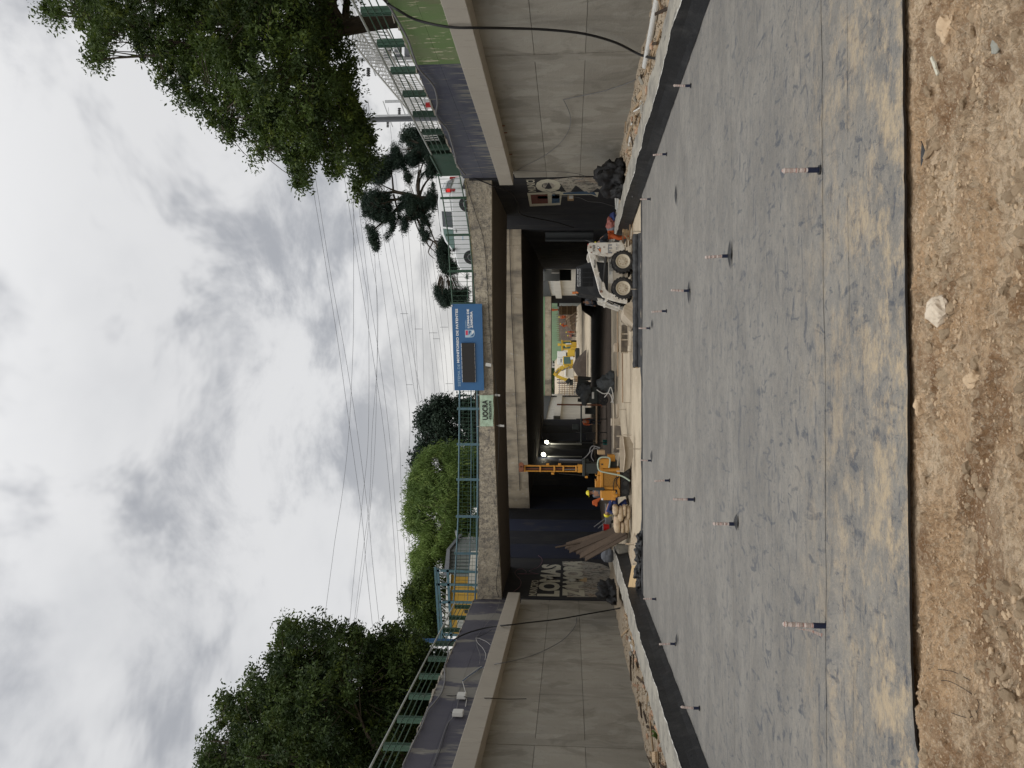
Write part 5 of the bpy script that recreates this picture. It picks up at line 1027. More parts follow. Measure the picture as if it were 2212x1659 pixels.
# wheels
wc = {}
def wheel(par, c, r, w, name='wheel', rim='rim_cream', lugs=20, bolts=8, tyre='rubber'):
    if (r, w, rim) in wc:
        src = wc[(r, w, rim)]; o = src.copy(); COL.objects.link(o); o.parent = par; o.location = c
        for ch in kids(src): q = ch.copy(); COL.objects.link(q); q.parent = o
        return o
    o = lq(name, tyre, par, 'lathe', [(r*.60, -w*.46), (r*.80, -w*.5), (r*.96, -w*.42), (r, -w*.2), (r, w*.2), (r*.96, w*.42), (r*.80, w*.5), (r*.60, w*.46)], 32, smooth=False, cap=False); o.location = c
    b = MB()
    for i in range(lugs):
        a = 2*math.pi*i/lugs; a2 = a+.16
        for s in (1, -1):
            M_ = Matrix.Rotation(-(a if s > 0 else a+math.pi/lugs), 4, 'Y'); b.box((r*1.005, s*w*.22, 0), (.05*r/.4, w*.46, .045*r/.4), M_ @ Matrix.Rotation(s*.35, 4, 'X'))
    b.build('tread', tyre, o, local=True)
    lq('rim', rim, o, 'lathe', [(r*.60, -w*.38), (r*.60, w*.40), (r*.66, w*.49), (r*.62, w*.50), (r*.55, w*.36), (r*.44, w*.26), (r*.40, w*.30), (r*.20, w*.32), (r*.16, w*.42), (.001, w*.43)], 28)
    b = MB()
    for i in range(bolts): a = 2*math.pi*i/bolts; b.tube([(r*.31*math.cos(a), w*.30, r*.31*math.sin(a)), (r*.31*math.cos(a), w*.37, r*.31*math.sin(a))], r*.035, 6)
    b.build('wheel_nuts', 'rust', o, local=True, kind='stuff'); wc[(r, w, rim)] = o; return o
for y in (683, 1195):
    for s in (1, -1):
        o = wheel(sk, (cx(y), s*.68, .415), .415, .28)
        if s < 0: o.rotation_euler = (0, 0, math.pi)
# quick hitch and bucket
for s in (1, -1): lq('tilt_cylinder', 'chrome', sk, 'tube', [(cx(1385), s*.35, cz(700)), (cx(1500), s*.35, cz(990))], .03, 8); lq('inner_arm', 'loader_white', sk, 'prism', [(cx(1330), cz(600)), (cx(1400), cz(620)), (cx(1445), cz(760)), (cx(1540), cz(1010)), (cx(1490), cz(1030)), (cx(1360), cz(720))], s*.30-.06, s*.30+.06, 'y')
lq('cross_tube', 'loader_white', sk, 'tube', [(cx(1400), -.75, cz(760)), (cx(1400), .75, cz(760))], .06, 10); lq('hose', 'cable_black', sk, 'tube', smoothpts([(cx(1370), .5, cz(700)), (cx(1440), .62, cz(800)), (cx(1480), .6, cz(870)), (cx(1440), .5, cz(900)), (cx(1400), .5, cz(860))], 4), .018, 6)
bk_ = lq('bucket', 'dusty_steel', sk, 'prism', [(cx(1490), cz(1130)), (cx(1560), cz(1075)), (cx(1640), cz(1060)), (cx(1700), cz(1075)), (cx(1905), cz(1262)), (cx(1890), cz(1275)), (cx(1500), cz(1275)), (cx(1460), cz(1220))], -.92, .92, 'y', bevel=.01)
for i in range(3): lq('rib', 'dusty_steel', bk_, 'bar', (cx(1530+i*60), .925, cz(1090)), (cx(1620+i*80), .925, cz(1265)), .03)
# ---- the black roll and folded sheet at the membrane's far edge
p0, p1 = onz(1383.5, 505, 0), onz(1384, 793, 0)
rl = thing('membrane_roll', 'long black membrane roll lying across the far edge of the grey sheet', 'roll', tuple(p1))
n = 40; pts = [p1.lerp(p0, i/n)+Vector((0, .1+.02*math.sin(i*.9), .125+.006*math.sin(i*1.7))) for i in range(n+1)]; quick('roll', 'black_membrane', rl, 'tube', pts, [.135+.008*math.sin(i*2.3) for i in range(n+1)], 14, smooth=False)
quick('core', 'cardboard', rl, 'tube', [pts[0]+Vector((-.02, 0, 0)), pts[0]+Vector((.1, 0, 0))], .045, 10)
b = MB()
for i in range(n): b.add([pts[i]+Vector((0, -.12, -.02)), pts[i+1]+Vector((0, -.12, -.02)), pts[i+1]+Vector((0, -.34+.05*math.sin(i*.5+.5), -.115)), pts[i]+Vector((0, -.34+.05*math.sin(i*.5), -.115))], [(0, 1, 2, 3)])
b.build('loose_end', 'black_membrane', rl)
# ---- drill rig (picture crop [2000..2560]x[1590..2010])
DR = 30.7; rg_p = at(1359, 1040, DR); rg_p.z = -.02; rig = thing('drill_rig', 'orange crawler drill rig with a tall upright mast', 'drill rig', (rg_p.x, DR, -.02))
def dp(x, y, d=0.): p = at(*k3(x, y), DR); return Vector((p.x, DR+d, p.z))
def dbox(name, x0, x1, y0, y1, d0, d1, m, par=None, bevel=.012):
    a, c = dp(x1, y1), dp(x0, y0); b = MB(); b.box(((a.x+c.x)/2, DR+(d0+d1)/2, (a.z+c.z)/2), (abs(c.x-a.x), d1-d0, abs(c.z-a.z))); return b.build(name, m, par or rig, bevel=bevel)
bod = dbox('body', 1440, 1740, 1000, 1340, .05, 1.2, 'rig_orange'); dbox('mesh_panel', 1487, 1690, 1060, 1290, .02, .06, 'rig_mesh', bod)
for y0, y1 in ((1010, 1055), (1295, 1335)): dbox('frame_strip', 1440, 1740, y0, y1, -.01, .04, 'rig_orange', bod)
dbox('frame_strip', 1440, 1480, 1000, 1340, -.012, .038, 'rig_orange', bod); dbox('frame_strip', 1700, 1742, 1000, 1440, -.014, .038, 'rig_orange', bod)
fb = dbox('front_box', 1430, 1580, 855, 1000, -.12, .7, 'rig_orange'); dbox('badge', 1450, 1480, 925, 950, -.13, -.12, 'machine_dark', fb)
dbox('rear_box', 1450, 1672, 1345, 1497, -.05, 1.0, 'rig_orange'); rb_ = dbox('rear_plate', 1452, 1480, 1465, 1495, -.065, -.05, 'white_print'); dbox('rear_step', 1615, 1672, 1345, 1497, -.10, .0, 'rig_orange'); dbox('bumper', 1640, 1700, 1400, 1450, -.16, .1, 'rig_orange')
dbox('top_panel', 1365, 1445, 1110, 1130, .1, 1.0, 'rig_orange'); dbox('top_panel', 1365, 1445, 1205, 1330, .2, 1.0, 'rig_orange'); dbox('deck', 1395, 1445, 1050, 1210, .1, 1.0, 'rig_orange')
dbox('nose_box', 1395, 1510, 725, 790, .0, .6, 'cardboard'); dbox('nose_frame', 1560, 1670, 800, 900, .1, .8, 'rig_orange'); dbox('engine', 1590, 1700, 880, 1000, .15, .9, 'machine_dark')
dbox('control_panel', 1240, 1500, 1295, 1345, -.12, -.04, 'machine_dark')
for s, d in ((0, .05), (1, .95)):
    b = MB(); tp = [(790, 1900), (780, 1840), (800, 1765), (1000, 1745), (1400, 1745), (1440, 1780), (1445, 1850), (1425, 1895)]
    pp = [dp(x, y) for y, x in tp]; b.prism([(p.x, p.z) for p in pp], DR+d, DR+d+.25, 'y'); tk = b.build('track', 'rubber', rig, bevel=.02)
    for i in range(5): w_ = dp(1830, 850+i*130); quick('track_wheel', 'steel_dark', tk, 'tube', [(w_.x, DR+d-.03, w_.z), (w_.x, DR+d+.02, w_.z)], .09, 12)
# mast
ma, mt_ = dp(1160, 1010, .25), dp(235, 1010, .25); ms = thing_part = None
mast = dbox('mast', 1085, 1160, 950, 1075, .1, .5, 'rig_orange')
for y0, y1 in ((960, 985), (1040, 1065)): dbox('mast_rail', 245, 1095, y0, y1, .1, .35, 'rig_orange', mast)
for x in (245, 490, 710, 850, 1050): dbox('mast_cross', x, x+25, 962, 1064, .08, .14, 'rig_orange', mast)
for y, r_ in ((1000, .02), (1018, .03), (1030, .015)): quick('mast_rod', 'steel_dark' if y != 1018 else 'rust', mast, 'tube', [dp(260, y, .2), dp(1090, y, .2)], r_, 6)
quick('feed_rod', 'chrome', mast, 'tube', [dp(875, 1025, .12), dp(1095, 1025, .12)], .018, 6); quick('mast_back', 'steel_dark', mast, 'bar', dp(250, 1012, .32), dp(1090, 1012, .32), .26, .03, up=(0, 1, 0))
hd = dbox('mast_head', 175, 245, 955, 1062, .05, .4, 'rust', mast)
for y in (950, 1010): quick('sheave', 'rust', hd, 'tube', [dp(205, y, -.0), dp(205, y, .1)], .10, 12)
for (x, y) in ((610, 945), (795, 945), (690, 1085), (1215, 1140)): dbox('lug', x-15, x+30, y-15, y+20, .12, .25, 'rig_orange', mast)
quick('side_tube', 'steel_dark', rig, 'tube', [dp(790, 915, .3), dp(1300, 915, .3)], .05, 8); quick('side_tube', 'lamp_grey', rig, 'tube', [dp(790, 880, .35), dp(1150, 890, .35)], .035, 8); quick('stay_rod', 'steel_dark', rig, 'tube', [dp(790, 1090, .2), dp(1230, 1125, .2)], .015, 5)
dbox('swivel', 1160, 1200, 860, 1130, .05, .6, 'machine_dark'); dbox('rotary_head', 1200, 1400, 930, 1090, .1, .7, 'machine_dark'); dbox('rotary_head', 1180, 1260, 870, 1130, .2, .5, 'machine_dark')
for pts in (((1430, 700), (1340, 660), (1290, 690), (1260, 780), (1180, 860)), ((1440, 690), (1360, 670), (1320, 740), (1300, 830), (1340, 900)), ((1420, 740), (1380, 700), (1320, 720), (1240, 800))): quick('hose', 'cable_grey', rig, 'tube', smoothpts([dp(*q, .25) for q in pts], 4), .02, 6)
quick('hose', 'hose_green', rig, 'tube', smoothpts([dp(1570, 990, -.16), (dp(1585, 860, -.16)), dp(1540, 828, -.16), dp(1450, 830, -.16), dp(1405, 870, -.16), dp(1395, 950, -.16), dp(1425, 1035, -.18), dp(1560, 1070, -.2), dp(1760, 1110, -.3), dp(1885, 1180, -.5)], 4), .030, 7)
for pts in (((1730, 1130), (1660, 1170), (1640, 1300), (1650, 1400)), ((1730, 1130), (1680, 1200), (1740, 1330))): quick('hose', 'cable_black', rig, 'tube', smoothpts([dp(*q, -.06) for q in pts], 4), .018, 5)
# ---- white car on the bridge
CX = at(1000, 487, 38.9); ca = thing('car', 'white people carrier with red tail lamp driving over the bridge', 'car', (CX.x+.05, 38.9, 7.07), R(180-37))
prof = [(-2.2, .35), (-2.23, .75), (-2.2, 1.1), (-2.05, 1.55), (-1.9, 1.75), (-1.5, 1.84), (-.5, 1.86), (.2, 1.80), (.75, 1.62), (1.25, 1.22), (1.9, 1.10), (2.15, .95), (2.22, .6), (2.2, .32)]
def shell(prof, w0, w1, n=1):
    b = MB(); vs = []; m = len(prof)
    for y, k in ((-w0, 0), (-w1, 1), (w1, 1), (w0, 0)):
        for (x, z) in prof: vs.append((x, y, z))
    return b
b = MB(); vs = []; m = len(prof)
def wd(z): return .88 if z < 1.12 else .88-(z-1.12)*.26
for s in (-1, 1):
    for (x, z) in prof: vs.append((x, s*wd(z), z))
fs = [tuple(range(m)), tuple(range(2*m-1, m-1, -1))]+[(i, i+m, (i+1) % m+m, (i+1) % m) for i in range(m)]
# split side into lower and upper so it tapers cleanly
low = [(x, z) for x, z in prof if z <= 1.12]; 
b.prism([(-2.2, .35), (-2.23, .75), (-2.2, 1.12), (1.3, 1.20), (1.9, 1.10), (2.15, .95), (2.22, .6), (2.2, .32)], -.88, .88, 'y')
cb_ = b.build('body', 'car_white', ca, local=True, bevel=.05, smooth=False)
up_ = [(-2.19, 1.10), (-2.05, 1.55), (-1.9, 1.75), (-1.5, 1.84), (-.5, 1.86), (.2, 1.80), (.62, 1.66), (1.3, 1.18)]
b = MB(); k = len(up_); vs = [(x, s*(.87 if z < 1.2 else .87-(z-1.15)*.27), z) for s in (-1, 1) for x, z in up_]; b.add(vs, [tuple(range(k)), tuple(range(2*k-1, k-1, -1))]+[(i, i+k, (i+1) % k+k, (i+1) % k) for i in range(k)]); b.build('cabin', 'car_white', ca, local=True, bevel=.04)
def glass(name, pts, m='car_glass', par=None):
    for s in (1,):
        b = MB(); b.add([(x, s*((.87 if z < 1.2 else .87-(z-1.15)*.27)+.006), z) for x, z in pts], [tuple(range(len(pts)))]); b.build(name, m, par or ca, local=True)
glass('rear_window', [(-1.05, 1.18), (-1.05, 1.68), (-.22, 1.70), (-.22, 1.18)]); glass('front_window', [(-.12, 1.18), (-.12, 1.70), (.18, 1.69), (.55, 1.58), (.98, 1.30), (.98, 1.18)], 'glass_green'); glass('quarter_window', [(-2.0, 1.2), (-1.85, 1.62), (-1.15, 1.68), (-1.15, 1.18)], 'car_white')
glass('side_strip', [(-2.05, .82), (-2.05, .90), (.35, .90), (.35, .82)], 'hub_plastic'); 
b = MB(); b.add([(-2.213, -.62, 1.16), (-2.213, .62, 1.16), (-2.00, .60, 1.63), (-2.00, -.60, 1.63)], [(0, 1, 2, 3)]); q_ = b.build('tailgate_window', 'car_glass', ca, local=True)
lq('number_plate', 'white_print', ca, 'box', (-2.245, 0, .8), (.01, .4, .12)); lq('rear_bumper', 'hub_plastic', ca, 'box', (-2.22, 0, .48), (.10, 1.6, .16), bevel=.02)
lq('tail_lamp', 'tail_lamp', ca, 'box', (-2.14, .82, 1.12), (.16, .12, .50), bevel=.02); lq('brake_lamp', 'tail_lit', ca, 'box', (-2.17, .83, 1.22), (.14, .125, .16)); lq('tail_lamp', 'tail_lamp', ca, 'box', (-2.14, -.82, 1.12), (.16, .12, .50), bevel=.02)
lq('headlamp', 'chrome', ca, 'box', (2.12, .74, .86), (.12, .26, .16), bevel=.02); lq('mirror', 'hub_plastic', ca, 'box', (.95, .98, 1.22), (.12, .18, .14), bevel=.02); lq('door_handle', 'hub_plastic', ca, 'box', (-.05, .89, 1.02), (.16, .02, .03)); lq('number_plate', 'sign_pale', ca, 'box', (.30, .887, .72), (.32, .006, .05))
for sx in (-.18,): lq('door_seam', 'hub_plastic', ca, 'box', (sx, .883, .78), (.012, .006, .7))
for x in (-1.45, 1.42):
    for s in (1, -1):
        o = wheel(ca, (x, s*.80, .33), .33, .2, rim='galv', lugs=4, bolts=4)
        if s < 0: o.rotation_euler = (0, 0, math.pi)
for x in (-1.45, 1.42): lq('wheel_arch', 'hub_plastic', ca, 'tube', [(x, .86, .36), (x, .89, .36)], .40, 20)
sm = lq('roof_rail', 'hub_plastic', ca, 'bar', (-1.7, .62, 1.88), (.1, .62, 1.84), .04)
# ================================================================== FAR MACHINES
EX = Vector((at(1240, 779, 112)[0], 112., .1)); ex = thing('excavator', 'yellow excavator with raised boom behind the dark earth pile', 'excavator', tuple(EX))
def ep(X, Y, d=0.): p = at(X, Y, 112); return Vector((p.x, 112+d, p.z))
def pbox(name, X0, X1, Y0, Y1, D, d0, d1, m, par, bevel=0):
    a, c = at(X1, Y1, D), at(X0, Y0, D); b = MB(); b.box(((a.x+c.x)/2, D+(d0+d1)/2, (a.z+c.z)/2), (abs(c.x-a.x), d1-d0, abs(c.z-a.z))); return b.build(name, m, par, bevel=bevel)
c_ = pbox('cab', 1216, 1238, 770, 788, 112, -.6, .6, 'machine_yellow', ex, .05); pbox('windscreen', 1218, 1233, 771.5, 786.5, 112, -.64, -.6, 'glass_green', c_); pbox('side_window', 1219, 1230, 772, 778, 112, -.66, -.64, 'glass_green', c_); pbox('notice', 1232, 1238, 771, 777, 112, -.67, -.65, 'white_print', c_)
pbox('body', 1226, 1242, 756, 770, 112, -.4, 2.0, 'machine_yellow', ex, .05); pbox('counterweight', 1231, 1244, 752, 758, 112, 0, 2.2, 'machine_yellow', ex, .08)
for d in (-.5, 1.3): tk = pbox('track', 1243, 1252, 752, 792, 112, d, d+.5, 'machine_dark', ex, .1)
def pipeb(name, pts, w_, h_, m, par, dep=0.):
    b = MB()
    for a, c in zip(pts[:-1], pts[1:]): b.bar(ep(*a, dep), ep(*c, dep), w_, h_, up=(0, 1, 0))
    return b.build(name, m, par)
pipeb('boom', [(1238, 790), (1228, 793), (1218, 793), (1210, 797), (1203, 804), (1199, 811)], .62, .4, 'machine_yellow', ex); pipeb('stick', [(1198, 807), (1202, 812), (1216, 818), (1226, 821)], .45, .3, 'machine_yellow', ex, -.1); pipeb('bucket', [(1225, 820), (1231, 826), (1238, 826)], .8, .9, 'machine_dark', ex, -.1); pipeb('boom_cylinder', [(1232, 792), (1214, 801)], .14, .14, 'chrome', ex, -.35); pipeb('stick_cylinder', [(1206, 799), (1200, 806)], .14, .14, 'chrome', ex, -.35)
BH = 140; bh = thing('backhoe_loader', 'yellow backhoe loader seen from behind on the pale bench', 'backhoe', tuple(at(1246, 745, BH)))
c_ = pbox('cab', 1214, 1234, 736, 755, BH, 0, 1.6, 'machine_yellow', bh, .05); pbox('rear_window', 1217, 1232, 738, 753, BH, -.05, 0, 'glass_green', c_); pbox('roof', 1212.5, 1215, 734.5, 756.5, BH, -.2, 1.8, 'machine_yellow', c_); pbox('frame', 1234, 1246, 740, 752, BH, 0, 2.4, 'machine_yellow', bh, .05)
for y0, y1 in ((735, 740), (751, 756)): w_ = at(1239, (y0+y1)/2, BH); quick('wheel', 'rubber', bh, 'tube', [(w_.x-.25, BH+1, w_.z), (w_.x+.25, BH+1, w_.z)], .75, 14)
b = MB(); b.bar(at(1208, 745, BH-1), at(1236, 744.5, BH-1), .35); b.bar(at(1236, 744.5, BH-1), at(1222, 748, BH-1.6), .3); b.build('digging_arm', 'machine_yellow', bh); pbox('stabiliser', 1236, 1247, 739, 742, BH, -.4, 0, 'machine_yellow', bh); pbox('stabiliser', 1236, 1247, 750, 753, BH, -.4, 0, 'machine_yellow', bh); pbox('work_plate', 1222, 1234, 743, 745, BH, -1.4, -1.2, 'white_print', bh); pbox('boom_head', 1205, 1211, 743, 748, BH, -1.3, -.7, 'machine_yellow', bh)
TR = 165; tk_ = thing('truck', 'white box truck seen from behind on the far ramp', 'truck', tuple(at(1236, 772, TR)))
c_ = pbox('cargo_box', 1204, 1223, 758.5, 785.5, TR, 0, 6, 'paint_white', tk_, .05); pbox('door_seam', 1205, 1222, 771.8, 772.2, TR, -.03, 0, 'lamp_grey', c_); pbox('rear_plate', 1211, 1213, 775, 783, TR, -.03, 0, 'machine_dark', c_); pbox('rear_plate', 1216, 1218, 775, 783, TR, -.03, 0, 'machine_dark', c_)
pbox('chassis', 1223, 1228, 761, 784, TR, .5, 5.5, 'machine_dark', tk_)
for y in (763, 781): w_ = at(1230, y, TR); quick('wheel', 'rubber', tk_, 'tube', [(w_.x-.3, TR+1.5, w_.z), (w_.x+.3, TR+1.5, w_.z)], .5, 14)
# dark earth pile and other things on the floor
def heap(name, label, poly, D, th, m):
    t = thing(name, label, 'earth heap', tuple(at(poly[0][0], poly[0][1], D))); xs_ = [at(X, Y, D) for X, Y in poly]; z0 = min(p.z for p in xs_); n = len(xs_); b = MB(); K = 9
    for i in range(n-1):
        for j in range(K):
            def Pp(i_, j_):
                p = xs_[i_]; a = (j_/K-.5)*2; r_ = mnoise.noise(Vector((i_*.9, j_*.8, D)))*.12; h = (p.z-z0)*(math.cos(a*math.pi/2)**.7)*(1+r_); return Vector((p.x+r_, D+a*th/2*(1+.2*r_), z0+h))
            b.add([Pp(i, j), Pp(i+1, j), Pp(i+1, j+1), Pp(i, j+1)], [(0, 1, 2, 3)])
    b.build('heap', m, t, smooth=True); return t
heap('earth_pile', 'dark earth pile in front of the excavator', [(1264, 758), (1256, 765), (1249, 772), (1243, 778), (1238, 785), (1237, 793), (1240, 800), (1244, 808), (1252, 815), (1258, 823), (1266, 832)], 104, 6, 'dark_dirt_shade')
heap('earth_pile', 'black spoil heap in the shade behind the skid steer', [(1282, 636), (1262, 640), (1255, 646), (1254, 655), (1256, 668), (1262, 674), (1272, 678), (1280, 684)], 74, 5, 'dark_dirt_shade')
# pale bench of soil beyond the underpass
t = heap('soil_bench', 'long pale bench of soil below the backhoe', [(1256, 640), (1246, 655), (1245, 680), (1245, 700), (1245, 720), (1245, 740), (1246, 755), (1250, 765), (1256, 772)], 131, 9, 'dust_floor')
# formwork, rebar wall, green wall beyond the far bridge
uwall([(16.5, 124.1), (14.4, 160), (12.3, 231)], 'green painted wall top along the far right side', 'green_wall_far', 7.6, name='far_wall')
uwall([(16.3, 124.3), (14.2, 160), (12.1, 230)], 'grey lower wall behind the rebar on the far right', 'building_grey', 4.4, name='far_wall')
uwall([(1.0, 124.1), (1.6, 160), (2.0, 231)], 'pale far wall on the left of the far ramp', 'far_wall', 7.0, -1, name='far_wall')
rw = thing('rebar_wall', 'dense rusty rebar wall with uprights in front of the green wall', 'rebar wall', tuple(at(1245, 710, 138)))
for i in range(64):
    Y = 664+i*1.15; q_ = at(1203+3*math.sin(i*1.7)+.04*(Y-664), Y, 134+.25*i); p = at(1244, Y, 134+.25*i); p.x = q_.x; quick('upright_bar', 'rebar', rw, 'box', ((p.x, 134+.25*i, (p.z+q_.z)/2)), (.05, .05, q_.z-p.z))
for i in range(11): quick('cross_bar', 'rebar', rw, 'bar', at(1207+i*3.5, 664, 133.8), at(1209+i*3.2, 737, 149.8), .06)
bw = thing('form_panel', 'leaning brown plank formwork panel on struts', 'formwork', tuple(at(1246, 700, 126)))
for i in range(10):
    t0, t1 = i/10, (i+.86)/10; a0, a1, b0, b1 = (1222.5, 680), (1225, 703), (1241, 681), (1245, 722)
    L0 = lambda u, v: (a0[0]*(1-u)*(1-v)+a1[0]*u*(1-v)+b0[0]*(1-u)*v+b1[0]*u*v, a0[1]*(1-u)*(1-v)+a1[1]*u*(1-v)+b0[1]*(1-u)*v+b1[1]*u*v)
    b = MB(); f = [at(*L0(u, v), 126+v*-1.0) for u, v in ((0, t0), (1, t0), (1, t1), (0, t1))]; b.hexa(f+[p+Vector((0, .1, 0)) for p in f]); b.build('plank', 'form_wood', bw)
for a, c in (((1222, 684), (1224, 703)), ((1232, 682), (1236, 712))): quick('batten', 'lumber', bw, 'bar', at(*a, 124.8), at(*c, 124.8), .12)
for i in range(4): quick('strut', 'lumber', bw, 'bar', at(1224+i*2, 690+i*5, 126), at(1247, 672+i*7, 123), .10)
pw = thing('form_panel', 'tall upright plank formwork beside the far right wall', 'formwork', tuple(at(1246, 670, 125)))
for i in range(7): pbox('plank', 1207, 1246, 661+i*2.7, 663.4+i*2.7, 125, 0, .12, 'form_wood', pw)
for i in range(3): pbox('beam', 1212+i*12, 1214+i*12, 660, 681, 125, -.2, -.02, 'lumber', pw)
pbox('support', 1204, 1208, 655, 662, 125, -.4, .3, 'old_plank', pw)
sc = thing('shoring', 'timber and steel shoring frames on the left of the far view', 'shoring', tuple(at(1246, 830, 128)))
for i in range(9): pbox('post', 1206, 1247, 820+i*4.1, 821+i*4.1, 128+(i % 3)*2, 0, .12, 'form_wood' if i % 2 else 'rust', sc)
for i in range(7): pbox('ledger', 1208+i*5.5, 1209.2+i*5.5, 818, 856, 127.8+(i % 2)*2, 0, .12, 'lumber' if i % 3 else 'galv', sc)
for i in range(3): pbox('sheet', 1225+i*7, 1231+i*7, 826+i*9, 833+i*8, 131, 0, .1, 'far_wall', sc)
pbox('steel_column', 1203, 1224, 819, 821, 127, 0, .3, 'lamp_grey', sc); pbox('steel_column', 1203, 1226, 826, 828, 127, 0, .3, 'lamp_grey', sc)
mt2 = thing('site_hut', 'pale sheet covered stack left of the excavator stick', 'material stack', tuple(at(1240, 806, 145))); pbox('stack', 1222, 1240, 797, 815, 145, 0, 2, 'far_wall', mt2, .1); pbox('cover', 1220, 1223, 796, 813, 144.6, 0, 2, 'paint_white', mt2, .05); pbox('crate', 1240, 1248, 812, 825, 140, 0, 1.5, 'lumber', mt2)
fb_ = thing('far_railing', 'distant blue railing at street level beyond the ramp', 'railing', tuple(at(1200, 740, 235)))
for i in range(24): pbox('post', 1190+i*.6, 1199+i*.45, 700+i*5.2, 700.7+i*5.2, 235, 0, .15, 'blue_steel', fb_)
quick('rail', 'blue_steel', fb_, 'bar', at(1190, 700, 235), at(1204, 822, 235), .3); quick('rail', 'blue_steel', fb_, 'bar', at(1199, 700, 235), at(1210, 822, 235), .3)
for (X0, X1, Y0, Y1, D, m, lab) in ((1190, 1212, 776, 792, 330, 'far_wall', 'far pale building above the excavator cab'), (1184, 1212, 758, 770, 350, 'paint_white', 'far small white building right of the truck'), (1180, 1212, 712, 735, 420, 'building_grey', 'far grey building above the green wall'), (1176, 1212, 800, 870, 460, 'building_grey', 'far grey building mass at the left of the distant view'), (1176, 1212, 640, 700, 460, 'building_grey', 'far grey building mass at the right of the distant view')):
    t = thing('far_building', lab, 'building', tuple(at(1212, Y0, D))); pbox('wall', X0, X1, Y0, Y1, D, 0, 12, m, t); pbox('roof', X0-1, X0, Y0-.5, Y1+.5, D, -.5, 12.5, 'lamp_grey', t)
    for k in range(int((Y1-Y0)/5)): pbox('window', X0+4, X0+8, Y0+2+k*5, Y0+4+k*5, D, -.1, 0, 'machine_dark', t)
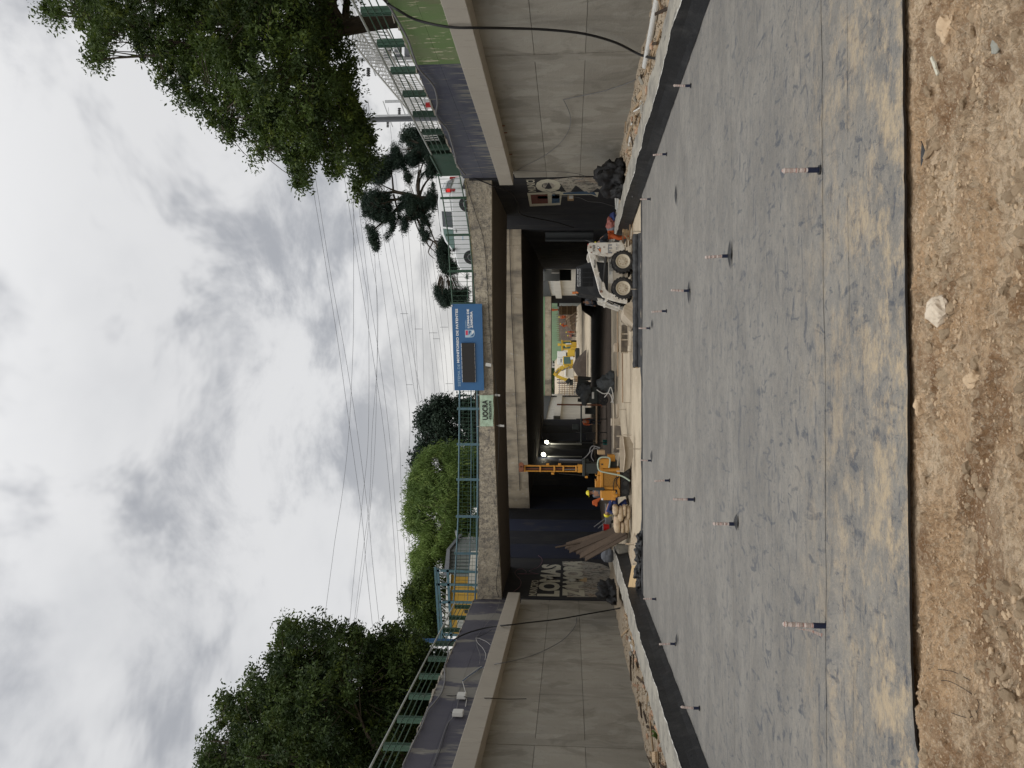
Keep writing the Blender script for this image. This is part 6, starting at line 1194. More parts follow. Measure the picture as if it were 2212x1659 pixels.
# ================================================================== PEOPLE
def person(label, loc, rz, top='cloth_dark', legs='cloth_orange', J=None, helmet=True, s=1.0, sleeve=True, group=None):
    t = thing('person', label, 'person', loc, rz, group)
    j = dict(pel=(0, 0, .95), wa=(0, 0, 1.08), ch=(0, .01, 1.30), ne=(0, .01, 1.47), he=(0, .03, 1.60), ht=(0, .03, 1.70), sl=(-.19, 0, 1.41), sr=(.19, 0, 1.41), el=(-.25, -.02, 1.13), er=(.25, -.02, 1.13),
             wl=(-.26, .08, .89), wr=(.26, .08, .89), hl=(-.10, 0, .90), hr=(.10, 0, .90), kl=(-.12, .03, .49), kr=(.12, .03, .49), al=(-.12, -.02, .09), ar=(.12, -.02, .09), tl=(-.14, .14, .04), tr=(.14, .14, .04))
    if J: j.update(J)
    j = {k: tuple(c*s for c in v) for k, v in j.items()}
    ks = ['pel', 'wa', 'ch', 'ne', 'he', 'ht', 'sl', 'el', 'wl', 'sr', 'er', 'wr', 'hl', 'kl', 'al', 'tl', 'hr', 'kr', 'ar', 'tr']; ix = {k: i for i, k in enumerate(ks)}
    vs = [j[k] for k in ks]; rad = [(.15, .11), (.13, .10), (.16, .115), .055, (.075, .09), (.055, .065), .06, .045, .028, .06, .045, .028, .085, .058, .042, .03, .085, .058, .042, .03]
    es = [(ix[a], ix[b]) for a, b in (('pel', 'wa'), ('wa', 'ch'), ('ch', 'ne'), ('ne', 'he'), ('he', 'ht'), ('ch', 'sl'), ('sl', 'el'), ('el', 'wl'), ('ch', 'sr'), ('sr', 'er'), ('er', 'wr'), ('pel', 'hl'), ('hl', 'kl'), ('kl', 'al'), ('al', 'tl'), ('pel', 'hr'), ('hr', 'kr'), ('kr', 'ar'), ('ar', 'tr'))]
    for e_, w_ in (('el', 'wl'), ('er', 'wr')):                     # palm, four fingers and a thumb
        W_ = Vector(j[w_]); d = (W_-Vector(j[e_])).normalized(); a = d.cross(Vector((0, 1, .2))).normalized(); n_ = d.cross(a)
        pi = len(vs); vs.append(tuple(W_+d*.06)); rad.append((.034, .018)); es.append((ix[w_], pi))
        for q, (o_, l_) in enumerate(((-.027, .065), (-.009, .078), (.009, .072), (.027, .058))):
            vs.append(tuple(W_+d*.095+a*o_)); rad.append(.009); es.append((pi, len(vs)-1)); vs.append(tuple(W_+d*(.095+l_*.6)+a*o_+n_*.012)); rad.append(.008); es.append((len(vs)-2, len(vs)-1)); vs.append(tuple(W_+d*(.095+l_*.85)+a*o_+n_*.035)); rad.append(.007); es.append((len(vs)-2, len(vs)-1))
        vs.append(tuple(W_+d*.06-a*.045+n_*.01)); rad.append(.011); es.append((pi, len(vs)-1)); vs.append(tuple(W_+d*.095-a*.06+n_*.02)); rad.append(.009); es.append((len(vs)-2, len(vs)-1))
    rad = [tuple(q*s for q in r_) if isinstance(r_, tuple) else r_*s for r_ in rad]
    skin('body', vs, es, rad, 'skin', t)
    def sub(name, keys, pairs, rr, m):
        im = {k: i for i, k in enumerate(keys)}; skin(name, [j[k] for k in keys], [(im[a], im[b]) for a, b in pairs], [tuple(q*s for q in r_) if isinstance(r_, tuple) else r_*s for r_ in rr], m, t)
    k_ = ['pel', 'wa', 'ch', 'ne', 'sl', 'el', 'sr', 'er']+(['wl', 'wr'] if sleeve else []); pr = [('pel', 'wa'), ('wa', 'ch'), ('ch', 'ne'), ('ch', 'sl'), ('sl', 'el'), ('ch', 'sr'), ('sr', 'er')]+([('el', 'wl'), ('er', 'wr')] if sleeve else [])
    sub('jacket', k_, pr, [(.175, .13), (.16, .125), (.185, .14), .065, .078, .062, .078, .062]+([.042, .042] if sleeve else []), top)
    sub('trousers', ['pel', 'hl', 'kl', 'al', 'hr', 'kr', 'ar'], [('pel', 'hl'), ('hl', 'kl'), ('kl', 'al'), ('pel', 'hr'), ('hr', 'kr'), ('kr', 'ar')], [(.17, .125), .105, .082, .07, .105, .082, .07], legs)
    for a, b_ in (('al', 'tl'), ('ar', 'tr')):
        bb = MB(); bb.bar(Vector(j[a])+Vector((0, -.05, -.03)), Vector(j[b_])+Vector((0, .03, 0)), .10, .09); bb.build('boot', 'boot', t, local=True, bevel=.02)
    he = Vector(j['he']); up_h = (Vector(j['ht'])-he).normalized(); Q = Vector((0, 0, 1)).rotation_difference(up_h).to_matrix().to_4x4(); M_ = Matrix.Translation(he) @ Q
    fb2 = MB(); fb2.add([(-.014, .085, -.01), (.014, .085, -.01), (0, .118, -.02), (0, .09, .035)], [(0, 1, 2), (0, 2, 3), (1, 3, 2)], M_); fb2.build('nose', 'skin', t, local=True)
    for sx in (-1, 1):
        e1 = MB(); e1.ico((sx*.032, .083, .012), .011, 1, 0); e1.v = [tuple(M_ @ Vector(p)) for p in e1.v]; e1.build('eye', 'hair', t, local=True)
        e2 = MB(); e2.ico((sx*.083, 0, -.005), .026, 1, .1, (.4, .8, 1.2)); e2.v = [tuple(M_ @ Vector(p)) for p in e2.v]; e2.build('ear', 'skin', t, local=True)
    mo = MB(); mo.box((0, .086, -.045), (.045, .01, .008), M_); mo.build('mouth', 'tail_lamp', t, local=True)
    if helmet:
        hb_ = MB(); prof = [(.001, .125), (.05, .12), (.09, .09), (.108, .045), (.112, .0)]; n = 16; vs = [(r_*math.cos(2*math.pi*i/n), r_*1.12*math.sin(2*math.pi*i/n), z+.03) for r_, z in prof for i in range(n)]
        hb_.add(vs, [(a*n+i, a*n+(i+1) % n, (a+1)*n+(i+1) % n, (a+1)*n+i) for a in range(len(prof)-1) for i in range(n)]+[tuple(range(4*n, 5*n))], M_); hb_.box((0, .15, .035), (.15, .09, .012), M_); hb_.build('helmet', 'helmet_yellow', t, local=True, smooth=False)
    else:
        hh = MB(); hh.ico((0, -.01, .05), .098, 2, .08, (1, 1.1, .9)); hh.v = [tuple(M_ @ Vector(p)) for p in hh.v]; hh.build('hair', 'hair', t, local=True)
    return t
def gx(Y, d): return at(1300, Y, d).x
bend = dict(wa=(0, .03, 1.02), ch=(0, .16, 1.18), ne=(0, .25, 1.30), he=(0, .33, 1.40), ht=(0, .37, 1.49), sl=(-.19, .2, 1.27), sr=(.19, .2, 1.27), el=(-.24, .30, 1.0), er=(.24, .28, 1.0), wl=(-.16, .46, .82), wr=(.18, .46, .84), kl=(-.13, .14, .50), kr=(.13, .10, .48), pel=(0, -.04, .92), hl=(-.10, -.03, .88), hr=(.10, -.03, .88))
person('worker in yellow helmet, dark jacket and orange trousers stooping behind the skid steer', (gx(509, 31.5), 31.5, -.14), R(75), 'cloth_dark', 'cloth_orange', bend)
person('worker in yellow helmet standing behind the drill rig control panel', (gx(1064, 32.6), 32.6, -.04), R(150), 'cloth_grey', 'cloth_dark')
crouch = dict(pel=(0, 0, .62), wa=(0, .10, .74), ch=(0, .32, .86), ne=(0, .47, .90), he=(0, .58, .90), ht=(0, .68, .92), sl=(-.19, .38, .86), sr=(.19, .38, .86), el=(-.22, .48, .62), er=(.22, .46, .6), wl=(-.14, .62, .42), wr=(.14, .62, .40), hl=(-.1, .0, .6), hr=(.1, .0, .6), kl=(-.17, .36, .48), kr=(.17, .34, .46), al=(-.14, .02, .09), ar=(.14, 0, .09), tl=(-.15, .18, .04), tr=(.15, .18, .04))
person('worker in blue overalls and yellow helmet crouching between rig and sacks', (gx(1083, 32)+.05, 32, -.04), R(80), 'cloth_blue', 'cloth_blue', crouch)
person('worker in orange jacket half hidden in the dark underpass', (gx(911, 60), 60, -.1), R(200), 'cloth_orange', 'cloth_dark', None, False)
person('orange clad worker standing on top of the upright formwork', tuple(at(1207, 669, 131)), R(120), 'cloth_orange', 'cloth_orange')
person('orange clad worker with bright helmet on the rebar wall', tuple(at(1229, 685, 131.5)), R(200), 'cloth_orange', 'cloth_orange')
person('orange clad worker bending on the middle of the rebar wall', tuple(at(1229, 704, 133)), R(250), 'cloth_orange', 'cloth_orange', bend)
person('orange clad worker standing at the low end of the rebar wall', tuple(at(1245, 717, 129)), R(100), 'cloth_orange', 'cloth_orange')
person('dark clothed worker with red vest near the backhoe', tuple(at(1247, 725, 136)), R(180), 'paint_redwhite', 'cloth_dark')
person('dark figure in grey shirt standing behind the skid steer cab', (gx(652, 52), 52, -.1), R(140), 'cloth_grey', 'cloth_dark', None, False)
# ================================================================== STARTER BARS THROUGH THE MEMBRANE
def marker(Xb, Y, Xt, label, lean=0., flap=False, col='tape_wrap', z=.0):
    p = onz(Xb, Y, .012); q = onplan(Xt, Y, (p.x-1, p.y), (p.x+1, p.y)); h = q.z-p.z; t = thing('starter_bar', label, 'starter bar', tuple(p)); r_ = .024
    lq('sleeve', 'sleeve_navy', t, 'tube', [(0, 0, -.01), (0, 0, h*.33)], r_*1.12, 12, smooth=False); lq('sleeve_foot', 'black_membrane', t, 'tube', [(0, 0, -.004), (0, 0, .012)], r_*1.9, 12)
    n = 12; rr_ = [r_*.88*(1+.12*math.sin(i*2.3+Y)+.1*(i % 2)) for i in range(n+1)]; rr_[-1] *= .8; rr_[-2] *= 1.15
    lq('taped_bar', col, t, 'tube', [(lean*h*i/n, .004*math.sin(i*1.9), h*(.32+.68*i/n)) for i in range(n+1)], rr_, 9); lq('bar', 'rebar', t, 'tube', [(0, 0, h*.3), (lean*h, 0, h*1.0)], .012, 6)
    if flap: lq('tape_end', col, t, 'prism', [(-.02, h*.75), (-.05, h*.4), (-.095, h*.16), (-.065, h*.14), (-.03, h*.4)], -.03, -.026, 'y')
    return t
MK = [(1771, 367, 1690, 'tall taped starter bar at the front right of the membrane', 0, 0), (1788, 1352, 1692, 'taped starter bar with a loose hanging tape end at front left', .02, 1), (1577, 553, 1524, 'taped starter bar in the right middle of the membrane', 0, 0), (1591, 1132, 1541, 'short taped starter bar left of the membrane centre', 0, 0),
      (1490, 628, 1450, 'taped starter bar beyond the right middle one', 0, 0), (1440, 672, 1408, 'taped starter bar third in the right row from the front', 0, 0), (1404, 709, 1380, 'small starter bar in front of the black roll', 0, 0), (1492, 185, 1455, 'taped starter bar by the right kerb, nearest one', 0, 0), (1440, 333, 1411, 'taped starter bar by the right kerb, middle one', 0, 0),
      (1405, 430, 1383, 'taped starter bar by the right kerb, farthest one', 0, 0), (1407, 995, 1383, 'small starter bar near the far edge in front of the rig', 0, 0), (1446, 1038, 1414, 'starter bar with dark sleeve right of the rig row', 0, 0), (1500, 1079, 1455, 'tall sleeve starter bar between far and near left bars', 0, 0),
      (1511, 1530, 1471, 'taped starter bar by the left kerb, nearest one', 0, 0), (1459, 1391, 1424, 'starter bar with torn white top by the left kerb', 0, 0), (1417, 1294, 1390, 'taped starter bar by the left kerb, farthest one', 0, 0)]
for i_, (X, Y, Xt, lab, ln, fl) in enumerate(MK): marker(X, Y, Xt, lab, ln or .05*math.sin(i_*2.1), fl)
def flapp(X, Y, w_, lab):
    p = onz(X, Y, .02); t = MB(); n = 8
    t.add([(w_*(i/n-.5), .10*(1-abs(i/n-.5)*2)*((j*2)-1)*.6, .03*math.sin(i/n*3.14)*(j)+.004) for j in (0, 1) for i in range(n+1)], [(i, i+1, n+2+i, n+1+i) for i in range(n)]); o = t.build('membrane_scrap', 'black_membrane', local=True); o.location = p; return tag(o, lab, 'scrap')
for X, Y, w_, lab in ((1578, 549, .45, 'curled black scrap at the foot of the right middle bar'), (1489, 632, .5, 'black curled scrap behind the second right bar'), (1409, 700, .3, 'small black scrap near the roll'), (1461, 421, .5, 'short black scrap lying alone on the right of the membrane'), (1408, 985, .35, 'black scrap leaning on the bar in front of the rig'), (1592, 1128, .25, 'black scrap at the foot of the short left bar'), (1463, 1382, .3, 'black scrap beside the bar with torn top')): flapp(X, Y, w_, lab)
for i, (a, Y, c) in enumerate(((1363, 625, 1385), (1351, 760, 1364), (1347, 410+460, 1362), (1323, 905, 1338), (1345, 940, 1364), (1338, 430+455, 1352), (1359, 970, 1384), (1351, 1177, 1376), (1367, 1219, 1384), (1366, 500, 1385))):
    p = onz(c, Y, -.02); q = onplan(a, Y, (p.x-1, p.y), (p.x+1, p.y)); tag(quick('bare_bar', 'dusty_steel', None, 'tube', [p, (p.x+.01, p.y, q.z)], .018, 6), 'dusty bare reinforcing bar standing '+('in front of the black membrane roll', 'behind the steel form tray', 'beside the dusty beam end', 'by the back form between rig and compressor', 'at the right tip of the dusty steel beam', 'in the back beside the long dusty beam', 'in front of the middle of the dusty steel beam', 'by the foot of the plank pile', 'among the black crumples at the left corner', 'at the right end of the black roll')[i], 'reinforcing bar', 'bare bars beyond the membrane')
# ================================================================== THINGS ALONG THE SIDES
def pipe(name, a, b_, r_, label, group=None):
    t = thing(name, label, 'pipe', tuple(a), group=group); a, b_ = Vector(a), Vector(b_); d = (b_-a).normalized(); quick('tube', 'pvc_white', t, 'tube', [a, b_], r_, 14, smooth=False); quick('bore', 'pvc_inner', t, 'tube', [a-d*.004, a+d*.01], r_*.86, 14); quick('socket_ring', 'pvc_white', t, 'tube', [a+(b_-a)*.97, b_], r_*1.08, 14); return t
pipe('plastic_pipe', onx(1393, 143, 9.55), onx(1415.5, 0, 9.55)+Vector((0, -2.5, 0)), .08, 'long white plastic pipe at the right end of the rubble')
for k, (x0, y0, x1, y1, lab) in enumerate(((1888, 790, 1846, 1130, 'rear white pipe of the three leaning by the right wall'), (1898, 852, 1856, 1150, 'middle white pipe of the three by the right wall'), (1902, 866, 1862, 1168, 'front white pipe of the three by the right wall'))): pipe('plastic_pipe', onx(*c2(x0, y0), 9.6-.13*k), onx(*c2(x1, y1), 9.6-.13*k), .06, lab)
for k, (x0, y0, x1, y1, lab) in enumerate(((1780, 1275, 1783, 1350, 'white pipe end beyond the black tarpaulin, left one'), (1800, 1270, 1790, 1370, 'white pipe end beyond the black tarpaulin, right one'))): pipe('plastic_pipe', onx(*c2(x0, y0), 9.3-.1*k), onx(*c2(x1, y1), 9.3-.1*k), .06, lab)
pipe('plastic_pipe', onx(*c6(1898, 905), -9.3), onx(*c6(1875, 832), -9.3), .075, 'dusty grey pipe stub in the left rubble strip')
tag(quick('bent_hose', 'pvc_white', None, 'tube', smoothpts([onx(*c2(x, y), 9.0) for x, y in ((1895, 722), (1925, 705), (1945, 685), (1955, 665), (1940, 655))]), .022, 7), 'short bent pale hose in the right rubble', 'hose')
tag(quick('white_rod', 'pvc_white', None, 'tube', [onx(*c6(1855, 485), -7.6), onx(*c6(1920, 550), -7.0)], .02, 6), 'white rod leaning against the left kerb end', 'rod')
tag(quick('white_rod', 'pvc_white', None, 'tube', [onx(*c6(1885, 515), -7.3), onx(*c6(1905, 545), -6.9)], .02, 6), 'shorter white rod lying beside the leaning rod', 'rod')
def tarp(name, c, dims, label, m='tarp_black', seed=0, parts=1):
    b = MB(); b.ico((0, 0, 0), 1, 4, 0, seed=seed); V = []
    for p in b.v:
        v = Vector(p); f = .8+.5*mnoise.noise(v*1.5+Vector((seed, 0, 0)))+.55*abs(mnoise.noise(v*2.6+Vector((seed, 5, 0))))+.22*abs(mnoise.noise(v*6+Vector((0, seed, 0)))); v = v*f; V.append((v.x*dims[0]/2, v.y*dims[1]/2, max(v.z, -.35)*dims[2]/1.4+.35*dims[2]/1.4))
    b.v = V; o = b.build(name, m, local=True, smooth=True); o.location = c; return tag(o, label, 'tarpaulin')
p = at(1350, 388, 31.6); tarp('tarpaulin', (p.x+.1, 31.6, .28), (1.25, 2.4, 1.05), 'black tarpaulin heaped at the corner of the right wall', seed=3)
tarp('tarpaulin', (p.x-.7, 31.0, .1), (.6, 1.2, .6), 'lower fold of black tarpaulin draped over the right kerb', seed=8)
p = at(1352, 1277, 36); tarp('tarpaulin', (p.x, 36, .30), (.9, 2.6, .85), 'black tarpaulin bundle on the end of the left kerb', seed=12)
for k, (Y, lab) in enumerate(((1163, 'small black membrane crumple at the right of the left corner'), (1185, 'black membrane crumple beside the bare bar at the left corner'), (1210, 'larger shiny black crumple at the left corner of the membrane'), (1238, 'black crumple in front of the yellow board'), (1262, 'black crumple at the kerb end of the left corner'))):
    p = onz(1386, Y, 0); tarp('membrane_crumple', (p.x, 25.9+.1*k, -.03), (.55, .5, .22+.05*(k % 2)), lab, 'black_membrane', 20+k)
p = onz(1378, 1238, 0); o = quick('board', 'plywood', None, 'box', (0, 0, 0), (.75, .45, .02), local=True); o.location = (p.x-.0, 27.0, .16); o.rotation_euler = (R(38), R(12), R(20)); tag(o, 'small yellow plywood board tilted behind the black crumples', 'board')
p = onx(*c6(2055, 1440), -9.0); b = MB()
for i in range(26): a = rs.uniform(0, 6.3); l = rs.uniform(.05, .16); b.add([p, p+Vector((math.cos(a)*l, math.sin(a)*l, rs.uniform(.02, .16))), p+Vector((math.cos(a+.5)*l*.8, math.sin(a+.5)*l*.8, rs.uniform(.05, .2)))], [(0, 1, 2)])
tag(b.build('weed', 'leaf_willow'), 'small green weed growing in the left rubble', 'weed')
# timber pile, block and sacks on the left
tp_ = thing('plank_pile', 'pile of brown planks leaning down from the left wall', 'planks', tuple(at(1350, 1165, 32)))
for i in range(13):
    a = at(*k4(1860-i*16+rs.uniform(-8, 8), 350+rs.uniform(-25, 40)-i*5), 31.3+i*.10); c_ = at(*k4(1190-i*22+rs.uniform(-30, 40), 745-i*16+rs.uniform(-15, 15)), 33.2+i*.12)
    if i == 4: c_ = a.lerp(c_, .6)
    b = MB(); b.bar(a, c_, .20 if i % 3 else .30, .035, up=(.5, -.4, 1)); b.build('plank', 'old_plank', tp_)
quick('batten', 'old_plank', tp_, 'bar', at(*k4(1350, 455), 33.6), at(*k4(740, 575), 34.4), .06); quick('batten', 'lumber', tp_, 'bar', at(*k4(1840, 520), 31.2), at(*k4(1990, 525), 30.4), .05)
bl = thing('low_block', 'low rough concrete block wall below the left mural', 'concrete block', tuple(at(1350, 1220, 35)))
b = MB(); f = [at(*k4(x, y), d) for (x, y, d) in ((1860, 560, 32.5), (1900, 1060, 33.5), (1800, 1100, 39), (1720, 600, 38))]; tq = [at(*k4(x, y), d) for (x, y, d) in ((1680, 515, 32.5), (1800, 1080, 33.5), (1710, 1210, 39), (1600, 640, 38))]
for q in f: q.z = -.1
for q, t2 in zip(f, tq): q.x, q.y = t2.x, t2.y
b.hexa(f+tq); b.build('block', 'curb_concrete', bl, bevel=.05)
rgd = heap('rubble_heap', 'brown rubble between the low block and the membrane corner', [(1384, 1150), (1370, 1160), (1362, 1180), (1360, 1205), (1366, 1230), (1375, 1255), (1384, 1275)], 28.6, 2.6, 'rubble_sand')
tag(quick('white_sack', 'cloth_grey', None, 'ico', tuple(at(*k4(1550, 690), 36)), .36, 3, .15, (1, .8, .8), seed=5), 'grey rounded bag below the planks', 'bag')
sk_ = [(310, 370, 1070, 1180, 1), (365, 425, 1085, 1250, 1), (415, 460, 1070, 1195, 1), (458, 502, 1080, 1240, 0), (325, 395, 1190, 1375, 1), (393, 440, 1255, 1378, 0), (430, 492, 1198, 1375, 0)]
labs = ['topmost right cement sack next to the crouching worker', 'long sack second from the top on the right', 'third sack down on the right side of the pile', 'bottom right sack of the pile', 'biggest sack at the top left of the pile by the planks', 'narrow sack in the middle of the left column', 'bottom left sack of the pile']
k6c = lambda x, y: ((2300+x*.3617)*.54861, (1600+y*.3617)*.54861)
for k, (x0, x1, y0, y1, g_) in enumerate(sk_):
    a, c_ = at(*k6c(x1, y1), 30.9), at(*k6c(x0, y0), 30.9); b = MB(); w_, h_ = abs(c_.x-a.x), abs(c_.z-a.z); b.ico((0, 0, 0), 1, 3, 0, seed=k); V = []
    for p in b.v:
        v = Vector(p); se = lambda q, e: math.copysign(abs(q)**e, q); n_ = 1+.08*mnoise.noise(v*2+Vector((k, 0, 0))); V.append((se(v.x, .55)*w_/2*n_*1.04, se(v.y, .6)*.32*n_, se(v.z, .7)*h_/2*n_*1.05))
    b.v = V; o = b.build('sack', 'sack_cloth', local=True, smooth=True); o.location = ((a.x+c_.x)/2, 30.9+.02*k, (a.z+c_.z)/2); tag(o, labs[k], 'sack', 'cement sacks stacked left of the drill rig')
p = at(*k3(1340, 1540), 32.3); b = MB(); jp = [k3(*q) for q in ((1310, 1510), (1330, 1500), (1380, 1480), (1445, 1455), (1455, 1475), (1400, 1530), (1395, 1590), (1370, 1600), (1345, 1570), (1320, 1580), (1312, 1545))]; pp = [at(*q, 32.3) for q in jp]; b.prism([(q.x, q.z) for q in pp], 32.22, 32.36, 'y'); tag(b.build('hanging_jacket', 'cloth_orange', bevel=.03), 'orange jacket draped behind the rear of the drill rig', 'jacket')
p = at(*k4(1575, 260), 33); bq = thing('bucket', 'small red bucket beside a grey wheelbarrow frame', 'bucket', tuple(p)); quick('pail', 'tail_lamp', bq, 'tube', [p, p+Vector((0, 0, .26))], .12, 14, r2=.15); quick('rim', 'cable_grey', bq, 'tube', [p+Vector((0, 0, .25)), p+Vector((0, 0, .27))], .155, 14)
wbw = thing('wheelbarrow', 'grey wheelbarrow frame with handles behind the planks', 'wheelbarrow', tuple(at(*k4(1600, 200), 33.4)))
for a, c_ in (((1340, 255), (1560, 90)), ((1400, 275), (1580, 130)), ((1530, 340), (1590, 150))): quick('handle', 'cable_grey', wbw, 'tube', [at(*k4(*a), 33.4), at(*k4(*c_), 33.6)], .02, 6)
quick('tray', 'lamp_grey', wbw, 'box', at(*k4(1560, 60), 33.6), (.7, .5, .25), taper=1.25); w_ = at(*k4(1560, 170), 33.5); quick('wheel', 'rubber', wbw, 'tube', [(w_.x-.04, 33.5, w_.z-.1), (w_.x+.04, 33.5, w_.z-.1)], .16, 14)
# steel beams and forms lying on the floor in front of the underpass
bm_ = thing('steel_beam', 'dusty steel beam with tapered ends lying in front of the drill rig', 'beam', tuple(at(1369, 980, 29.2)))
def face(name, k, pts, D, th, m, par):
    pp = [at(*k(*q), D) for q in pts]; b = MB(); b.prism([(q.x, q.z) for q in pp], D, D+th, 'y'); return b.build(name, m, par, bevel=.01)
face('web', k3, [(1790, 505), (1740, 520), (1735, 780), (1745, 1060), (1800, 1065), (1825, 800)], 29.2, .04, 'dusty_steel', bm_); face('flange', k3, [(1785, 500), (1820, 800), (1795, 1068), (1806, 1068), (1832, 800), (1797, 498)], 29.0, .3, 'dusty_steel', bm_); face('web', k3, [(1800, 505), (1890, 520), (1945, 620), (1950, 800), (1900, 1000), (1810, 1060), (1832, 800)], 29.15, .05, 'dusty_steel', bm_)
for y in (505, 700, 1050): face('stiffener', k3, [(1690, y-10), (1690, y+8), (1790, y+8), (1790, y-10)], 29.0, .08, 'dusty_steel', bm_)
sf = thing('steel_form', 'dusty steel formwork tray lying left of the loader bucket', 'form', tuple(at(1355, 725, 29.6)))
face('tray', k2, [(1770, 430), (1750, 855), (1860, 860), (1870, 600), (1860, 450), (1800, 425)], 29.8, .10, 'form_steel', sf); face('frame_bar', k2, [(1740, 440), (1742, 860), (1760, 860), (1768, 440)], 29.6, .12, 'dusty_steel', sf)
for y in (560, 650, 850): face('rib', k2, [(1760, y), (1760, y+22), (1868, y+22), (1868, y)], 29.65, .1, 'dusty_steel', sf)
face('end_block', k2, [(1650, 740), (1650, 850), (1730, 850), (1720, 700), (1665, 710)], 30.5, .4, 'dusty_steel', sf); face('bar', k2, [(1862, 440), (1870, 760), (1885, 760), (1880, 440)], 29.5, .1, 'dusty_steel', sf)
s2 = thing('steel_form', 'dusty block shaped form at the back between rig and compressor', 'form', tuple(at(1340, 905, 32)))
face('block', k3, [(1610, 228), (1735, 232), (1750, 330), (1610, 345)], 33, .6, 'dusty_steel', s2); face('long_beam', k3, [(1655, 340), (1750, 345), (1775, 560), (1790, 760), (1640, 760)], 32.4, .3, 'form_steel', s2); face('post', k3, [(1680, 0), (1725, 0), (1725, 210), (1690, 220)], 33.5, .2, 'dusty_steel', s2)
for k, (x0, x1, y0, y1, lab) in enumerate(((1640, 1652, 0, 700, 'long timber beam on the floor left of the compressor'), (1775, 1790, 860, 1640, 'long plank lying level on the sandy floor'), (1700, 1712, 220, 1230, 'long dusty plank lying beyond the steel tray'))):
    kk = k3 if k == 0 else k2; tag(face('floor_plank', kk, [(x0, y0), (x0+4, y1), (x1+4, y1), (x1, y0)], 31.5-.6*k, .2, 'form_wood' if k else 'dusty_steel', None), lab, 'plank')
# compressor and clutter, dark in the shade
cp = thing('compressor', 'dark compressor trailer with a pale data plate under grey cloth', 'compressor', tuple(at(1322, 858, 42)))
face('housing', k2, [(1245, 1400), (1245, 1650), (1395, 1650), (1395, 1400)], 42, 1.6, 'machine_dark', cp); face('data_plate', k2, [(1305, 1475), (1305, 1580), (1340, 1580), (1340, 1475)], 41.97, .03, 'box_white', cp); face('chassis', k2, [(1395, 1380), (1395, 1640), (1440, 1640), (1440, 1380)], 42.1, 1.2, 'steel_dark', cp)
for y in (1440, 1600): w_ = at(*k2(1480, y), 42); quick('wheel', 'rubber', cp, 'tube', [(w_.x, 41.9, w_.z), (w_.x, 42.1, w_.z)], .28, 16)
for y in (1255, 1330, 1600): quick('pipe', 'steel_dark', cp, 'tube', [at(*k2(1085, y), 42.5), at(*k2(1290, y+15), 42.5)], .10, 8)
face('top_housing', k2, [(1090, 1270), (1060, 1420), (1080, 1520), (1245, 1650), (1245, 1300)], 42.4, .8, 'machine_dark', cp)
pp = at(*k2(1200, 1500), 41.9); tarp('grey_cloth', (pp.x, 42.2, at(*k2(1290, 1500), 42).z), (1.0, .8, .7), 'grey cloth crumpled over the compressor', 'tarp_grey', 31)
pp = at(*k2(1560, 1330), 40); tarp('grey_tarpaulin', (pp.x, 40, .1), (1.0, .8, .8), 'grey tarpaulin bundle hanging right of the compressor wheels', 'tarp_grey', 37)
for k, (pts, lab) in enumerate(((((1500, 1560), (1560, 1480), (1600, 1400), (1640, 1560), (1600, 1640)), 'pale hose looped on the floor under the compressor'), (((1380, 1440), (1480, 1500), (1580, 1500), (1640, 1650)), 'second pale hose trailing left from the compressor'))): tag(quick('hose', 'cable_white', None, 'tube', smoothpts([at(*k2(*q), 39.5) for q in pts], 4), .025, 6), lab, 'hose')
eq = thing('equipment_rack', 'dark rack of equipment left of the compressor', 'rack', tuple(at(1330, 925, 50)))
for y in (10, 230, 440, 600): face('rack_post', k3, [(1060, y), (1060, y+14), (1600, y+14), (1600, y)], 50, .1, 'steel_dark', eq)
for x in (1130, 1370, 1590): face('rack_shelf', k3, [(x, 0), (x, 620), (x+22, 620), (x+22, 0)], 49.8, .8, 'machine_dark' if x < 1300 else 'form_wood', eq)
for (x0, x1, y0, y1, m) in ((1000, 1100, 320, 400, 'machine_dark'), (1200, 1370, 60, 160, 'machine_dark'), (1480, 1560, 560, 640, 'teal'), (1220, 1350, 450, 560, 'steel_dark')): face('load', k3, [(x0, y0), (x0, y1), (x1, y1), (x1, y0)], 50.2, .5, m, eq)
pb = thing('steel_post', 'brown steel channel post standing in the underpass', 'post', tuple(at(1322, 875, 46))); quick('post', 'rust', pb, 'bar', at(1203, 874, 46), at(1300, 875, 46), .09, .14); quick('base_plate', 'rust', pb, 'box', at(1300, 875, 46), (.3, .3, .03))
# hanging panels on the right inside, and corrugated sheets at the exit
def xwall(y): return 10.2+2*(y-45)/15 if y < 60 else 12.2+2.9*(y-60)/27.5
hp = thing('hanging_sheet', 'dark blue grey sheet hanging inside the underpass on the right', 'sheet', tuple(at(1200, 485, 47)))
b = MB(); n = 14; V = [at(1185+j*60/1., 478+i*34/n, 47-.0*i)+Vector((0, .12*math.sin(i*1.3)+.05*i/n, 0)) for j in (0, 1) for i in range(n+1)]; V = [at((1178, 1282)[j], 476+i*46/n, 47)+Vector((0, .12*math.sin(i*1.3), 0)) for j in (0, 1) for i in range(n+1)]; b.add(V, [(i, i+1, n+2+i, n+1+i) for i in range(n)]); b.build('sheet', 'tarp_grey', hp, smooth=True)
for (y0, y1, x0, x1, D, m, lab) in ((583, 607, 1174, 1209, 89.2, 'corrugated', 'lit corrugated metal sheet at the underpass exit'), (578, 606, 1209, 1234, 89.5, 'machine_dark', 'dark corrugated sheet hanging under the lit one')):
    b = MB(); n = 26; V = [at((x0, x1)[j], y0+(y1-y0)*i/n, D)+Vector((0, .12*(i % 2), 0)) for j in (0, 1) for i in range(n+1)]; b.add(V, [(i, i+1, n+2+i, n+1+i) for i in range(n)]); tag(b.build('corrugated_sheet', m), lab, 'metal sheet')
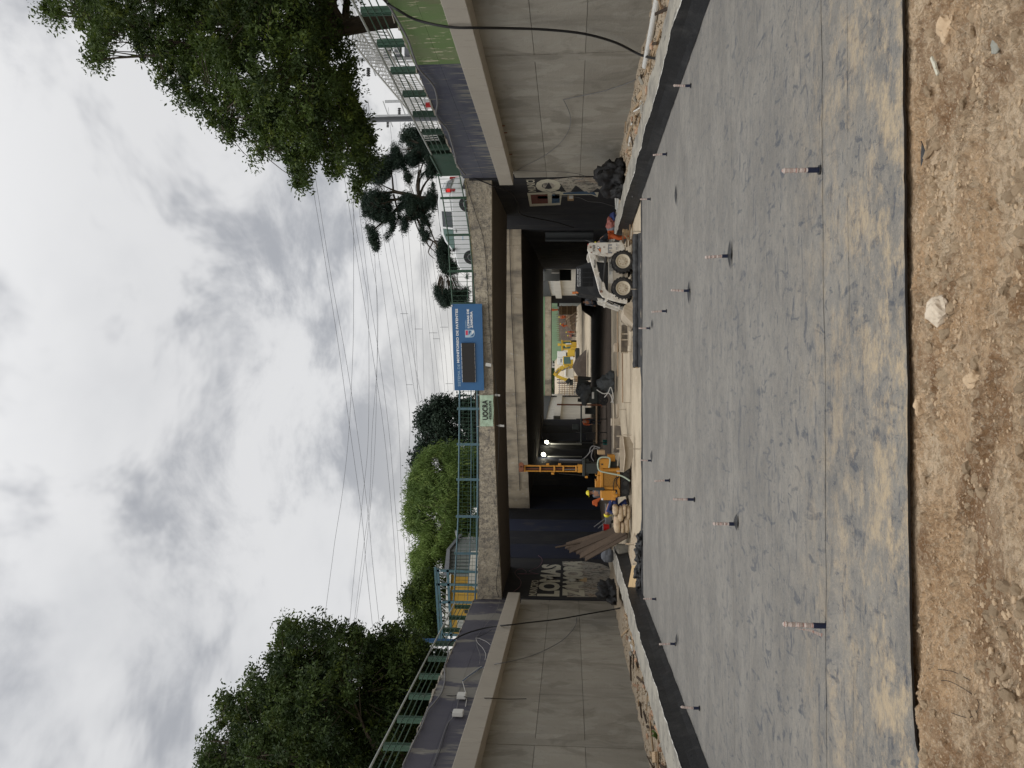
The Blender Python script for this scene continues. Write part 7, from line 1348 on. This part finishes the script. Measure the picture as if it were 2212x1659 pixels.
# dark soil below the wide bridge, the deck's shade put into its colour
grid('underpass_shade_soil', np.linspace(-9, 15.5, 60), np.linspace(45, 87.5, 90), lambda X, Y: -.02+.10*np.clip(fbm(X*.6, Y*.3, 4, 8)+.1, -.2, 1)-.35*np.clip((np.maximum(np.abs(X-(Y-60)*.1-1)-8.5, 0)), 0, 0)-.2*(Y > 87.2)-.2*(Y < 45.3), 'dark_dirt_shade')
# boards, carton and cloths by the right kerb end
rp = thing('plank_pile', 'loose brown planks stacked by the right kerb end', 'planks', tuple(at(1362, 490, 30)))
for k, (x0, y0, x1, y1) in enumerate(((1790, 650, 1790, 1000), (1850, 600, 1850, 880), (1900, 470, 1890, 860), (1940, 430, 1950, 880), (1960, 620, 1910, 840), (1820, 700, 1960, 830))): quick('plank', 'lumber' if k % 2 else 'form_wood', rp, 'bar', at(*k1(x0, y0), 30.2-.1*k), at(*k1(x1, y1), 30.4-.1*k), .10, .05)
for k, (x0, x1, y0, y1, D, m, lab) in enumerate(((1860, 1980, 290, 520, 30.5, 'cardboard', 'brown flattened carton lying by the right kerb end'), (1780, 1900, 560, 680, 31, 'cardboard', 'brown carton behind the worker by the kerb'), (1930, 2010, 90, 280, 30.4, 'form_wood', 'brown board lying against the right kerb end'))): tag(face('carton', k1, [(x0, y0), (x0+20, y1), (x1+10, y1-10), (x1, y0+10)], D, .4, m, None), lab, 'carton')
for (x, y, s_, m, lab) in ((1640, 440, .22, 'cloth_blue', 'blue rag on the low wall by the right mural'), (1630, 540, .3, 'paint_redwhite', 'reddish cloth bundle beside the stooping worker'), (1620, 600, .25, 'cloth_grey', 'grey cloth bundle beside the reddish one')): p = at(*k1(x, y), 33.4); tag(quick('cloth_bundle', m, None, 'ico', tuple(p), s_, 3, .3, (1, 1, .9), seed=int(x)), lab, 'cloth')
tag(quick('hose', 'cable_grey', None, 'tube', smoothpts([onz(*k1(1935, 90), .3)]+[at(*k1(*q), 28.5) for q in ((1950, 200), (1985, 330), (2010, 430), (2050, 520))], 4), .02, 6), 'grey hose lying over the right kerb end', 'hose')
# ================================================================== WORK LAMPS
for k, (Xl, Y, y, xw) in enumerate(((1181, 955, 79.0, -4.42), (1174, 982, 75.0, -5.35))):
    p = at(Xl, Y, y-.2); t = thing('work_lamp', ('lit work lamp on the dark left wall, farther one', 'lit work lamp on the dark left wall, nearer one')[k], 'lamp', tuple(p))
    b = MB(); b.ico((0, 0, 0), .17, 2, 0, (1.0, .45, 1.25)); o = b.build('lamp_glass', 'lamp_glow', t, local=True); o.rotation_euler = (0, R(25), 0)
    quick('lamp_body', 'machine_dark', t, 'box', p+Vector((0, .16, 0)), (.3, .12, .4)); quick('bracket', 'steel_dark', t, 'bar', p+Vector((0, .2, -.2)), p+Vector((0, .4, -.5)), .04)
    a = at(*k3(640+(-30 if k else 0), 625 if not k else 825), y+.15); c_ = at(*k3(1150, 625 if not k else 825), y+.15); quick('wall_pipe', 'galv', t, 'tube', [a, Vector((a.x, a.y, c_.z))], .09, 8)
    ld = bpy.data.lights.new('work_light', 'SPOT'); ld.energy = 120; ld.spot_size = R(120); ld.spot_blend = .6; ld.color = (1, .93, .70); ld.shadow_soft_size = .1; lo = bpy.data.objects.new('work_light', ld); COL.objects.link(lo); lo.parent = t; lo.location = (0.1, -.35, .05); lo.rotation_euler = (R(18), R(0), 0)
for k, (a, c_) in enumerate((((425, 560), (445, 940)), ((478, 400), (495, 765)), ((518, 180), (531, 540)))):  # rods added in place of the lamps' highlights along the ceiling
    tag(quick('ceiling_highlight', 'white_galv', None, 'tube', [at(*k3(*a), 70), at(*k3(*c_), 66)], .035, 6), ('pale rod for a ceiling highlight nearest the drill mast', 'middle pale rod for a ceiling highlight above the nearer work lamp', 'pale rod for a ceiling highlight above the farther work lamp')[k], 'highlight')
# ================================================================== LITTER ON THE DIRT
p = dirt_at(1957, 716); p.y -= .02; t = thing('plastic_bottle', 'flattened dusty plastic bottle lying along the membrane edge', 'bottle', (p.x, p.y, p.z+.02), R(2))
b = MB(); b.tube([(-.13, 0, 0), (-.12, 0, 0), (-.05, 0, 0), (.03, .005, 0), (.08, 0, 0), (.11, 0, 0), (.125, 0, 0)], [.012, .028, .036, .030, .034, .016, .012], 12); b.v = [(x, y, z*.55) for x, y, z in b.v]; b.build('bottle_body', 'mural_cream', t, local=True, smooth=True); lq('cap', 'pvc_white', t, 'tube', [(-.155, 0, 0), (-.13, 0, 0)], .013, 10)
p = dirt_at(2003, 325); b = MB(); b.add([(-.10, .05, .01), (-.02, -.03, .012), (.05, -.04, .05), (.07, .02, .015), (-.03, .03, .02)], [(0, 1, 4), (1, 2, 3, 4)]); o = b.build('plastic_scrap', 'black_membrane', local=True); o.location = p+Vector((0, 0, .01)); tag(o, 'torn dark plastic scrap on the dirt near the edge', 'scrap')
p = dirt_at(2030, 143); b = MB(); b.bar((-.06, -.02, .02), (.07, .03, .035), .02, .012); b.bar((-.02, -.02, .03), (.03, .0, .03), .012); o = b.build('glass_shard', 'mural_cream', local=True); o.location = p; tag(o, 'pale splinter among the clods at right', 'shard')
for k, (pts, lab) in enumerate(((((2000, 1150+350), (2040, 1470), (2090, 1490), (2120, 1520), (2100, 1550), (2060, 1540)), 'thin curling wire half buried in the left dirt hump'), (((2010, 1445), (2060, 1450), (2100, 1470)), 'short thin root in the left dirt'))): tag(quick('thin_wire', 'bark', None, 'tube', smoothpts([dirt_at(X, Y)+Vector((0, 0, .012)) for X, Y in pts], 5), .0022, 4), lab, 'wire')
